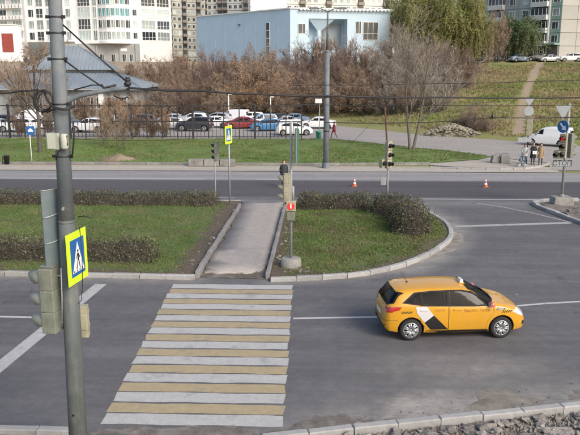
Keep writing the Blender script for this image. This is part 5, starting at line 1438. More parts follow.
mat('roof_bluegrey', (0.20, 0.245, 0.29), .55, .12, .5, metal=.1, col2=(0.25, 0.285, 0.32), c2scale=.3)
mat('roof_dark', (0.12, 0.12, 0.13), .7, .1, .5)
mat('recess_grey', (0.22, 0.27, 0.31), .5, .15, .4)
mat('red_door', (0.30, 0.06, 0.05), .6, .1, .5)
mat('wall_grey', (0.33, 0.35, 0.36), .9, .12, .4)

_wm = {}
def window(parent, w, h, loc, ux, style='cross', glass='glass_dark', frame='frame_white', depth=.10):
    """window part (frame) with a pane sub-part; ux: wall direction seen left to right; loc: centre on the wall face"""
    k = (round(w, 2), round(h, 2), style, glass, frame)
    if k not in _wm:
        f = MB(); b = .09 if w < 2.2 else .1
        for s in (-1, 1): f.box((s * (w / 2 - b / 2), 0, 0), (b, depth, h)); f.box((0, 0, s * (h / 2 - b / 2)), (w - 2 * b, depth, b))
        if style == 'cross': f.box((w * .12, 0, 0), (b * .8, depth * .8, h - 2 * b))
        if style == 'grid':
            n = max(2, int(round(w / .95)))
            for i in range(1, n): f.box((-w / 2 + w * i / n, 0, 0), (b * .8, depth * .8, h - 2 * b))
            f.box((0, -.001, -h * .14), (w - 2 * b, depth * .8, b * .7))
        p = MB(); p.box((0, .03, 0), (w - .1, .03, h - .1))
        _wm[k] = (f.mesh('window', frame), p.mesh('pane', glass))
    a = math.atan2(ux[1], ux[0])
    o = link('window', _wm[k][0], parent, loc, (0, 0, a))
    link('pane', _wm[k][1], o)
    return o
def wall_frame(p0, p1):
    d = Vector((p1[0] - p0[0], p1[1] - p0[1], 0)); L = d.length; u = d / L; n = u.cross(Vector((0, 0, 1)))   # n faces the viewer when u runs left to right
    return L, u, n

# ---- blue building
bc = A(290, 60, 140); bl_ = A(197.5, 60, 163); br_ = A(391, 60, 145)
zb = 5.5; zc = A(290, 8.5, 140).z; zl_ = A(198, 16, 163).z; zr_ = A(388, 10.5, 145).z; zt = (zc + zr_) / 2
bb = thing('blue_building', 'long light blue building with a bay recess and narrow window behind the bare bushes', 'building', (bc.x, bc.y, 0))
o_ = lambda v: Vector((v.x - bc.x, v.y - bc.y, 0))
pl_, pr_ = o_(bl_), o_(br_)
back = Vector((4, 40, 0))
m = MB(); L, u, n = wall_frame(pl_, (0, 0))
m.add([(pl_.x, pl_.y, zb), (0, 0, zb), (0, 0, zt), (pl_.x, pl_.y, zt)], [(0, 1, 2, 3)])
m.add([(pl_.x, pl_.y, zb), (pl_.x, pl_.y, zt), (pl_.x + 8, pl_.y + 22, zt), (pl_.x + 8, pl_.y + 22, zb)], [(0, 1, 2, 3)])
m.build('side_wall', 'wall_blue', bb)
for k in range(1, 9):
    q = pl_ * (k / 9); m2 = MB(); m2.box((q.x + n.x * .0, q.y + n.y * .0, (zb + zt) / 2), (.05, .05, zt - zb), 0, math.atan2(u.y, u.x)); m2.build('wall_joint', 'wall_blue', bb)
# narrow window on the side wall
tN = (255.5 - 197.5) / (290 - 197.5)
qn = A(271, 60, 146); 
sw = pl_ * (1 - .79)
wz0, wz1 = A(272, 62, 145).z, A(272, 22.5, 145).z
f = MB(); f.box((0, 0, 0), (1.25, .12, wz1 - wz0)); wo = f.build('window', 'frame_white', bb, sw + n * .04 + Vector((0, 0, (wz0 + wz1) / 2)), (0, 0, math.atan2(u.y, u.x)))
for k in range(5): f = MB(); f.box((.08, -.05, -(wz1 - wz0) / 2 + (k + .5) * (wz1 - wz0) / 5), (.9, .08, (wz1 - wz0) / 5 - .18)); f.build('pane', 'glass_dark', wo)
q = pl_ * (1 - .50); f = MB(); f.box(q + n * .1 + Vector((0, 0, A(219, 25, 152).z)), (.55, .3, .35), 0, math.atan2(u.y, u.x)); f.build('wall_lamp', 'roof_dark', bb)
# front wall with the bay recess
L, u2, n2 = wall_frame((0, 0), pr_)
zf = lambda y: A(340, y, 142.5).z
at_ = lambda px: u2 * ((px - 290) / (391 - 290) * L)
def front_piece(name, x0, x1, z0, z1, m_='wall_pale_blue', th=.4, off=0.0):
    a, c = at_(x0), at_(x1); mid = (a + c) / 2; mm = MB()
    mm.box((mid.x - n2.x * (th / 2 - off), mid.y - n2.y * (th / 2 - off), (z0 + z1) / 2), ((c - a).length, th, z1 - z0), 0, math.atan2(u2.y, u2.x))
    return mm.build(name, m_, bb)
zr0 = zf(19)
front_piece('front_wall', 290.1, 308, zb, zt); front_piece('front_wall', 308, 346, zr0, zt - .001); front_piece('front_wall', 346, 389, zb, zt - .002)
a, c = at_(308), at_(346); md = (a + c) / 2
# recess: back wall, soffit wedge
mm = MB(); bk = n2 * -3.0
mm.add([(a.x, a.y, zb), (a.x + bk.x, a.y + bk.y, zb), (a.x + bk.x, a.y + bk.y, zr0), (a.x, a.y, zr0)], [(0, 1, 2, 3)])
mm.add([(c.x, c.y, zb), (c.x + bk.x, c.y + bk.y, zb), (c.x + bk.x, c.y + bk.y, zr0), (c.x, c.y, zr0)], [(0, 1, 2, 3)])
mm.add([(a.x + bk.x, a.y + bk.y, zb), (c.x + bk.x, c.y + bk.y, zb), (c.x + bk.x, c.y + bk.y, zr0), (a.x + bk.x, a.y + bk.y, zr0)], [(0, 1, 2, 3)])
mm.add([(a.x, a.y, zr0 + .01), (c.x, c.y, zr0 + .01), (c.x + bk.x, c.y + bk.y, zr0 + .01), (a.x + bk.x, a.y + bk.y, zr0 + .01)], [(0, 1, 2, 3)])
mm.build('recess', 'wall_blue', bb)
# rounded funnel under the recess lintel
mm = MB(); zk = zf(31); V = []; F = []
for k in range(9):
    t = k / 8; q = a.lerp(at_(334), t); bow = math.sin(t * math.pi) * 1.6
    top_ = q + n2 * (-.2 + 0 * bow); V.append((top_.x, top_.y, zr0 - .02)); 
    q2 = at_(319).lerp(at_(322), t) - n2 * 1.6; V.append((q2.x, q2.y, zk))
for k in range(8): F.append((2 * k, 2 * k + 2, 2 * k + 3, 2 * k + 1))
mm.add(V, F); mm.build('canopy_funnel', 'wall_blue', bb)
zm_ = zf(40); mm = MB(); q = at_(320) - n2 * 1.7; mm.tube([(q.x, q.y, zb), (q.x, q.y, zk + .05)], .35, 14); mm.build('column', 'wall_pale_blue', bb)
f = MB(); q = (at_(325) + at_(344)) / 2 - n2 * 2.85; f.box((q.x, q.y, zf(36)), ((at_(344) - at_(325)).length, .1, 5), 0, math.atan2(u2.y, u2.x)); f.build('glazing', 'recess_grey', bb)
def fwin(x0, x1, y0, y1, style, glass='glass_dark'):
    q = (at_(x0) + at_(x1)) / 2 + n2 * .02; z0, z1 = zf(y1), zf(y0)
    window(bb, (at_(x1) - at_(x0)).length, z1 - z0, (q.x, q.y, (z0 + z1) / 2), u2, style, glass)
fwin(297.5, 305, 24, 34, 'cross'); fwin(354, 360, 21, 33.5, 'cross'); fwin(361.5, 377, 21.5, 40, 'grid')
# parapet coping and roof block
mm = MB()
for p0, p1 in ((pl_, Vector((0, 0, 0))), (Vector((0, 0, 0)), pr_)):
    d = p1 - p0; md = (p0 + p1) / 2; mm.box((md.x, md.y, zt + .10), (d.length, .5, .22), 0, math.atan2(d.y, d.x))
mm.build('coping', 'wall_white_roof', bb)
# scalloped white eaves of the front: small rafters ends
a0, a1 = at_(300), at_(390)
for k in range(26):
    q = a0.lerp(a1, k / 25) + n2 * .35; mm = MB(); mm.box((q.x, q.y, zt - .12), (.45, .7, .28), 0, math.atan2(u2.y, u2.x)); mm.build('eave_bracket', 'wall_white_roof', bb)
mm = MB(); mm.add([(pl_.x, pl_.y, zt - .05), (0, 0, zt - .05), (pr_.x, pr_.y, zt - .05), (pr_.x + 2, pr_.y + 18, zt - .05), (pl_.x + 8, pl_.y + 22, zt - .05)], [(0, 1, 2, 3, 4)]); mm.build('roof', 'roof_dark', bb)
mm = MB(); e = Vector((1.5, 20, 0)); mm.add([(pr_.x, pr_.y, zb), (pr_.x + e.x, pr_.y + e.y, zb), (pr_.x + e.x, pr_.y + e.y, zt), (pr_.x, pr_.y, zt)], [(0, 1, 2, 3)]); mm.build('end_wall', 'wall_pale_blue', bb)
q0 = A(251, 5, 158); q1 = A(285.5, 5, 155); mm = MB(); cx, cy = (q0.x + q1.x) / 2 - bc.x, (q0.y + q1.y) / 2 - bc.y + 2.5
mm.box((cx, cy, zt + 2), (q1.x - q0.x, 5, 5.6)); mm.build('roof_block', 'wall_white_roof', bb)

# ---- white apartment block with a glazed round bay
def apt_rows(parent, p0, p1, z0, fl_h, nfl, spec, wall_m, zbase, name='wall', th=.5):
    """wall slab from p0 to p1 with rows of windows: spec = list of (centre fraction, width, height, style, glass list)"""
    L, u, n = wall_frame(p0, p1); a = math.atan2(u.y, u.x)
    mid = (Vector(p0) + Vector(p1)) / 2
    mm = MB(); mm.box((mid.x - n.x * th / 2, mid.y - n.y * th / 2, (zbase + z0 + nfl * fl_h) / 2), (L, th, z0 + nfl * fl_h - zbase), 0, a); mm.build(name, wall_m, parent)
    for k in range(nfl):
        for j, (t, w, h, st, gl) in enumerate(spec):
            q = Vector(p0) + u * (L * t) + n * .03
            window(parent, w, h, (q.x, q.y, z0 + fl_h * k + fl_h * .5), u, st, gl[(k * 7 + j * 3) % len(gl)])
YW = 178.0
wl = A(-30, 40, YW + 8); w1 = A(27, 40, YW + 2); w2 = A(75.5, 40, YW); w3 = A(99.5, 40, YW - 2); w4 = A(131, 40, YW - 1); w5 = A(140, 40, YW + 1); w6 = A(172, 40, YW + 7)
wb = thing('apartment_block', 'white apartment block with a glazed round bay over a grey podium, upper left', 'building', (w2.x, w2.y, 0))
W = lambda v: Vector((v.x - w2.x, v.y - w2.y, 0))
zP = A(110, 41.5, YW).z; FH = A(110, 10, YW).z - A(110, 21.6, YW).z
NF = 5
zlow = 4.0
apt_rows(wb, W(w1), W(w2), zP, FH, NF, [(.12, 1.5, 1.9, 'cross', ['glass_dark', 'glass_pale']), (.3, 1.9, 2.3, 'grid', ['glass_pale', 'glass_dark']), (.5, 1.9, 2.3, 'grid', ['glass_pale']), (.68, 1.3, 1.9, 'cross', ['glass_dark', 'glass_pale']), (.88, 1.3, 2.0, 'cross', ['glass_pale'])], 'wall_white', zP - .02)
apt_rows(wb, W(wl), W(w1), zP, FH, NF, [(.1, 3.2, 2.1, 'grid', ['glass_pale', 'glass_dark']), (.35, 3.2, 2.1, 'grid', ['glass_pale']), (.6, 3.2, 2.1, 'grid', ['glass_dark', 'glass_pale']), (.86, 3.0, 2.1, 'grid', ['glass_pale'])], 'wall_cream', 9)
for k in range(NF):      # balcony fronts at the far left
    L, u, n = wall_frame(W(wl), W(w1)); md = (W(wl) + W(w1)) / 2
    mm = MB(); mm.box((md.x + n.x * .6, md.y + n.y * .6, zP + FH * k + .45), (L * .96, .12, .95), 0, math.atan2(u.y, u.x)); bf = mm.build('balcony_front', 'wall_white', wb)
    for j in range(16):
        q = W(wl) + u * (L * (.04 + .92 * (j + .5) / 16)) + n * .68; mm = MB(); mm.box((q.x, q.y, zP + FH * k + .42), (.12, .06, .7), 0, math.atan2(u.y, u.x)); mm.build('baluster', 'glass_dark', bf)
apt_rows(wb, W(w2), W(w3), zP, FH, NF, [(.42, 3.6, 2.55, 'grid', ['glass_pale', 'glass_dark']), (.86, 1.2, 2.5, 'grid', ['glass_pale'])], 'wall_white', zP - .025)
# round bay: panels along an arc, each glazed band a window
c3, c4 = W(w3), W(w4); L, u, n = wall_frame(c3, c4)
ns = 7; arc = []
for k in range(ns + 1):
    t = k / ns; arc.append(c3.lerp(c4, t) + n * (math.sin(t * math.pi) * 2.3 + .05))
for s in range(ns):
    p0, p1 = arc[s], arc[s + 1]
    Ls, us, nn_ = wall_frame(p0, p1); a = math.atan2(us.y, us.x); md = (p0 + p1) / 2
    mm = MB(); mm.box((md.x - nn_.x * .2, md.y - nn_.y * .2, zP + NF * FH / 2), (Ls + .02, .36, NF * FH), 0, a); mm.build('bay_panel', 'wall_white', wb)
    for k in range(NF):
        gl = 'glass_teal' if k in (2, 4) or (k == 3 and s in (1, 2, 5)) else (['glass_pale', 'glass_dark', 'glass_pale', 'glass_dark'][(s * 3 + k * 5) % 4] if k != 0 else 'glass_pale')
        window(wb, Ls * .94, FH * .70, (md.x + nn_.x * .02, md.y + nn_.y * .02, zP + FH * k + FH * .48), us, 'cross', gl)
mm = MB(); poly = [W(w2) + Vector((.0, .3, 0)), W(w2) - Vector((0, .7, 0))] + [p + n * .7 for p in arc] + [c4 + Vector((1, 1.5, 0))]
mm.prism(poly, zP - .55, zP - .03); mm.build('cornice', 'wall_white_roof', wb)
apt_rows(wb, W(w4), W(w5), zP, FH, NF, [(.5, 1.3, 1.6, 'cross', ['glass_dark', 'glass_pale'])], 'wall_white', zlow)
apt_rows(wb, W(w5), W(w6), zP, FH, NF, [(.28, 3.9, 2.2, 'grid', ['glass_dark', 'glass_pale', 'glass_pale']), (.74, 3.6, 2.2, 'grid', ['glass_dark', 'glass_pale'])], 'wall_cream', zlow)
# grey podium with pilasters and small windows
p0, p1 = W(A(58, 50, YW - 1)), W(A(139, 50, YW - .5)); L, u, n = wall_frame(p0, p1); a = math.atan2(u.y, u.x); md = (p0 + p1) / 2
mm = MB(); mm.box((md.x - n.x * .1, md.y - n.y * .1, (zlow + zP - .56) / 2), (L, 2, zP - .56 - zlow), 0, a); mm.build('podium', 'podium_grey', wb)
for px in (66, 81, 98, 121, 137):
    q = p0 + u * (L * (px - 58) / (139 - 58)) + n * 1.0; mm = MB(); mm.box((q.x, q.y, (zlow + zP - .6) / 2), (.35, .3, zP - .62 - zlow), 0, a); mm.build('pilaster', 'wall_grey', wb)
for px in (73, 90, 102.5, 114, 125, 132):
    q = p0 + u * (L * (px - 58) / (139 - 58)) + n * .93; window(wb, 1.15, 1.9, (q.x, q.y, A(px, 58, YW).z), u, 'cross', 'glass_dark')
q = p0 + u * (L * .82) + n * .95; mm = MB(); mm.box((q.x, q.y, A(126, 50, YW).z), (1.6, .3, .7), 0, a); mm.build('vent_box', 'wall_white', wb)
mm = MB(); z1 = zP + NF * FH; poly = [W(wl), W(w1), W(w2)] + arc + [c4, W(w5), W(w6), W(w6) + Vector((2, 16, 0)), W(wl) + Vector((0, 16, 0))]
mm.prism([(p.x, p.y) for p in poly], z1 + .02, z1 + .5); mm.build('roof', 'roof_dark', wb)
# white garage block with a red door at the left edge
g0, g1 = A(-14, 50, 150), A(15, 50, 150)
gg = thing('gatehouse', 'small white block with a dark red door at the left edge', 'building', (g0.x, g0.y, 0))
L = (g1 - g0).length; gz1 = A(0, 25, 150).z; gz0 = 4.5
mm = MB(); mm.box((L / 2, 2, (gz0 + gz1) / 2), (L, 4, gz1 - gz0)); mm.build('wall', 'wall_white_roof', gg)
x0, x1 = A(2.5, 45, 150).x - g0.x, A(13.6, 45, 150).x - g0.x; z0, z1 = A(5, 52, 150).z, A(5, 33.5, 150).z
mm = MB(); mm.box(((x0 + x1) / 2, -.05, (z0 + z1) / 2), (x1 - x0, .14, z1 - z0)); d_ = mm.build('door', 'red_door', gg)
for k in range(4): mm = MB(); mm.box(((x0 + x1) / 2, -.13, z0 + (k + .5) * (z1 - z0) / 4), (x1 - x0 - .1, .03, (z1 - z0) / 4 - .08)); mm.build('door_panel', 'red_door', d_)
mm = MB(); mm.box((L / 2, 1.9, gz1 + .08), (L + .3, 4.3, .16)); mm.build('roof_edge', 'wall_white_roof', gg)
for px in (17.5, 24.5):
    pass
# ---- distant towers
def tower(label, px0, px1, Y, ztop, wm, nfl, cols, fh=2.85, z0=8.0, skew=0.0, balc=(), group=None, dz=18):
    a = A(px0, 40, Y); c = A(px1, 40, Y + skew)
    t = thing('tower_block', label, 'building', (a.x, a.y, 0), 0, group)
    L, u, n = wall_frame((0, 0), (c.x - a.x, c.y - a.y)); an = math.atan2(u.y, u.x)
    md = u * L / 2
    mm = MB(); mm.box((md.x - n.x * dz / 2, md.y - n.y * dz / 2, ztop / 2), (L, dz, ztop), 0, an); mm.build('wall', wm, t)
    mm = MB(); mm.box((md.x - n.x * dz / 2, md.y - n.y * dz / 2, ztop + .3), (L + .4, dz + .4, .6), 0, an); mm.build('roof', 'roof_dark', t)
    cw = L / cols
    for k in range(nfl):
        for j in range(cols):
            q = u * (cw * (j + .5)) + n * .04; zc_ = z0 + fh * (k + .5)
            if j in balc:
                mm = None
                kk = ('balc', round(cw, 2))
                if kk not in _wm:
                    b1 = MB(); b1.box((0, -.5, -.75), (cw * .9, 1.0, 1.1)); b2 = MB(); b2.box((0, -.05, .5), (cw * .9, .12, 1.4))
                    _wm[kk] = (b1.mesh('balcony', 'tower_brown' if wm != 'tower_brown' else 'tower_grey'), b2.mesh('glazing', 'glass_dark'))
                o = link('balcony', _wm[kk][0], t, (q.x, q.y, zc_), (0, 0, an)); link('glazing', _wm[kk][1], o)
            else:
                window(t, min(1.7, cw * .6), 1.55, (q.x, q.y, zc_ + .1), u, 'cross', ['glass_dark', 'glass_dark', 'glass_pale'][(k * 5 + j * 3) % 3])
    for k in range(nfl):
        q = md + n * .03; mm = MB(); mm.box((q.x, q.y, z0 + fh * k), (L, .08, .14), 0, an); mm.build('floor_joint', 'joint_dark', t)
    return t
tower('tall grey-green tower block with brown balconies left of the blue building', 163, 206, 300, 70, 'tower_grey', 13, 9, skew=12, balc=(1, 4, 7))
tower('tall pale tower block with dark balconies rising behind the blue building', 198, 254, 318, 75, 'wall_cream', 13, 11, skew=-6, balc=(1, 4, 5, 9))
tower('distant beige apartment block behind the front roof of the blue building', 286, 400, 260, 60, 'wall_cream', 10, 18, skew=14, balc=(2, 6, 11, 15), z0=9)
tower('distant grey apartment block behind the yellow-green willow', 396, 470, 290, 60, 'panel_grey', 10, 11, skew=10, balc=(3, 7), z0=9)

# ---- panel block on the hilltop at the right
P0 = A(560.5, 30, 147); PL = A(455, 30, 168); PR = A(640, 30, 152)
pbk = thing('panel_block', 'grey-green panel apartment block with balconies and a beige end wall on the hilltop', 'building', (P0.x, P0.y, 0))
pL, pR = Vector((PL.x - P0.x, PL.y - P0.y, 0)), Vector((PR.x - P0.x, PR.y - P0.y, 0))
fh = A(560, 19.2, 147).z - A(560, 32.6, 147).z; zg = h1(P0.x, P0.y); nF = 6
zj0 = A(560, 32.6, 147).z - fh * 2
Lr, ur, nr = wall_frame((0, 0), pR); Ll, ul, nl_ = wall_frame(pL, (0, 0))
npan = 5
_pm = {}
def panel(L, h, m_):
    k = (round(L, 3), round(h, 3), m_)
    if k not in _pm: _pm[k] = MB().box((0, 0, 0), (L - .07, .3, h - .07)).mesh('wall_panel', m_)
    return _pm[k]
ar, al = math.atan2(ur.y, ur.x), math.atan2(ul.y, ul.x)
for k in range(nF + 1):
    for j in range(npan):
        q = ur * (Lr / npan * (j + .5)) - nr * .15; link('wall_panel', panel(Lr / npan, fh, 'panel_beige'), pbk, (q.x, q.y, zj0 + fh * (k + .5) - fh * .0), (0, 0, ar))
mm = MB()
for L_, u_, n_, o0 in ((Lr, ur, nr, Vector((0, 0, 0))), (Ll, ul, nl_, pL)):
    md = o0 + u_ * L_ / 2 - n_ * .35; mm.box((md.x, md.y, (zg - 2 + zj0 + fh * (nF + 1)) / 2), (L_ - .3, .36, zj0 + fh * (nF + 1) - zg + 2), 0, math.atan2(u_.y, u_.x))
mm.build('joint_backing', 'joint_dark', pbk)
cols = [('green', 2.6), ('balc', 4.2), ('win', 3.3), ('win', 3.3), ('balc', 4.2), ('win', 3.3), ('win', 3.3), ('win', 3.3)]
s = 0
for ci, (kd, cw) in enumerate(cols):
    if s + cw > Ll: cw = Ll - s
    if cw < 1: break
    q0 = -ul * (s + cw / 2)
    for k in range(nF + 1):
        z = zj0 + fh * (k + .5)
        pm = 'panel_green' if kd == 'green' else 'panel_grey'
        q = q0 - nl_ * .15; link('wall_panel', panel(cw, fh, pm), pbk, (q.x, q.y, z), (0, 0, al))
        if kd == 'balc':
            if ('pb', cw) not in _wm:
                b1 = MB().box((0, -.55, -fh * .5 + .52), (cw * .92, 1.1, 1.0)); b2 = MB().box((0, -.48, .35), (cw * .86, .9, 1.3))
                _wm[('pb', cw)] = (b1.mesh('balcony', 'wall_cream'), b2.mesh('glazing', 'glass_dark'), [MB().box((-cw * .43 + cw * .86 * i / 4, -.96, .35), (.08, .06, 1.3)).mesh('mullion', 'frame_white') for i in range(5)])
            b_ = link('balcony', _wm[('pb', cw)][0], pbk, (q0.x, q0.y, z), (0, 0, al)); link('glazing', _wm[('pb', cw)][1], b_); [link('mullion', q_, b_) for q_ in _wm[('pb', cw)][2]]
        else:
            qq = q0 + nl_ * .03; window(pbk, 1.5, 1.5, (qq.x, qq.y, z + .15), ul, 'cross', 'glass_dark' if (k + ci) % 3 else 'glass_pale')
    s += cw
# white corner strip beside the green bay, entrance canopy and dark porch
q = -ul * 2.66 + nl_ * .2; mm = MB(); mm.box((q.x, q.y, (zg + zj0 + fh * nF) / 2), (.35, .5, zj0 + fh * nF - zg), 0, al); mm.build('corner_strip', 'wall_cream', pbk)
q = -ul * 1.3 + nl_ * 1.0; zc_ = A(553, 44, 147).z
mm = MB(); mm.box((q.x, q.y, zc_), (3.0, 2.2, .25), 0, al); mm.build('porch_canopy', 'panel_green', pbk)
q = -ul * 1.3 + nl_ * .25; mm = MB(); mm.box((q.x, q.y, (zg + zc_) / 2), (2.4, .4, zc_ - zg - .2), 0, al); mm.build('porch', 'joint_dark', pbk)

# ---- low pavilion with a ribbed blue-grey roof behind the car park
Yp = 97.0
pv = thing('pavilion', 'low pavilion with a ribbed blue-grey two-tier hipped roof behind the car park', 'building', (A(60, 80, Yp).x, Yp, 0))
ox = A(60, 80, Yp).x
X = lambda px, Y=Yp: A(px, 80, Y).x - ox
ze = A(130, 88.5, Yp).z
xl, xr = X(-30), X(142)
m = MB(); m.box(((xl + xr) / 2 - .4, 7.2, ze / 2 - .1), (xr - xl - 1.6, 12.5, ze)); m.build('wall', 'wall_grey', pv)
def hip(name, x0, x1, y0, y1, z0, inx, iny, z1, mm_='roof_bluegrey'):
    m = MB(); V = [(x0, y0, z0), (x1, y0, z0), (x1, y1, z0), (x0, y1, z0), (x0 + inx, y0 + iny, z1), (x1 - inx, y0 + iny, z1), (x1 - inx, y1 - iny, z1), (x0 + inx, y1 - iny, z1)]
    m.add(V, [(0, 1, 5, 4), (1, 2, 6, 5), (2, 3, 7, 6), (3, 0, 4, 7), (4, 5, 6, 7), (3, 2, 1, 0)])
    rf_ = m.build(name, mm_, pv)
    n = int((x1 - x0) / .55); rb = MB()
    for k in range(1, n):
        x = x0 + (x1 - x0) * k / n; t = min(1, (x - x0) / inx, (x1 - x) / inx)
        a = Vector((x, y0, z0 + .03)); b2 = Vector((x, y0 + iny * t, z0 + (z1 - z0) * t + .03))
        rb.tube([a, b2], .035, 4)
    ny_ = int((y1 - y0) / .55)
    for k in range(1, ny_):
        y = y0 + (y1 - y0) * k / ny_; t = min(1, (y - y0) / iny, (y1 - y) / iny)
        rb.tube([(x1, y, z0 + .03), (x1 - inx * t, y, z0 + (z1 - z0) * t + .03)], .035, 4)
    o = rb.build('roof_rib', mm_, rf_); o['kind'] = 'stuff'
    return rf_
z1 = A(106, 72, Yp + 5).z
hip('lower_roof', xl, xr, 0, 14.5, ze, 6.2, 5.2, z1)
m = MB(); m.box(((xl + xr) / 2, 7.2, z1 + .15), (xr - xl - 12.6, 3.9, .5)); m.build('clerestory', 'wall_grey', pv)
hip('upper_roof', xl + 5.6, xr - 5.4, 4.5, 10.2, z1 + .3, 5.5, 2.6, A(70, 46, Yp + 6).z)
m = MB(); m.box(((xl + xr) / 2, -.02, ze - .12), (xr - xl, .12, .2)); m.build('gutter', 'wall_grey', pv)
for px in (68, 76, 86, 97, 108, 120, 10, 22, 34):
    window(pv, 1.2, 1.7, (X(px), .93, ze * .5 + .2), (1, 0), 'cross', 'glass_dark')
m = MB(); m.box((X(98), .85, ze * .5 + .5), (.7, .2, 2.6)); m.build('white_door', 'wall_white', pv)
# ------------------------------------------------------------------ cars
mat('taxi_paint', (0.58, 0.29, 0.016), .30, .05, 3, coat=.8, spec=.4, col2=(0.50, 0.27, 0.04), c2scale=1.6, c2lo=.5, c2hi=.8)
mat('car_white', (0.74, 0.75, 0.76), .3, .04, 1, coat=.5)
mat('car_silver', (0.42, 0.44, 0.46), .35, .04, 1, coat=.4, metal=.3)
mat('car_dark', (0.03, 0.035, 0.045), .3, .05, 1, coat=.5)
mat('car_red', (0.24, 0.03, 0.035), .3, .05, 1, coat=.5)
mat('car_blue', (0.06, 0.19, 0.38), .3, .05, 1, coat=.5)
mat('car_bluegrey', (0.14, 0.20, 0.28), .35, .05, 1, coat=.4)
mat('car_lightblue', (0.30, 0.42, 0.54), .35, .05, 1, coat=.4)
mat('car_under', (0.012, 0.012, 0.013), .8, .1, 5)
mat('car_trim', (0.016, 0.016, 0.018), .6, .1, 5, spec=.2)
mat('car_seam', (0.05, 0.03, 0.01), .7, .05, 5)
mat('car_seam_grey', (0.06, 0.06, 0.06), .7, .05, 5)
mat('car_glass', (0.012, 0.014, 0.017), .05, .3, 2, spec=.14)
mat('tyre', (0.018, 0.018, 0.019), .85, .15, 9)
mat('rim', (0.42, 0.43, 0.45), .35, .06, 6, metal=.6)
mat('rim_gap', (0.03, 0.03, 0.032), .6, .1, 6)
mat('lamp_red', (0.42, 0.02, 0.025), .15, .1, 8, coat=.6)
mat('lamp_clear', (0.55, 0.57, 0.60), .12, .15, 9, coat=.6)
mat('decal_white', (0.55, 0.545, 0.55), .4, .04, 3)
mat('decal_black', (0.012, 0.012, 0.013), .45, .05, 3)
mat('decal_brown', (0.20, 0.06, 0.015), .5, .05, 3)
mat('mirror_red', (0.60, 0.10, 0.09), .35, .05, 3, coat=.4)
mat('plate_white', (0.70, 0.70, 0.68), .5, .04, 3)
mat('seat_dark', (0.04, 0.04, 0.045), .9, .2, 5)

def pane_glass(name, tint, gloss):
    m = bpy.data.materials.new(name); m.use_nodes = True
    nt = m.node_tree; N, L = nt.nodes, nt.links; N.remove(N['Principled BSDF'])
    tr = N.new('ShaderNodeBsdfTransparent'); tr.inputs['Color'].default_value = (*tint, 1)
    gl = N.new('ShaderNodeBsdfGlossy'); gl.inputs['Roughness'].default_value = .04; gl.inputs['Color'].default_value = (gloss, gloss, gloss, 1)
    fr = N.new('ShaderNodeFresnel'); fr.inputs['IOR'].default_value = 1.45
    mx = N.new('ShaderNodeMixShader'); L.new(fr.outputs[0], mx.inputs['Fac']); L.new(tr.outputs[0], mx.inputs[1]); L.new(gl.outputs[0], mx.inputs[2])
    L.new(mx.outputs[0], N['Material Output'].inputs['Surface']); MATS[name] = m
pane_glass('taxi_glass', (.30, .33, .33), .38)
mat('cabin', (0.035, 0.035, 0.038), .9, .2, 6)
mat('seat_grey', (0.10, 0.10, 0.105), .9, .2, 8)
def interp(tab, x):
    return float(np.interp(x, [t[0] for t in tab], [t[1] for t in tab]))
def cr(tab, x):
    """smooth (monotone-ish) interpolation through a table"""
    xs = [t[0] for t in tab]; ys = [t[1] for t in tab]
    i = min(max(np.searchsorted(xs, x) - 1, 0), len(xs) - 2)
    h = xs[i + 1] - xs[i]; t = min(max((x - xs[i]) / h, 0), 1)
    def sl(j):
        if j <= 0 or j >= len(xs) - 1:
            j0 = 0 if j <= 0 else len(xs) - 2
            return (ys[j0 + 1] - ys[j0]) / (xs[j0 + 1] - xs[j0])
        a = (ys[j] - ys[j - 1]) / (xs[j] - xs[j - 1]); b = (ys[j + 1] - ys[j]) / (xs[j + 1] - xs[j])
        return 0 if a * b <= 0 else 2 * a * b / (a + b)
    m0, m1 = sl(i) * h, sl(i + 1) * h
    return (2 * t**3 - 3 * t**2 + 1) * ys[i] + (t**3 - 2 * t**2 + t) * m0 + (-2 * t**3 + 3 * t**2) * ys[i + 1] + (t**3 - t**2) * m1
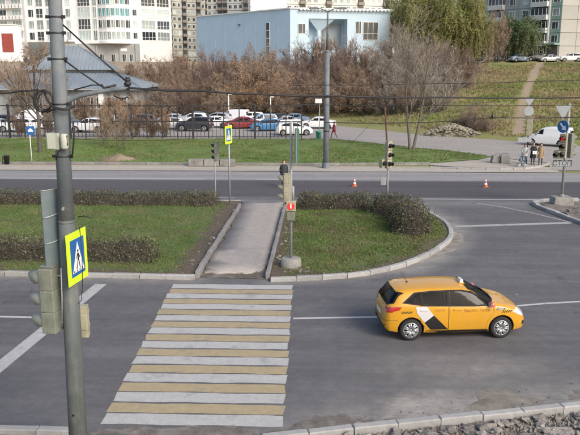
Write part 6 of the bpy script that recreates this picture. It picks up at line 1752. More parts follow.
# x runs from tail (-) to nose (+)
KINDS = {
 'hatch': dict(rear=-2.03, front=2.08, wb=(-1.29, 1.28), wr=.315, w=.86,
    top=[(-2.03, .62), (-2.0, .80), (-1.93, 1.0), (-1.80, 1.20), (-1.62, 1.385), (-1.45, 1.425), (-1.0, 1.455), (-.4, 1.47), (.1, 1.455), (.42, 1.40), (.75, 1.235), (1.12, 1.03), (1.4, .97), (1.75, .86), (1.98, .70), (2.06, .56), (2.08, .50)],
    belt=[(-2.03, .58), (-1.9, .93), (-1.5, 1.03), (-.5, .985), (.6, .945), (1.12, .93), (1.7, .80), (2.08, .47)],
    half=[(-2.03, .60), (-1.98, .72), (-1.85, .805), (-1.5, .845), (-.8, .86), (.8, .86), (1.4, .845), (1.75, .79), (1.95, .68), (2.04, .55), (2.08, .42)],
    roof=[(-2.03, .5), (-1.8, .62), (-1.4, .625), (-.5, .65), (.3, .635), (.8, .66), (1.15, .70), (1.6, .66), (2.08, .4)],
    bot=[(-2.03, .36), (-1.9, .26), (-1.6, .22), (0, .19), (1.6, .2), (1.95, .22), (2.08, .32)],
    side=[[(-1.46, 1.10), (-1.18, 1.30), (-.72, 1.345), (-.29, 1.355), (-.29, 1.015), (-.9, 1.03)], [(-.21, 1.012), (-.21, 1.355), (.14, 1.345), (.40, 1.295), (.98, 1.005), (.5, .99)]],
    wind=[(.40, -.50), (.37, 0), (.40, .50), (.98, .66), (1.06, .4), (1.09, 0), (1.06, -.4), (.98, -.66)], rearw=[(-.60, 1.31), (-.3, 1.35), (.3, 1.35), (.60, 1.31), (.70, 1.07), (.55, 1.01), (-.55, 1.01), (-.70, 1.07)]),
 'sedan': dict(rear=-2.2, front=2.2, wb=(-1.3, 1.35), wr=.315, w=.87,
    top=[(-2.2, .62), (-2.17, .90), (-2.05, .99), (-1.75, 1.03), (-1.5, 1.07), (-1.0, 1.34), (-.7, 1.42), (-.1, 1.45), (.3, 1.41), (.7, 1.22), (1.1, 1.01), (1.5, .95), (1.9, .84), (2.12, .66), (2.2, .52)],
    belt=[(-2.2, .58), (-2.1, .88), (-1.5, .96), (.6, .92), (1.1, .91), (1.8, .78), (2.2, .47)],
    half=[(-2.2, .62), (-2.12, .74), (-1.9, .82), (-.8, .87), (.8, .87), (1.5, .84), (1.95, .74), (2.12, .62), (2.2, .45)],
    roof=[(-2.2, .55), (-1.7, .68), (-1.4, .68), (-.9, .55), (.3, .56), (.8, .63), (1.15, .72), (1.7, .68), (2.2, .42)],
    bot=[(-2.2, .36), (-2.0, .26), (0, .19), (1.8, .21), (2.2, .32)],
    side=[[(-1.32, 1.02), (-.98, 1.28), (-.6, 1.36), (-.25, 1.375), (-.25, .98), (-.9, .99)], [(-.17, .975), (-.17, 1.375), (.2, 1.35), (.42, 1.28), (.92, .985)]],
    wind=[(.33, -.50), (.30, 0), (.33, .50), (.95, .66), (1.05, .0), (.95, -.66)], rearw=[(-.5, 1.36), (.5, 1.36), (.64, 1.1), (-.64, 1.1)]),
 'suv': dict(rear=-2.2, front=2.2, wb=(-1.32, 1.33), wr=.36, w=.91,
    top=[(-2.2, .75), (-2.17, 1.05), (-2.08, 1.3), (-1.9, 1.58), (-1.7, 1.65), (-.6, 1.68), (.1, 1.64), (.35, 1.57), (.95, 1.17), (1.3, 1.10), (1.9, 1.0), (2.14, .82), (2.2, .6)],
    belt=[(-2.2, .7), (-2.1, 1.05), (-.5, 1.08), (.8, 1.05), (1.8, .92), (2.2, .55)],
    half=[(-2.2, .70), (-2.1, .82), (-1.8, .89), (0, .91), (1.5, .89), (1.95, .80), (2.12, .68), (2.2, .5)],
    roof=[(-2.2, .6), (-1.8, .64), (-.5, .66), (.3, .64), (.9, .72), (1.8, .70), (2.2, .45)],
    bot=[(-2.2, .42), (-2.0, .32), (0, .28), (1.8, .30), (2.2, .42)],
    side=[[(-1.85, 1.18), (-1.68, 1.5), (-.3, 1.58), (-.3, 1.12)], [(-.2, 1.12), (-.2, 1.58), (.1, 1.55), (.32, 1.47), (.84, 1.12)]],
    wind=[(.28, -.56), (.25, 0), (.28, .56), (.84, .68), (.9, 0), (.84, -.68)], rearw=[(-.58, 1.56), (.58, 1.56), (.68, 1.15), (-.68, 1.15)]),
 'van': dict(rear=-2.15, front=2.15, wb=(-1.35, 1.35), wr=.32, w=.88,
    top=[(-2.15, .8), (-2.13, 1.3), (-2.07, 1.7), (-1.95, 1.80), (-.6, 1.83), (.2, 1.78), (.5, 1.68), (1.1, 1.18), (1.35, 1.08), (1.85, .92), (2.1, .72), (2.15, .55)],
    belt=[(-2.15, .75), (-2.1, 1.1), (.8, 1.08), (1.3, .98), (2.15, .5)],
    half=[(-2.15, .80), (-2.1, .85), (-1.9, .88), (1.2, .88), (1.8, .80), (2.08, .66), (2.15, .5)],
    roof=[(-2.15, .7), (-1.9, .74), (.3, .72), (1.0, .70), (1.7, .68), (2.15, .45)],
    bot=[(-2.15, .36), (-2.0, .28), (0, .22), (1.8, .24), (2.15, .36)],
    side=[[(.28, 1.12), (.28, 1.60), (.5, 1.56), (1.05, 1.14)]],
    wind=[(.55, -.58), (.52, 0), (.55, .58), (1.08, .68), (1.15, 0), (1.08, -.68)], rearw=[(-.62, 1.62), (.62, 1.62), (.70, 1.12), (-.70, 1.12)]),
}
def body_mesh(kd, st=64, sub=5):
    S = KINDS[kd]; r0, f0 = S['rear'], S['front']
    t = np.linspace(0, 1, st); t = .5 - .5 * np.cos(np.pi * t); xs = r0 + (f0 - r0) * (.6 * t + .4 * np.linspace(0, 1, st))
    rows = []
    for x in xs:
        w = cr(S['half'], x); zt = cr(S['top'], x); zb = interp(S['bot'], x); be = min(cr(S['belt'], x), zt - .035); rw = min(cr(S['roof'], x), w * .96)
        g = max(zt - be, .03)
        mid = zb + (be - zb) * .45
        P = [(0, zb), (w * .86, zb), (w * .965, zb + .07), (w, mid), (w * .988, zb + (be - zb) * .78), (w * .955, be), ((w * .93 + rw) / 2, be + g * .48), (rw, zt - min(.09, g * .28)), (rw * .84, zt - min(.035, g * .1)), (rw * .42, zt - .004), (0, zt + .006)]
        P = np.array(P); Q = []
        for i in range(len(P) - 1):
            p0 = P[max(i - 1, 0)]; p1 = P[i]; p2 = P[i + 1]; p3 = P[min(i + 2, len(P) - 1)]
            for k in range(sub):
                s = k / sub
                c_ = .5 * ((2 * p1) + (-p0 + p2) * s + (2 * p0 - 5 * p1 + 4 * p2 - p3) * s * s + (-p0 + 3 * p1 - 3 * p2 + p3) * s**3)
                l_ = p1 + (p2 - p1) * s
                Q.append(l_ * .35 + c_ * .65 if i not in (0,) else l_)
        Q.append(P[-1]); rows.append(Q)
    nP = len(rows[0]); V, F = [], []
    full = 2 * nP - 2
    for x, Q in zip(xs, rows):
        V += [(x, -q[0], q[1]) for q in Q]
        V += [(x, q[0], q[1]) for q in Q[-2:0:-1]]
    for i in range(st - 1):
        for k in range(full):
            k2 = (k + 1) % full; F.append((i * full + k, i * full + k2, (i + 1) * full + k2, (i + 1) * full + k))
    F.append(tuple(range(full))); F.append(tuple((st - 1) * full + k for k in range(full - 1, -1, -1)))
    me = bpy.data.meshes.new('body'); me.from_pydata(V, [], F)
    bm = bmesh.new(); bm.from_mesh(me); bmesh.ops.recalc_face_normals(bm, faces=bm.faces); bm.to_mesh(me); bm.free()
    tree = BVHTree.FromPolygons([v.co.copy() for v in me.vertices], [tuple(p.vertices) for p in me.polygons])
    # wheel arches
    cut = MB()
    for wx in S['wb']:
        for s in (-1, 1):
            cut.tube([(wx, s * (S['w'] - .28), S['wr'] + .005), (wx, s * (S['w'] + .3), S['wr'] + .005)], S['wr'] + .055, 28, 1)
    cm = cut.mesh('cut', ['car_under', 'car_under'])
    bm = bmesh.new(); bm.from_mesh(cm); bmesh.ops.recalc_face_normals(bm, faces=bm.faces); bm.to_mesh(cm); bm.free()
    me.materials.append(M('car_white')); me.materials.append(M('car_under'))
    me.polygons.foreach_set('use_smooth', [True] * len(me.polygons))
    ob = link('body', me); co = link('cut', cm)
    md = ob.modifiers.new('arches', 'BOOLEAN'); md.object = co; md.operation = 'DIFFERENCE'; md.solver = 'EXACT'; md.material_mode = 'INDEX'
    dg = bpy.context.evaluated_depsgraph_get()
    out = bpy.data.meshes.new_from_object(ob.evaluated_get(dg)); out.name = 'body'
    bpy.data.objects.remove(ob); bpy.data.objects.remove(co)
    return out, tree
def project(tree, pts, axis, off):
    """drop 2D points onto the car surface along an axis; returns 3D points (None where missed)"""
    out = []
    for a, b in pts:
        if axis == 'R': o, d = Vector((a, -3, b)), Vector((0, 1, 0))
        elif axis == 'L': o, d = Vector((a, 3, b)), Vector((0, -1, 0))
        elif axis == 'T': o, d = Vector((a, b, 4)), Vector((0, 0, -1))
        elif axis == 'B': o, d = Vector((-5, a, b)), Vector((1, 0, 0))
        elif axis == 'F': o, d = Vector((5, a, b)), Vector((-1, 0, 0))
        elif axis in ('BR', 'BL', 'FR', 'FL'):
            sx = 1 if axis[0] == 'B' else -1; sy = 1 if axis[1] == 'R' else -1
            d = Vector((sx * .70, sy * .714, 0)).normalized(); h = Vector((d.y * sx * sy, -d.x * sx * sy, 0)) * (1 if True else 1)
            o = Vector((-sx * 1.95, -sy * .72, b)) - d * 3 + h * a
        h_, n, i, dd = tree.ray_cast(o, d)
        if h_ is None: out.append(None); continue
        if n.dot(d) > 0: n = -n
        out.append(h_ + n * off)
    return out
def patch(tree, name, poly, axis, off, m_, parent, res=.06, mirror=True):
    """a panel laid on the car's skin"""
    v2, f = fill(poly, res)
    P = project(tree, v2, axis, off)
    keep = [t for t in f if all(P[i] is not None for i in t)]
    idx = sorted({i for t in keep for i in t}); mp_ = {i: k for k, i in enumerate(idx)}
    me = bpy.data.meshes.new(name); me.from_pydata([P[i] for i in idx], [], [tuple(mp_[i] for i in t) for t in keep])
    me.materials.append(M(m_)); me.polygons.foreach_set('use_smooth', [True] * len(me.polygons))
    # faces outward
    flip = {'R': Vector((0, -1, 0)), 'L': Vector((0, 1, 0)), 'T': Vector((0, 0, 1)), 'B': Vector((-1, 0, 0)), 'F': Vector((1, 0, 0))}.get(axis)
    if flip is not None and len(me.polygons):
        s = sum(p.normal.dot(flip) * p.area for p in me.polygons)
        if s < 0: me.flip_normals()
    return link(name, me, parent)
def fill_ring(outer, holes, res):
    """like fill, with holes cut out"""
    loops = [outer] + holes; pts, edges, faces = [], [], []
    for lp in loops:
        o = len(pts); n = len(lp); k_ = 0
        for i in range(n):
            a = Vector(lp[i]); b = Vector(lp[(i + 1) % n]); k = max(1, int((b - a).length / res))
            pts += [a.lerp(b, j / k) for j in range(k)]; k_ += k
        edges += [(o + i, o + (i + 1) % k_) for i in range(k_)]; faces.append(list(range(o, o + k_)))
    rr = delaunay_2d_cdt(pts, edges, [faces[0]], 1, 1e-6)
    v = [(p.x, p.y) for p in rr[0]]
    f = [tuple(t) for t in rr[2]]
    f = [t for t in f if not any(inside(h, sum(v[i][0] for i in t) / len(t), sum(v[i][1] for i in t) / len(t)) for h in holes)]
    return v, f
def ring_patch(tree, name, outer, holes, axis, off, m_, parent, res=.05):
    v2, f = fill_ring(outer, holes, res); P = project(tree, v2, axis, off)
    keep = [t for t in f if all(P[i] is not None for i in t)]
    idx = sorted({i for t in keep for i in t}); mp_ = {i: k for k, i in enumerate(idx)}
    me = bpy.data.meshes.new(name); me.from_pydata([P[i] for i in idx], [], [tuple(mp_[i] for i in t) for t in keep]); me.materials.append(M(m_))
    o = link(name, me, parent)
    so = o.modifiers.new('thickness', 'SOLIDIFY'); so.thickness = .03; so.offset = -1 if axis == 'L' else 1; so.offset = 0
    return o
def open_windows(me, polys):
    """take the body skin out behind the panes: polys = [(axis, polygon)]"""
    bm = bmesh.new(); bm.from_mesh(me); dead = set()
    for f in bm.faces:
        c = f.calc_center_median(); n = f.normal
        for ax, po in polys:
            if ax == 'R' and c.y < -.3 and inside(po, c.x, c.z): dead.add(f)
            if ax == 'L' and c.y > .3 and inside(po, c.x, c.z): dead.add(f)
            if ax == 'T' and c.z > .9 and inside(po, c.x, c.y): dead.add(f)
            if ax == 'B' and c.x < -1.3 and inside(po, c.y, c.z): dead.add(f)
    bmesh.ops.delete(bm, geom=list(dead), context='FACES'); bm.to_mesh(me); bm.free()
def decal_text(tree, txt, size, cx, cz, axis, m_, parent, name='lettering', off=.0045):
    vs, fs = text_mesh(txt, size)
    P = project(tree, [(cx + v[0], cz + v[1]) for v in vs], axis, off)
    fs = [f for f in fs if all(P[i] is not None for i in f)]
    P = [p if p is not None else Vector((0, 0, 0)) for p in P]
    me = bpy.data.meshes.new(name); me.from_pydata(P, [], fs); me.materials.append(M(m_)); return link(name, me, parent)
def wheel_tyre(r, w=.195):
    return MB().lathe([(r * .66, -w / 2), (r * .9, -w / 2), (r * .985, -w * .36), (r, -w * .2), (r, w * .2), (r * .985, w * .36), (r * .9, w / 2), (r * .66, w / 2), (r * .66, -w / 2)], (0, 0, 0), 28, 0, Matrix.Rotation(R(90), 4, 'X'))
def wheel_rim(r, w=.195, spokes=7):
    rt = Matrix.Rotation(R(90), 4, 'X')
    m = MB(); m.lathe([(r * .70, w * .5), (r * .66, w * .47), (r * .64, w * .2), (0, w * .18)], (0, 0, 0), 28, 1, rt)
    m.lathe([(r * .71, w * .46), (r * .70, w * .53), (r * .62, w * .52), (r * .60, w * .3)], (0, 0, 0), 28, 0, rt)
    m.lathe([(r * .16, w * .2), (r * .16, w * .50), (r * .1, w * .54), (0, w * .54)], (0, 0, 0), 14, 0, rt)
    for k in range(spokes):
        for dlt in (-.11, .11):
            a = 2 * math.pi * k / spokes + dlt
            a2 = 2 * math.pi * k / spokes + dlt * 1.6
            p0 = rt @ Vector((r * .13 * math.cos(a), r * .13 * math.sin(a), w * .50)); p1 = rt @ Vector((r * .62 * math.cos(a2), r * .62 * math.sin(a2), w * .47))
            m.tube([p0, p1], [.022, .034], 5)
    return m
_ck = {}
def make_car(kd, paint_m):
    """simpler parked car: prototype objects, later copied"""
    S = KINDS[kd]
    t = bpy.data.objects.new('parked_car', None); COL.objects.link(t)
    me, tree = body_mesh(kd, 40, 3)
    link('body', me, t)
    for i, poly in enumerate(S['side']):
        for ax in 'RL': patch(tree, 'side_window', poly, ax, .004, 'car_glass', t, .15)
    patch(tree, 'windshield', S['wind'], 'T', .004, 'car_glass', t, .15)
    patch(tree, 'rear_window', S['rearw'], 'B' if kd != 'sedan' else 'B', .004, 'car_glass', t, .15)
    hz = cr(S['belt'], S['front'] - .25) - .07; tz = cr(S['belt'], S['rear'] + .1) - .06
    for sgn, ax in ((-1, 'R'), (1, 'L')):
        patch(tree, 'headlight', [(S['front'] - .34, hz - .03), (S['front'] - .05, hz - .1), (S['front'] - .08, hz + .0), (S['front'] - .36, hz + .07)], ax, .005, 'lamp_clear', t, .1)
        patch(tree, 'taillight', [(S['rear'] + .02, tz - .12), (S['rear'] + .26, tz - .06), (S['rear'] + .24, tz + .05), (S['rear'] + .03, tz + .04)], ax, .005, 'lamp_red', t, .1)
        m = MB(); m.box((.92, sgn * (S['w'] + .06), cr(S['belt'], .9) + .04), (.1, .17, .12), taper=.8); o = m.build('mirror', 'car_trim', t, bevel=.02)
    patch(tree, 'grille', [(-.45, .34), (.45, .34), (.5, .48), (-.5, .48)], 'F', .004, 'car_trim', t, .12)
    patch(tree, 'number_plate', [(-.26, .50), (.26, .50), (.26, .61), (-.26, .61)], 'B', .006, 'plate_white', t, .2)
    m1 = wheel_tyre(S['wr']).mesh('wheel', ['tyre']); 
    wm = wheel_rim(S['wr'], spokes=5)
    for wx in S['wb']:
        for s in (-1, 1):
            w_ = link('wheel', m1, t, (wx, s * (S['w'] - .12), S['wr']), (0, 0, 0 if s < 0 else math.pi))
            if 'rim' not in _ck: _ck['rim'] = {}
            if kd not in _ck['rim']: _ck['rim'][kd] = wm.mesh('rim', ['rim', 'rim_gap'])
            link('rim', _ck['rim'][kd], w_)
    return t
_proto = {}
def parked(kd, paint_m, label, px, Y, heading, group, py=None, zoff=0.0):
    """heading in degrees: direction of the nose, 0 = to the right along the road"""
    if kd not in _proto:
        t = make_car(kd, paint_m); _proto[kd] = t
    else:
        t = copy_tree(_proto[kd])
    p = A(px, 110, Y)
    t.location = (p.x, Y, max(0.0, h1(p.x, Y) + .03) + zoff); t.rotation_euler = (0, 0, R(heading))
    for c in t.children:
        if c.name.startswith('body'):
            c.material_slots[0].link = 'OBJECT'; c.material_slots[0].material = M(paint_m)
    return tag(t, label, 'car', group)
g = 'cars in the car park behind the fence'
for a in [
 ('hatch', 'car_white', 'white hatchback parked closest to the fence at its right end', 294, 77.5, 8),
 ('sedan', 'car_white', 'white sedan behind the white hatchback at the right end of the car park', 318, 86, 172),
 ('sedan', 'car_blue', 'bright blue sedan parked in the middle of the car park', 268, 82.5, 190),
 ('suv', 'car_lightblue', 'pale blue estate car right behind the bright blue sedan', 260, 87, 200),
 ('sedan', 'car_bluegrey', 'blue-grey car parked above the white hatchback near the bank', 293, 92, 170),
 ('sedan', 'car_silver', 'silver car between the blue sedan and the white cars', 284, 87.5, 205),
 ('sedan', 'car_red', 'dark red sedan left of the blue car', 241, 85.5, 190),
 ('van', 'car_white', 'white minivan behind the red sedan by the lamp post', 233, 94, 165),
 ('sedan', 'car_white', 'white sedan left of the red car', 214, 87, 175),
 ('hatch', 'car_white', 'white hatchback at the back left of the fenced lot behind the dark car', 193, 92, 180),
 ('sedan', 'car_bluegrey', 'blue-grey car behind the white hatchback under the bank', 196, 95, 178),
 ('suv', 'car_dark', 'dark blue off-road car close to the fence left of the crossing sign', 194, 82, 176),
 ('hatch', 'car_silver', 'silver hatchback left of the dark off-road car', 167, 84, 200),
 ('suv', 'car_dark', 'black car close to the fence behind the rusty young tree', 139, 86, 185),
 ('suv', 'car_white', 'white off-road car just right of the big pole', 88, 80, 178),
 ('hatch', 'car_silver', 'silver car behind the white off-road car right of the pole', 106, 88, 160),
 ('sedan', 'car_white', 'white sedan behind the slim bare tree left of the pole', 37, 84, 20),
 ('suv', 'car_white', 'white off-road car left of the slim bare tree', 16, 80, 176),
 ('hatch', 'car_silver', 'silver hatchback at the left edge of the car park', -12, 82, 175),
 ('sedan', 'car_bluegrey', 'blue-grey sedan half hidden by the big pole in the car park', 60, 85, 180),
 ('hatch', 'car_silver', 'silver hatchback in the back row left of the white minivan', 217, 93, 170),
 ('sedan', 'car_dark', 'dark sedan half hidden behind the bright blue sedan', 277, 92, 185),
 ('hatch', 'car_white', 'white hatchback in the back row behind the pale blue estate', 250, 94, 190),
 ('sedan', 'car_silver', 'silver sedan in the back row behind the silver hatchback', 172, 91, 175),
 ('hatch', 'car_dark', 'dark hatchback behind the white off-road car by the pole', 120, 92, 185),
 ('van', 'car_white', 'white van at the back of the lot left of the pole', 27, 92, 180),
 ('sedan', 'car_dark', 'dark sedan at the back of the lot near the left frame edge', 2, 88, 178),
]:
    parked(*a, g)
parked('van', 'car_white', 'small white delivery van parked on the side street at the foot of the hill', 550.5, 67.8, 147, None)
g = 'cars parked on the hilltop'
for a in [('sedan', 'car_bluegrey', 'blue-grey car parked on the hilltop under the dark willow', 516, 141, 20), ('hatch', 'car_dark', 'dark car parked second from the left on the hilltop', 530, 142, 200),
          ('sedan', 'car_silver', 'silver car on the hilltop in front of the porch', 545, 141.5, 195), ('suv', 'car_white', 'white off-road car on the hilltop by the beige end wall', 566, 141.5, 178), ('hatch', 'car_dark', 'dark car on the hilltop at the right edge', 585, 142, 185)]:
    parked(*a, g)

# ---- the yellow taxi
S = KINDS['hatch']
wr_, wf_ = G(408.5, 340.2), G(501.5, 337.6)
hd_ = math.atan2(wf_.y - wr_.y, wf_.x - wr_.x)
cen = (wr_ + wf_) / 2
off_ = Matrix.Rotation(hd_, 3, 'Z') @ Vector((0, .78, 0))
taxi = thing('taxi', 'yellow hatchback taxi with a white and black diagonal stripe driving to the right', 'taxi', (cen.x + off_.x, cen.y + off_.y, 0.004), hd_)
me, tree = body_mesh('hatch', 90, 6)
body = link('body', me, taxi); body.material_slots[0].link = 'OBJECT'; body.material_slots[0].material = M('taxi_paint')
TP = lambda *a, **k: patch(tree, *a, **k)
sh = lambda po, d: [(p[0] + (sum(q[0] for q in po) / len(po) - p[0]) * d, p[1] + (sum(q[1] for q in po) / len(po) - p[1]) * d) for p in po]
open_windows(me, [(ax, sh(po, -.02)) for ax in 'RL' for po in S['side']] + [('T', sh(S['wind'], -.02)), ('B', sh(S['rearw'], -.02))])
for ax in 'RL':
    dr = [[(-1.02, .56), (-1.06, .8), (-1.05, 1.0), (-.25, .985), (-.25, .30), (-.82, .30)], [(-.23, .985), (1.0, .955), (1.04, .8), (.86, .52), (.84, .30), (-.23, .30)]]
    for i, dpoly in enumerate(dr):
        cx_ = sum(p[0] for p in dpoly) / len(dpoly); cz_ = sum(p[1] for p in dpoly) / len(dpoly)
        big = [(cx_ + (p[0] - cx_) * 1.022, cz_ + (p[1] - cz_) * 1.03) for p in dpoly]
        sm_ = TP('door_seam', big, ax, .0012, 'car_seam', body, res=.05)
        d_ = TP('door', dpoly, ax, .0035, 'taxi_paint', taxi, res=.05)
        hx = -.93 if i == 0 else .0
        q = project(tree, [(hx, .875)], ax, .012)[0]; sg_ = -1 if ax == 'R' else 1
        m = MB(); m.box((0, 0, 0), (.20, .022, .035)); m.box((0, -sg_ * .006, 0), (.24, .006, .055), 0); m.build('handle', 'decal_white' if i == 0 else 'taxi_paint', d_, q, None, bevel=.006)
    # dark window surround, then the panes
    ring_patch(tree, 'window_surround', [(-1.54, 1.085), (-1.20, 1.335), (-.72, 1.378), (-.25, 1.388), (.16, 1.378), (.44, 1.325), (1.08, .97), (.5, .955), (-.9, .995)], S['side'], ax, .004, 'car_trim', taxi, .05)
    for poly in S['side']: TP('side_window', poly, ax, .006, 'taxi_glass', taxi, res=.05)
    TP('quarter_divider', [(-.98, 1.02), (-.94, 1.02), (-1.0, 1.325), (-1.03, 1.32)], ax, .0095, 'car_trim', taxi, res=.05)
    TP('sill', [(-.90, .22), (.90, .22), (.90, .285), (-.90, .285)], ax, .004, 'car_trim', taxi, res=.08)
# diagonal stripe on the doors and letters (both sides)
for ax in 'RL':
    TP('white_stripe', [(-1.17, .985), (-.86, .985), (-.66, .735), (-.92, .535), (-1.13, .80)], ax, .006, 'decal_white', taxi, res=.05)
    TP('black_stripe', [(-.66, .735), (-.24, .315), (-.74, .315), (-.92, .535)], ax, .0062, 'decal_black', taxi, res=.05)
decal_text(tree, 'Яндекс.Такси', .112, .56, .845, 'R', 'decal_brown', taxi)
decal_text(tree, 'ТАКСИ', .085, -.50, .865, 'R', 'decal_brown', taxi)
for cx_, cz_ in ((-1.42, .83), (1.42, .79)):      # chequer flashes on the wings
    for r_ in range(2):
        for k in range(5):
            x0 = cx_ - .15 + k * .06 + (.03 if r_ else 0); z0 = cz_ - .03 + r_ * .03
            TP('chequer', [(x0, z0), (x0 + .03, z0), (x0 + .03, z0 + .03), (x0, z0 + .03)], 'R', .0045, 'decal_black', taxi, res=.05)
TP('side_flash', [(1.12, .86), (1.18, .885), (1.34, .875), (1.30, .845)], 'R', .0048, 'decal_white', taxi, res=.05)
TP('side_flash_border', [(1.10, .845), (1.16, .90), (1.38, .885), (1.32, .83)], 'R', .0040, 'decal_black', taxi, res=.05)  # black decal under the white flash, showing as a border all round
ring_patch(tree, 'windshield_surround', [(.35, -.56), (.31, 0), (.35, .56), (1.0, .71), (1.11, .42), (1.145, 0), (1.11, -.42), (1.0, -.71)], [S['wind']], 'T', .004, 'car_trim', taxi, .06)
ring_patch(tree, 'rear_window_surround', [(-.63, 1.325), (-.3, 1.37), (.3, 1.37), (.63, 1.325), (.73, 1.065), (.57, .985), (-.57, .985), (-.73, 1.065)], [S['rearw']], 'B', .003, 'car_trim', taxi, .06)
ws_ = TP('windshield', S['wind'], 'T', .006, 'taxi_glass', taxi, res=.06)
TP('rear_window', S['rearw'], 'B', .006, 'taxi_glass', taxi, res=.05)
# cabin: floor tub, seats with headrests, dashboard, steering wheel
m = MB(); m.box((-.35, 0, .40), (2.5, 1.38, .06)); m.box((-.35, -.70, .66), (2.5, .05, .56)); m.box((-.35, .70, .66), (2.5, .05, .56)); m.box((.98, 0, .66), (.06, 1.4, .58)); m.box((-1.50, 0, .68), (.06, 1.3, .56)); m.box((-1.45, 0, .97), (.5, 1.2, .03)); m.build('cabin_tub', 'cabin', taxi)
for sx, sy in ((.12, -.36), (.12, .36)):
    m = MB(); m.box((sx, sy, .58), (.52, .48, .16)); m.box((sx - .30, sy, .88), (.14, .46, .58), mat4=Matrix.Rotation(-.22, 4, 'Y')); m.box((sx - .40, sy, 1.22), (.09, .26, .17)); m.build('front_seat', 'seat_grey', taxi, bevel=.04)
m = MB(); m.box((-.80, 0, .58), (.5, 1.25, .16)); m.box((-1.10, 0, .88), (.14, 1.25, .54), mat4=Matrix.Rotation(-.22, 4, 'Y'))
for sy in (-.36, .36): m.box((-1.17, sy, 1.18), (.08, .26, .14))
m.build('rear_bench', 'seat_grey', taxi, bevel=.04)
m = MB(); m.box((.86, 0, .88), (.34, 1.3, .16)); m.build('dashboard', 'cabin', taxi, bevel=.04)
m = MB(); m.tube([(.60 + .06 * math.sin(t), .36 + .18 * math.cos(t), .94 + .17 * math.sin(t)) for t in np.linspace(0, 6.2832, 20)], .014, 6); m.build('steering_wheel', 'car_trim', taxi)
for s in (-1, 1):
    pts = [Vector((1.08, .42 * s - .05 * k, 0)) for k in range(2)]
    q = project(tree, [(1.10, .05 + .45 * (s < 0) - .12), (.85, -.3 + .55 * (s < 0))], 'T', .02)
    m = MB(); m.tube(q, .008, 5); m.build('wiper', 'car_trim', taxi)
# lamps: tail lamps wrap from the back to the side
for ax, s in (('R', -1), ('L', 1)):
    TP('taillight', [(-1.99, .80), (-1.62, .90), (-1.56, .985), (-1.72, .985), (-1.94, .955)], ax, .007, 'lamp_red', taxi, res=.04)
    tl = TP('rear_lamp', [(s * .50, .80), (s * .80, .82), (s * .80, .95), (s * .54, .93)], 'B', .007, 'lamp_red', taxi, res=.04)
    TP('reverse_lamp', [(s * .53, .83), (s * .70, .835), (s * .70, .865), (s * .53, .86)], 'B', .009, 'lamp_clear', tl, res=.04)
    TP('headlight', [(1.58, .78), (1.72, .845), (1.92, .76), (2.02, .60), (1.95, .585), (1.75, .69)], ax, .006, 'lamp_clear', taxi, res=.04)
    TP('fog_lamp', [(1.90, .36), (2.0, .36), (2.0, .45), (1.92, .47)], ax, .005, 'car_trim', taxi, res=.04)
    TP('fuel_cap' if s < 0 else 'wing_seam', [(-1.38, .86), (-1.22, .86), (-1.22, .87), (-1.38, .87)] if s > 0 else [(1.04, .80), (1.052, .80), (1.02, .93), (1.008, .93)], ax, .003, 'car_seam', taxi, res=.05)
    TP('bumper_seam', [(-1.97, .585), (-1.66, .60), (-1.66, .61), (-1.97, .595)], ax, .003, 'car_seam', taxi, res=.04)
    TP('reflector', [(s * .55, .42), (s * .72, .43), (s * .72, .46), (s * .55, .45)], 'B', .005, 'lamp_red', taxi, res=.05)
    q = project(tree, [(.93, .99)], ax, .0)[0]
    m = MB(); m.box((.0, 0, .0), (.13, .2, .125), taxi and 0, 0, None, .82); mr = m.build('mirror', 'mirror_red', taxi, q + Vector((.03, s * .10, .03)), (0, 0, -.15 * s), bevel=.03); mr['label'] = 'reddish wing mirror'
    m = MB(); m.box((-.068, 0, 0), (.006, .15, .085)); m.build('mirror_glass', 'glass_pale', mr)
TP('number_plate', [(-.26, .60), (.26, .60), (.26, .712), (-.26, .712)], 'B', .008, 'plate_white', taxi, res=.1)
TP('rear_trim', [(-.62, .27), (.62, .27), (.66, .40), (-.66, .40)], 'B', .005, 'car_trim', taxi, res=.06)
TP('grille', [(-.42, .30), (.42, .30), (.46, .44), (-.46, .44)], 'F', .004, 'car_trim', taxi, res=.06)
TP('number_plate', [(-.26, .45), (.26, .45), (.26, .555), (-.26, .555)], 'F', .008, 'plate_white', taxi, res=.1)
TP('tailgate_seam', [(-.74, .565), (.74, .565), (.74, .575), (-.74, .575)], 'B', .003, 'car_seam', taxi, res=.05)
# spoiler, roof sign, aerial
m = MB(); 
V = []; 
for k in range(9):
    y = -.56 + 1.12 * k / 8; zz = cr(S['top'], -1.62) - .004 - .05 * (abs(y) / .56) ** 3
    V += [(-1.50, y, zz + .028), (-1.73 + .06 * (abs(y) / .56) ** 2, y, zz + .005), (-1.71 + .06 * (abs(y) / .56) ** 2, y, zz - .03), (-1.50, y, zz - .03)]
F = []
for k in range(8):
    a = 4 * k; b_ = a + 4; F += [(a, b_, b_ + 1, a + 1), (a + 1, b_ + 1, b_ + 2, a + 2), (a + 2, b_ + 2, b_ + 3, a + 3)]
F += [(0, 1, 2, 3), (35, 34, 33, 32)]
m.add(V, F, 0, True); m.build('spoiler', 'taxi_paint', taxi, bevel=.008)
q = project(tree, [(.28, -.05)], 'T', 0)[0]
m = MB(); m.box((0, 0, .055), (.12, .34, .11), taper=.8); rs_ = m.build('roof_sign', 'decal_white', taxi, q, (0, .1, 0), bevel=.02)
m = MB(); m.box((0, 0, .012), (.16, .38, .024)); m.build('roof_sign_base', 'taxi_paint', rs_)
q = project(tree, [(-1.25, 0)], 'T', 0)[0]
m = MB(); m.tube([q, q + Vector((-.10, 0, .18)), q + Vector((-.2, 0, .32))], [.007, .005, .003], 6); m.lathe([(.03, -.005), (.022, .03), (0, .035)], q, 10); m.build('aerial', 'car_trim', taxi)
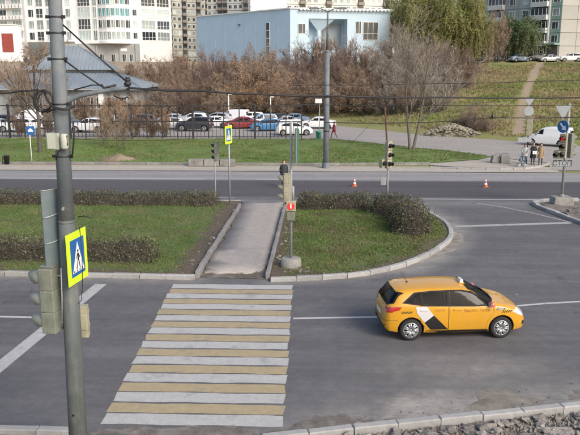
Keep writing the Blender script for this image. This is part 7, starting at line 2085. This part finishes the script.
ty, ri = wheel_tyre(S['wr']).mesh('tyre', 'tyre'), wheel_rim(S['wr']).mesh('rim', ['rim', 'rim_gap'])
for wx in S['wb']:
    for s in (-1, 1):
        w_ = bpy.data.objects.new('wheel', None); COL.objects.link(w_); w_.parent = taxi; w_.location = (wx, s * (S['w'] - .105), S['wr']); w_.rotation_euler = (0, rg.uniform(0, 0), 0 if s < 0 else math.pi)
        link('tyre', ty, w_); link('rim', ri, w_)
# ------------------------------------------------------------------ people
mat('skin', (0.55, 0.36, 0.27), .6, .06, 6)
mat('hair_dark', (0.035, 0.026, 0.02), .7, .2, 30)
mat('cloth_black', (0.018, 0.018, 0.02), .9, .3, 9)
mat('cloth_dark', (0.04, 0.043, 0.05), .9, .3, 9)
mat('cloth_jeans', (0.09, 0.13, 0.19), .9, .25, 12)
mat('cloth_grey', (0.34, 0.35, 0.36), .9, .25, 7)
mat('cloth_tan', (0.34, 0.245, 0.145), .9, .25, 7)
mat('cloth_maroon', (0.16, 0.025, 0.035), .9, .25, 7)
mat('shoe', (0.02, 0.018, 0.017), .7, .1, 9)
mat('cloth_white', (0.72, 0.72, 0.73), .85, .08, 7)
def person(loc, face, hgt, label, top, legs, pose, hair='hair_dark', coat=None, hat=None, group=None, shoe='shoe'):
    """face: heading in degrees of the look; pose gives joints in metres for a 1.75 m figure, x to the person's left, y forward"""
    t = thing('person', label, 'person', loc, R(face) - math.pi / 2, group)
    k = hgt / 1.75; t.scale = (k, k, k)
    P = dict(pel=(0, 0, .95), waist=(0, 0, 1.08), chest=(0, .01, 1.30), neck=(0, 0, 1.50), head0=(0, .015, 1.56), head1=(0, .025, 1.66), head2=(0, .012, 1.74),
             shL=(.17, 0, 1.43), elL=(.23, -.02, 1.15), wrL=(.24, .06, .91), hipL=(.095, 0, .90), knL=(.10, .02, .50), anL=(.10, -.01, .09), toL=(.115, .14, .035),
             shR=(-.17, 0, 1.43), elR=(-.23, -.02, 1.15), wrR=(-.24, .06, .91), hipR=(-.095, 0, .90), knR=(-.10, .02, .50), anR=(-.10, -.01, .09), toR=(-.115, .14, .035))
    P.update(pose)
    Rr = dict(pel=.145, waist=.13, chest=.15, neck=.058, head0=.075, head1=.095, head2=.055, sh=.075, el=.048, wr=.034, hip=.092, kn=.06, an=.042, to=.034)
    E = [('pel', 'waist'), ('waist', 'chest'), ('chest', 'neck'), ('neck', 'head0'), ('head0', 'head1'), ('head1', 'head2')]
    for s in 'LR': E += [('chest', 'sh' + s), ('sh' + s, 'el' + s), ('el' + s, 'wr' + s), ('pel', 'hip' + s), ('hip' + s, 'kn' + s), ('kn' + s, 'an' + s), ('an' + s, 'to' + s)]
    names = list(P); names.remove('pel'); names = ['pel'] + names
    V = [Vector(P[n]) for n in names]; rad_ = [Rr.get(n, Rr.get(n[:-1], .05)) for n in names]; ed = [(names.index(a), names.index(b)) for a, b in E]
    tagv = [n for n in names]
    for s in 'LR':      # palms and fingers
        w_ = Vector(P['wr' + s]); d = (w_ - Vector(P['el' + s])).normalized(); sd = Vector((1 if s == 'L' else -1, 0, 0)); fw = d.cross(sd).normalized()
        V.append(w_ + d * .075); rad_.append(.034); pi_ = len(V) - 1; ed.append((names.index('wr' + s), pi_))
        for j, (o_, ln) in enumerate(((-.028, .065), (-.010, .078), (.010, .074), (.028, .058))):
            V.append(w_ + d * .115 + fw * o_); rad_.append(.0105); ed.append((pi_, len(V) - 1)); V.append(w_ + d * (.115 + ln * .8) + fw * o_ - sd * .018); rad_.append(.009); ed.append((len(V) - 2, len(V) - 1))
        V.append(w_ + d * .06 - fw * .05); rad_.append(.012); ed.append((pi_, len(V) - 1)); V.append(w_ + d * .10 - fw * .062); rad_.append(.0095); ed.append((len(V) - 2, len(V) - 1))
    me = bpy.data.meshes.new('body'); me.from_pydata(V, ed, [])
    ob = link('body', me)
    sk = ob.modifiers.new('skin', 'SKIN'); sk.use_smooth_shade = True; sk.branch_smoothing = .4
    for i, r in enumerate(rad_): me.skin_vertices[0].data[i].radius = (r * (1.28 if i < len(names) and names[i] in ('pel', 'waist', 'chest') else 1.0), r * (.85 if i < len(names) and names[i] in ('pel', 'waist', 'chest') else 1.0))
    me.skin_vertices[0].data[0].use_root = True
    ss = ob.modifiers.new('sub', 'SUBSURF'); ss.levels = 1; ss.render_levels = 1
    dg = bpy.context.evaluated_depsgraph_get()
    out = bpy.data.meshes.new_from_object(ob.evaluated_get(dg)); out.name = 'body'
    bpy.data.objects.remove(ob)
    for m_ in ('skin', top, legs, shoe): out.materials.append(M(m_))
    wl = [Vector(P['wr' + s]) for s in 'LR']; els = [Vector(P['el' + s]) for s in 'LR']
    for p in out.polygons:
        c = p.center
        hand = any((c - (w_ + (w_ - e).normalized() * .012)).dot((w_ - e).normalized()) > 0 and (c - w_).length < .24 for w_, e in zip(wl, els))
        arm = any((c - w_).length < .27 and c.z > P['pel'][2] - .25 and abs(c.x) > .15 for w_ in wl)
        if hand or c.z > P['neck'][2] - .01: p.material_index = 0
        elif c.z > P['pel'][2] - .02 or arm: p.material_index = 1
        elif c.z > .11: p.material_index = 2
        else: p.material_index = 3
        p.use_smooth = True
    b_ = link('body', out, t)
    h = Vector(P['head1'])
    m = MB(); m.lathe([(0, .115), (.06, .105), (.095, .06), (.108, .0), (.104, -.06), (.085, -.10)], h + Vector((0, -.018, .005)), 14)
    # open the hair over the face
    hm = m.mesh('hair', hat or hair); bm = bmesh.new(); bm.from_mesh(hm)
    bmesh.ops.delete(bm, geom=[f for f in bm.faces if f.calc_center_median().y > h.y + .035 and f.calc_center_median().z < h.z + .05], context='FACES'); bm.to_mesh(hm); bm.free()
    link('hat' if hat else 'hair', hm, t)
    for s in (-1, 1):
        m = MB(); m.lathe([(0, -.006), (.011, -.003), (.011, .003), (0, .006)], h + Vector((s * .034, .088, .01)), 8, 0, Matrix.Rotation(R(90), 4, 'X')); m.build('eye', 'cloth_black', t)
        m = MB(); m.lathe([(0, -.01), (.026, -.006), (.028, .006), (0, .01)], h + Vector((s * .098, -.005, .0)), 10, 0, Matrix.Rotation(R(90), 4, 'Y')); m.build('ear', 'skin', t)
    m = MB(); m.add([h + Vector(v) for v in ((-.012, .09, -.03), (.012, .09, -.03), (0, .118, -.028), (0, .092, .02), (0, .09, -.038))], [(0, 2, 3), (2, 1, 3), (0, 4, 2), (4, 1, 2)], 0, True); m.build('nose', 'skin', t)
    m = MB(); m.box(h + Vector((0, .084, -.058)), (.04, .01, .009)); m.build('mouth', 'cloth_maroon', t)
    if coat:
        zb, wb = coat[1], coat[2]
        m = MB(); pe = Vector(P['pel']); ch = Vector(P['chest']); lv = [(ch + Vector((0, 0, .13)), .11, .10), (ch, .205, .15), (Vector(P['waist']), .195, .145), (pe, .21, .16), (Vector((pe.x * .7, pe.y * .7, zb)), wb, wb * .75)]
        V = []; F = []; n = 18
        for c, a, b2 in lv:
            for j in range(n): th = 2 * math.pi * j / n; V.append((c.x + a * math.cos(th) * (1 + .03 * math.sin(5 * th)), c.y + b2 * math.sin(th), c.z))
        for i in range(len(lv) - 1):
            for j in range(n): F.append((i * n + j, i * n + (j + 1) % n, (i + 1) * n + (j + 1) % n, (i + 1) * n + j))
        m.add(V, F, 0, True); m.build('coat', coat[0], t)
    return t
q = G(523.5, 166.2)
pa = person(q, -95, 1.76, 'person in a grey jacket and jeans leaning over a pushchair at the far street corner', 'cloth_grey', 'cloth_jeans',
            dict(waist=(0, .03, 1.07), chest=(0, .09, 1.27), neck=(0, .16, 1.46), head0=(0, .19, 1.51), head1=(0, .22, 1.60), head2=(0, .22, 1.68), shL=(.17, .12, 1.39), elL=(.21, .20, 1.13), wrL=(.15, .42, 1.02), shR=(-.17, .12, 1.39), elR=(-.21, .20, 1.13), wrR=(-.15, .42, 1.02),
                 knL=(.12, .06, .50), anL=(.13, -.02, .09), toL=(.14, .12, .035), knR=(-.12, -.03, .50), anR=(-.13, -.18, .09), toR=(-.14, -.04, .035)), coat=('cloth_grey', .78, .24))
q = G(532.3, 165.0)
person(q, -85, 1.72, 'person in a long black coat holding a white parcel, middle of the three', 'cloth_black', 'cloth_black',
       dict(elL=(.23, .06, 1.17), wrL=(.07, .24, 1.06), elR=(-.23, .06, 1.17), wrR=(-.07, .24, 1.06)), coat=('cloth_black', .55, .25))
pk = thing('parcel', 'white parcel held by the person in the black coat', 'parcel', q)
m = MB(); m.box((0, -.33, 1.0), (.30, .10, .24)); m.build('box', 'cloth_white', pk, bevel=.015); m = MB(); m.box((0, -.382, 1.0), (.04, .004, .24)); m.build('tape', 'cloth_tan', pk)
q = G(540.0, 165.2)
person(q, -120, 1.68, 'person in a tan coat and dark boots, rightmost of the three at the corner', 'cloth_tan', 'cloth_dark',
       dict(elL=(.24, .0, 1.16), wrL=(.17, .15, .98), knL=(.10, .04, .5), anR=(-.10, -.12, .09), knR=(-.10, -.02, .5), toR=(-.115, .02, .035)), coat=('cloth_tan', .58, .25))
q = G(284, 187.5)
person(q, -88, 1.74, 'person in a dark jacket walking across the far road towards the path', 'cloth_dark', 'cloth_black',
       dict(elL=(.25, -.08, 1.16), wrL=(.24, -.02, .93), elR=(-.25, .05, 1.16), wrR=(-.22, .16, .96), knL=(.10, .20, .52), anL=(.10, .20, .10), toL=(.11, .35, .05), knR=(-.10, -.04, .5), anR=(-.10, -.26, .13), toR=(-.11, -.13, .04)), coat=('cloth_dark', .80, .215))
q = G(334, 138.3)
person(q, 200, 1.75, 'person in dark red clothes walking left beside the street lamp by the car park', 'cloth_maroon', 'cloth_maroon',
       dict(elL=(.22, -.12, 1.17), wrL=(.21, -.1, .95), elR=(-.22, .1, 1.17), wrR=(-.2, .26, 1.0), knL=(.10, .22, .52), anL=(.10, .24, .10), toL=(.11, .39, .05), knR=(-.10, -.08, .5), anR=(-.10, -.34, .13), toR=(-.11, -.21, .04)), coat=('cloth_maroon', .68, .235))
# the taxi driver, seated on the far side
dv = taxi.matrix_basis @ Vector((.10, .36, .0))
person((dv.x, dv.y, -.27), math.degrees(hd_), 1.70, 'person in a dark jacket seated at the wheel inside the yellow taxi', 'cloth_dark', 'cloth_jeans',
       dict(waist=(0, -.06, 1.07), chest=(0, -.12, 1.27), neck=(0, -.17, 1.46), head0=(0, -.15, 1.52), head1=(0, -.14, 1.62), head2=(0, -.155, 1.69), shL=(.17, -.13, 1.40), shR=(-.17, -.13, 1.40),
            elL=(.24, .05, 1.20), wrL=(.17, .30, 1.24), elR=(-.24, .05, 1.20), wrR=(-.17, .30, 1.24), hipL=(.10, .03, .93), hipR=(-.10, .03, .93), knL=(.12, .42, 1.0), knR=(-.12, .42, 1.0), anL=(.12, .60, .74), anR=(-.12, .60, .74), toL=(.12, .72, .74), toR=(-.12, .72, .74)))
# pushchair in front of the leaning person
q = G(521.5, 167.0); pc_ = thing('pushchair', 'small pale pushchair in front of the person in the grey jacket', 'pushchair', q, R(-100))
for sx, sy in ((-.22, -.22), (.22, -.22), (-.2, .24), (.2, .24)):
    m = MB(); m.lathe([(.0, -.02), (.10, -.02), (.13, -.018), (.13, .018), (.10, .02), (0, .02)], (0, 0, 0), 14, 0, Matrix.Rotation(R(90), 4, 'Y')); m.build('wheel', 'galv', pc_, (sx, sy, .13))
m = MB()
for s in (-.2, .2): m.tube([(s, .24, .13), (s, -.05, .5), (s, -.28, .98)], .014, 6); m.tube([(s, -.22, .13), (s, .05, .45)], .014, 6)
m.tube([(-.2, -.28, .98), (.2, -.28, .98)], .016, 6); m.build('frame', 'galv', pc_)
m = MB(); m.box((0, .02, .44), (.36, .34, .06)); m.box((0, -.14, .62), (.36, .06, .42), mat4=Matrix.Rotation(-.35, 4, 'X')); m.build('seat', 'cloth_jeans', pc_, bevel=.02)
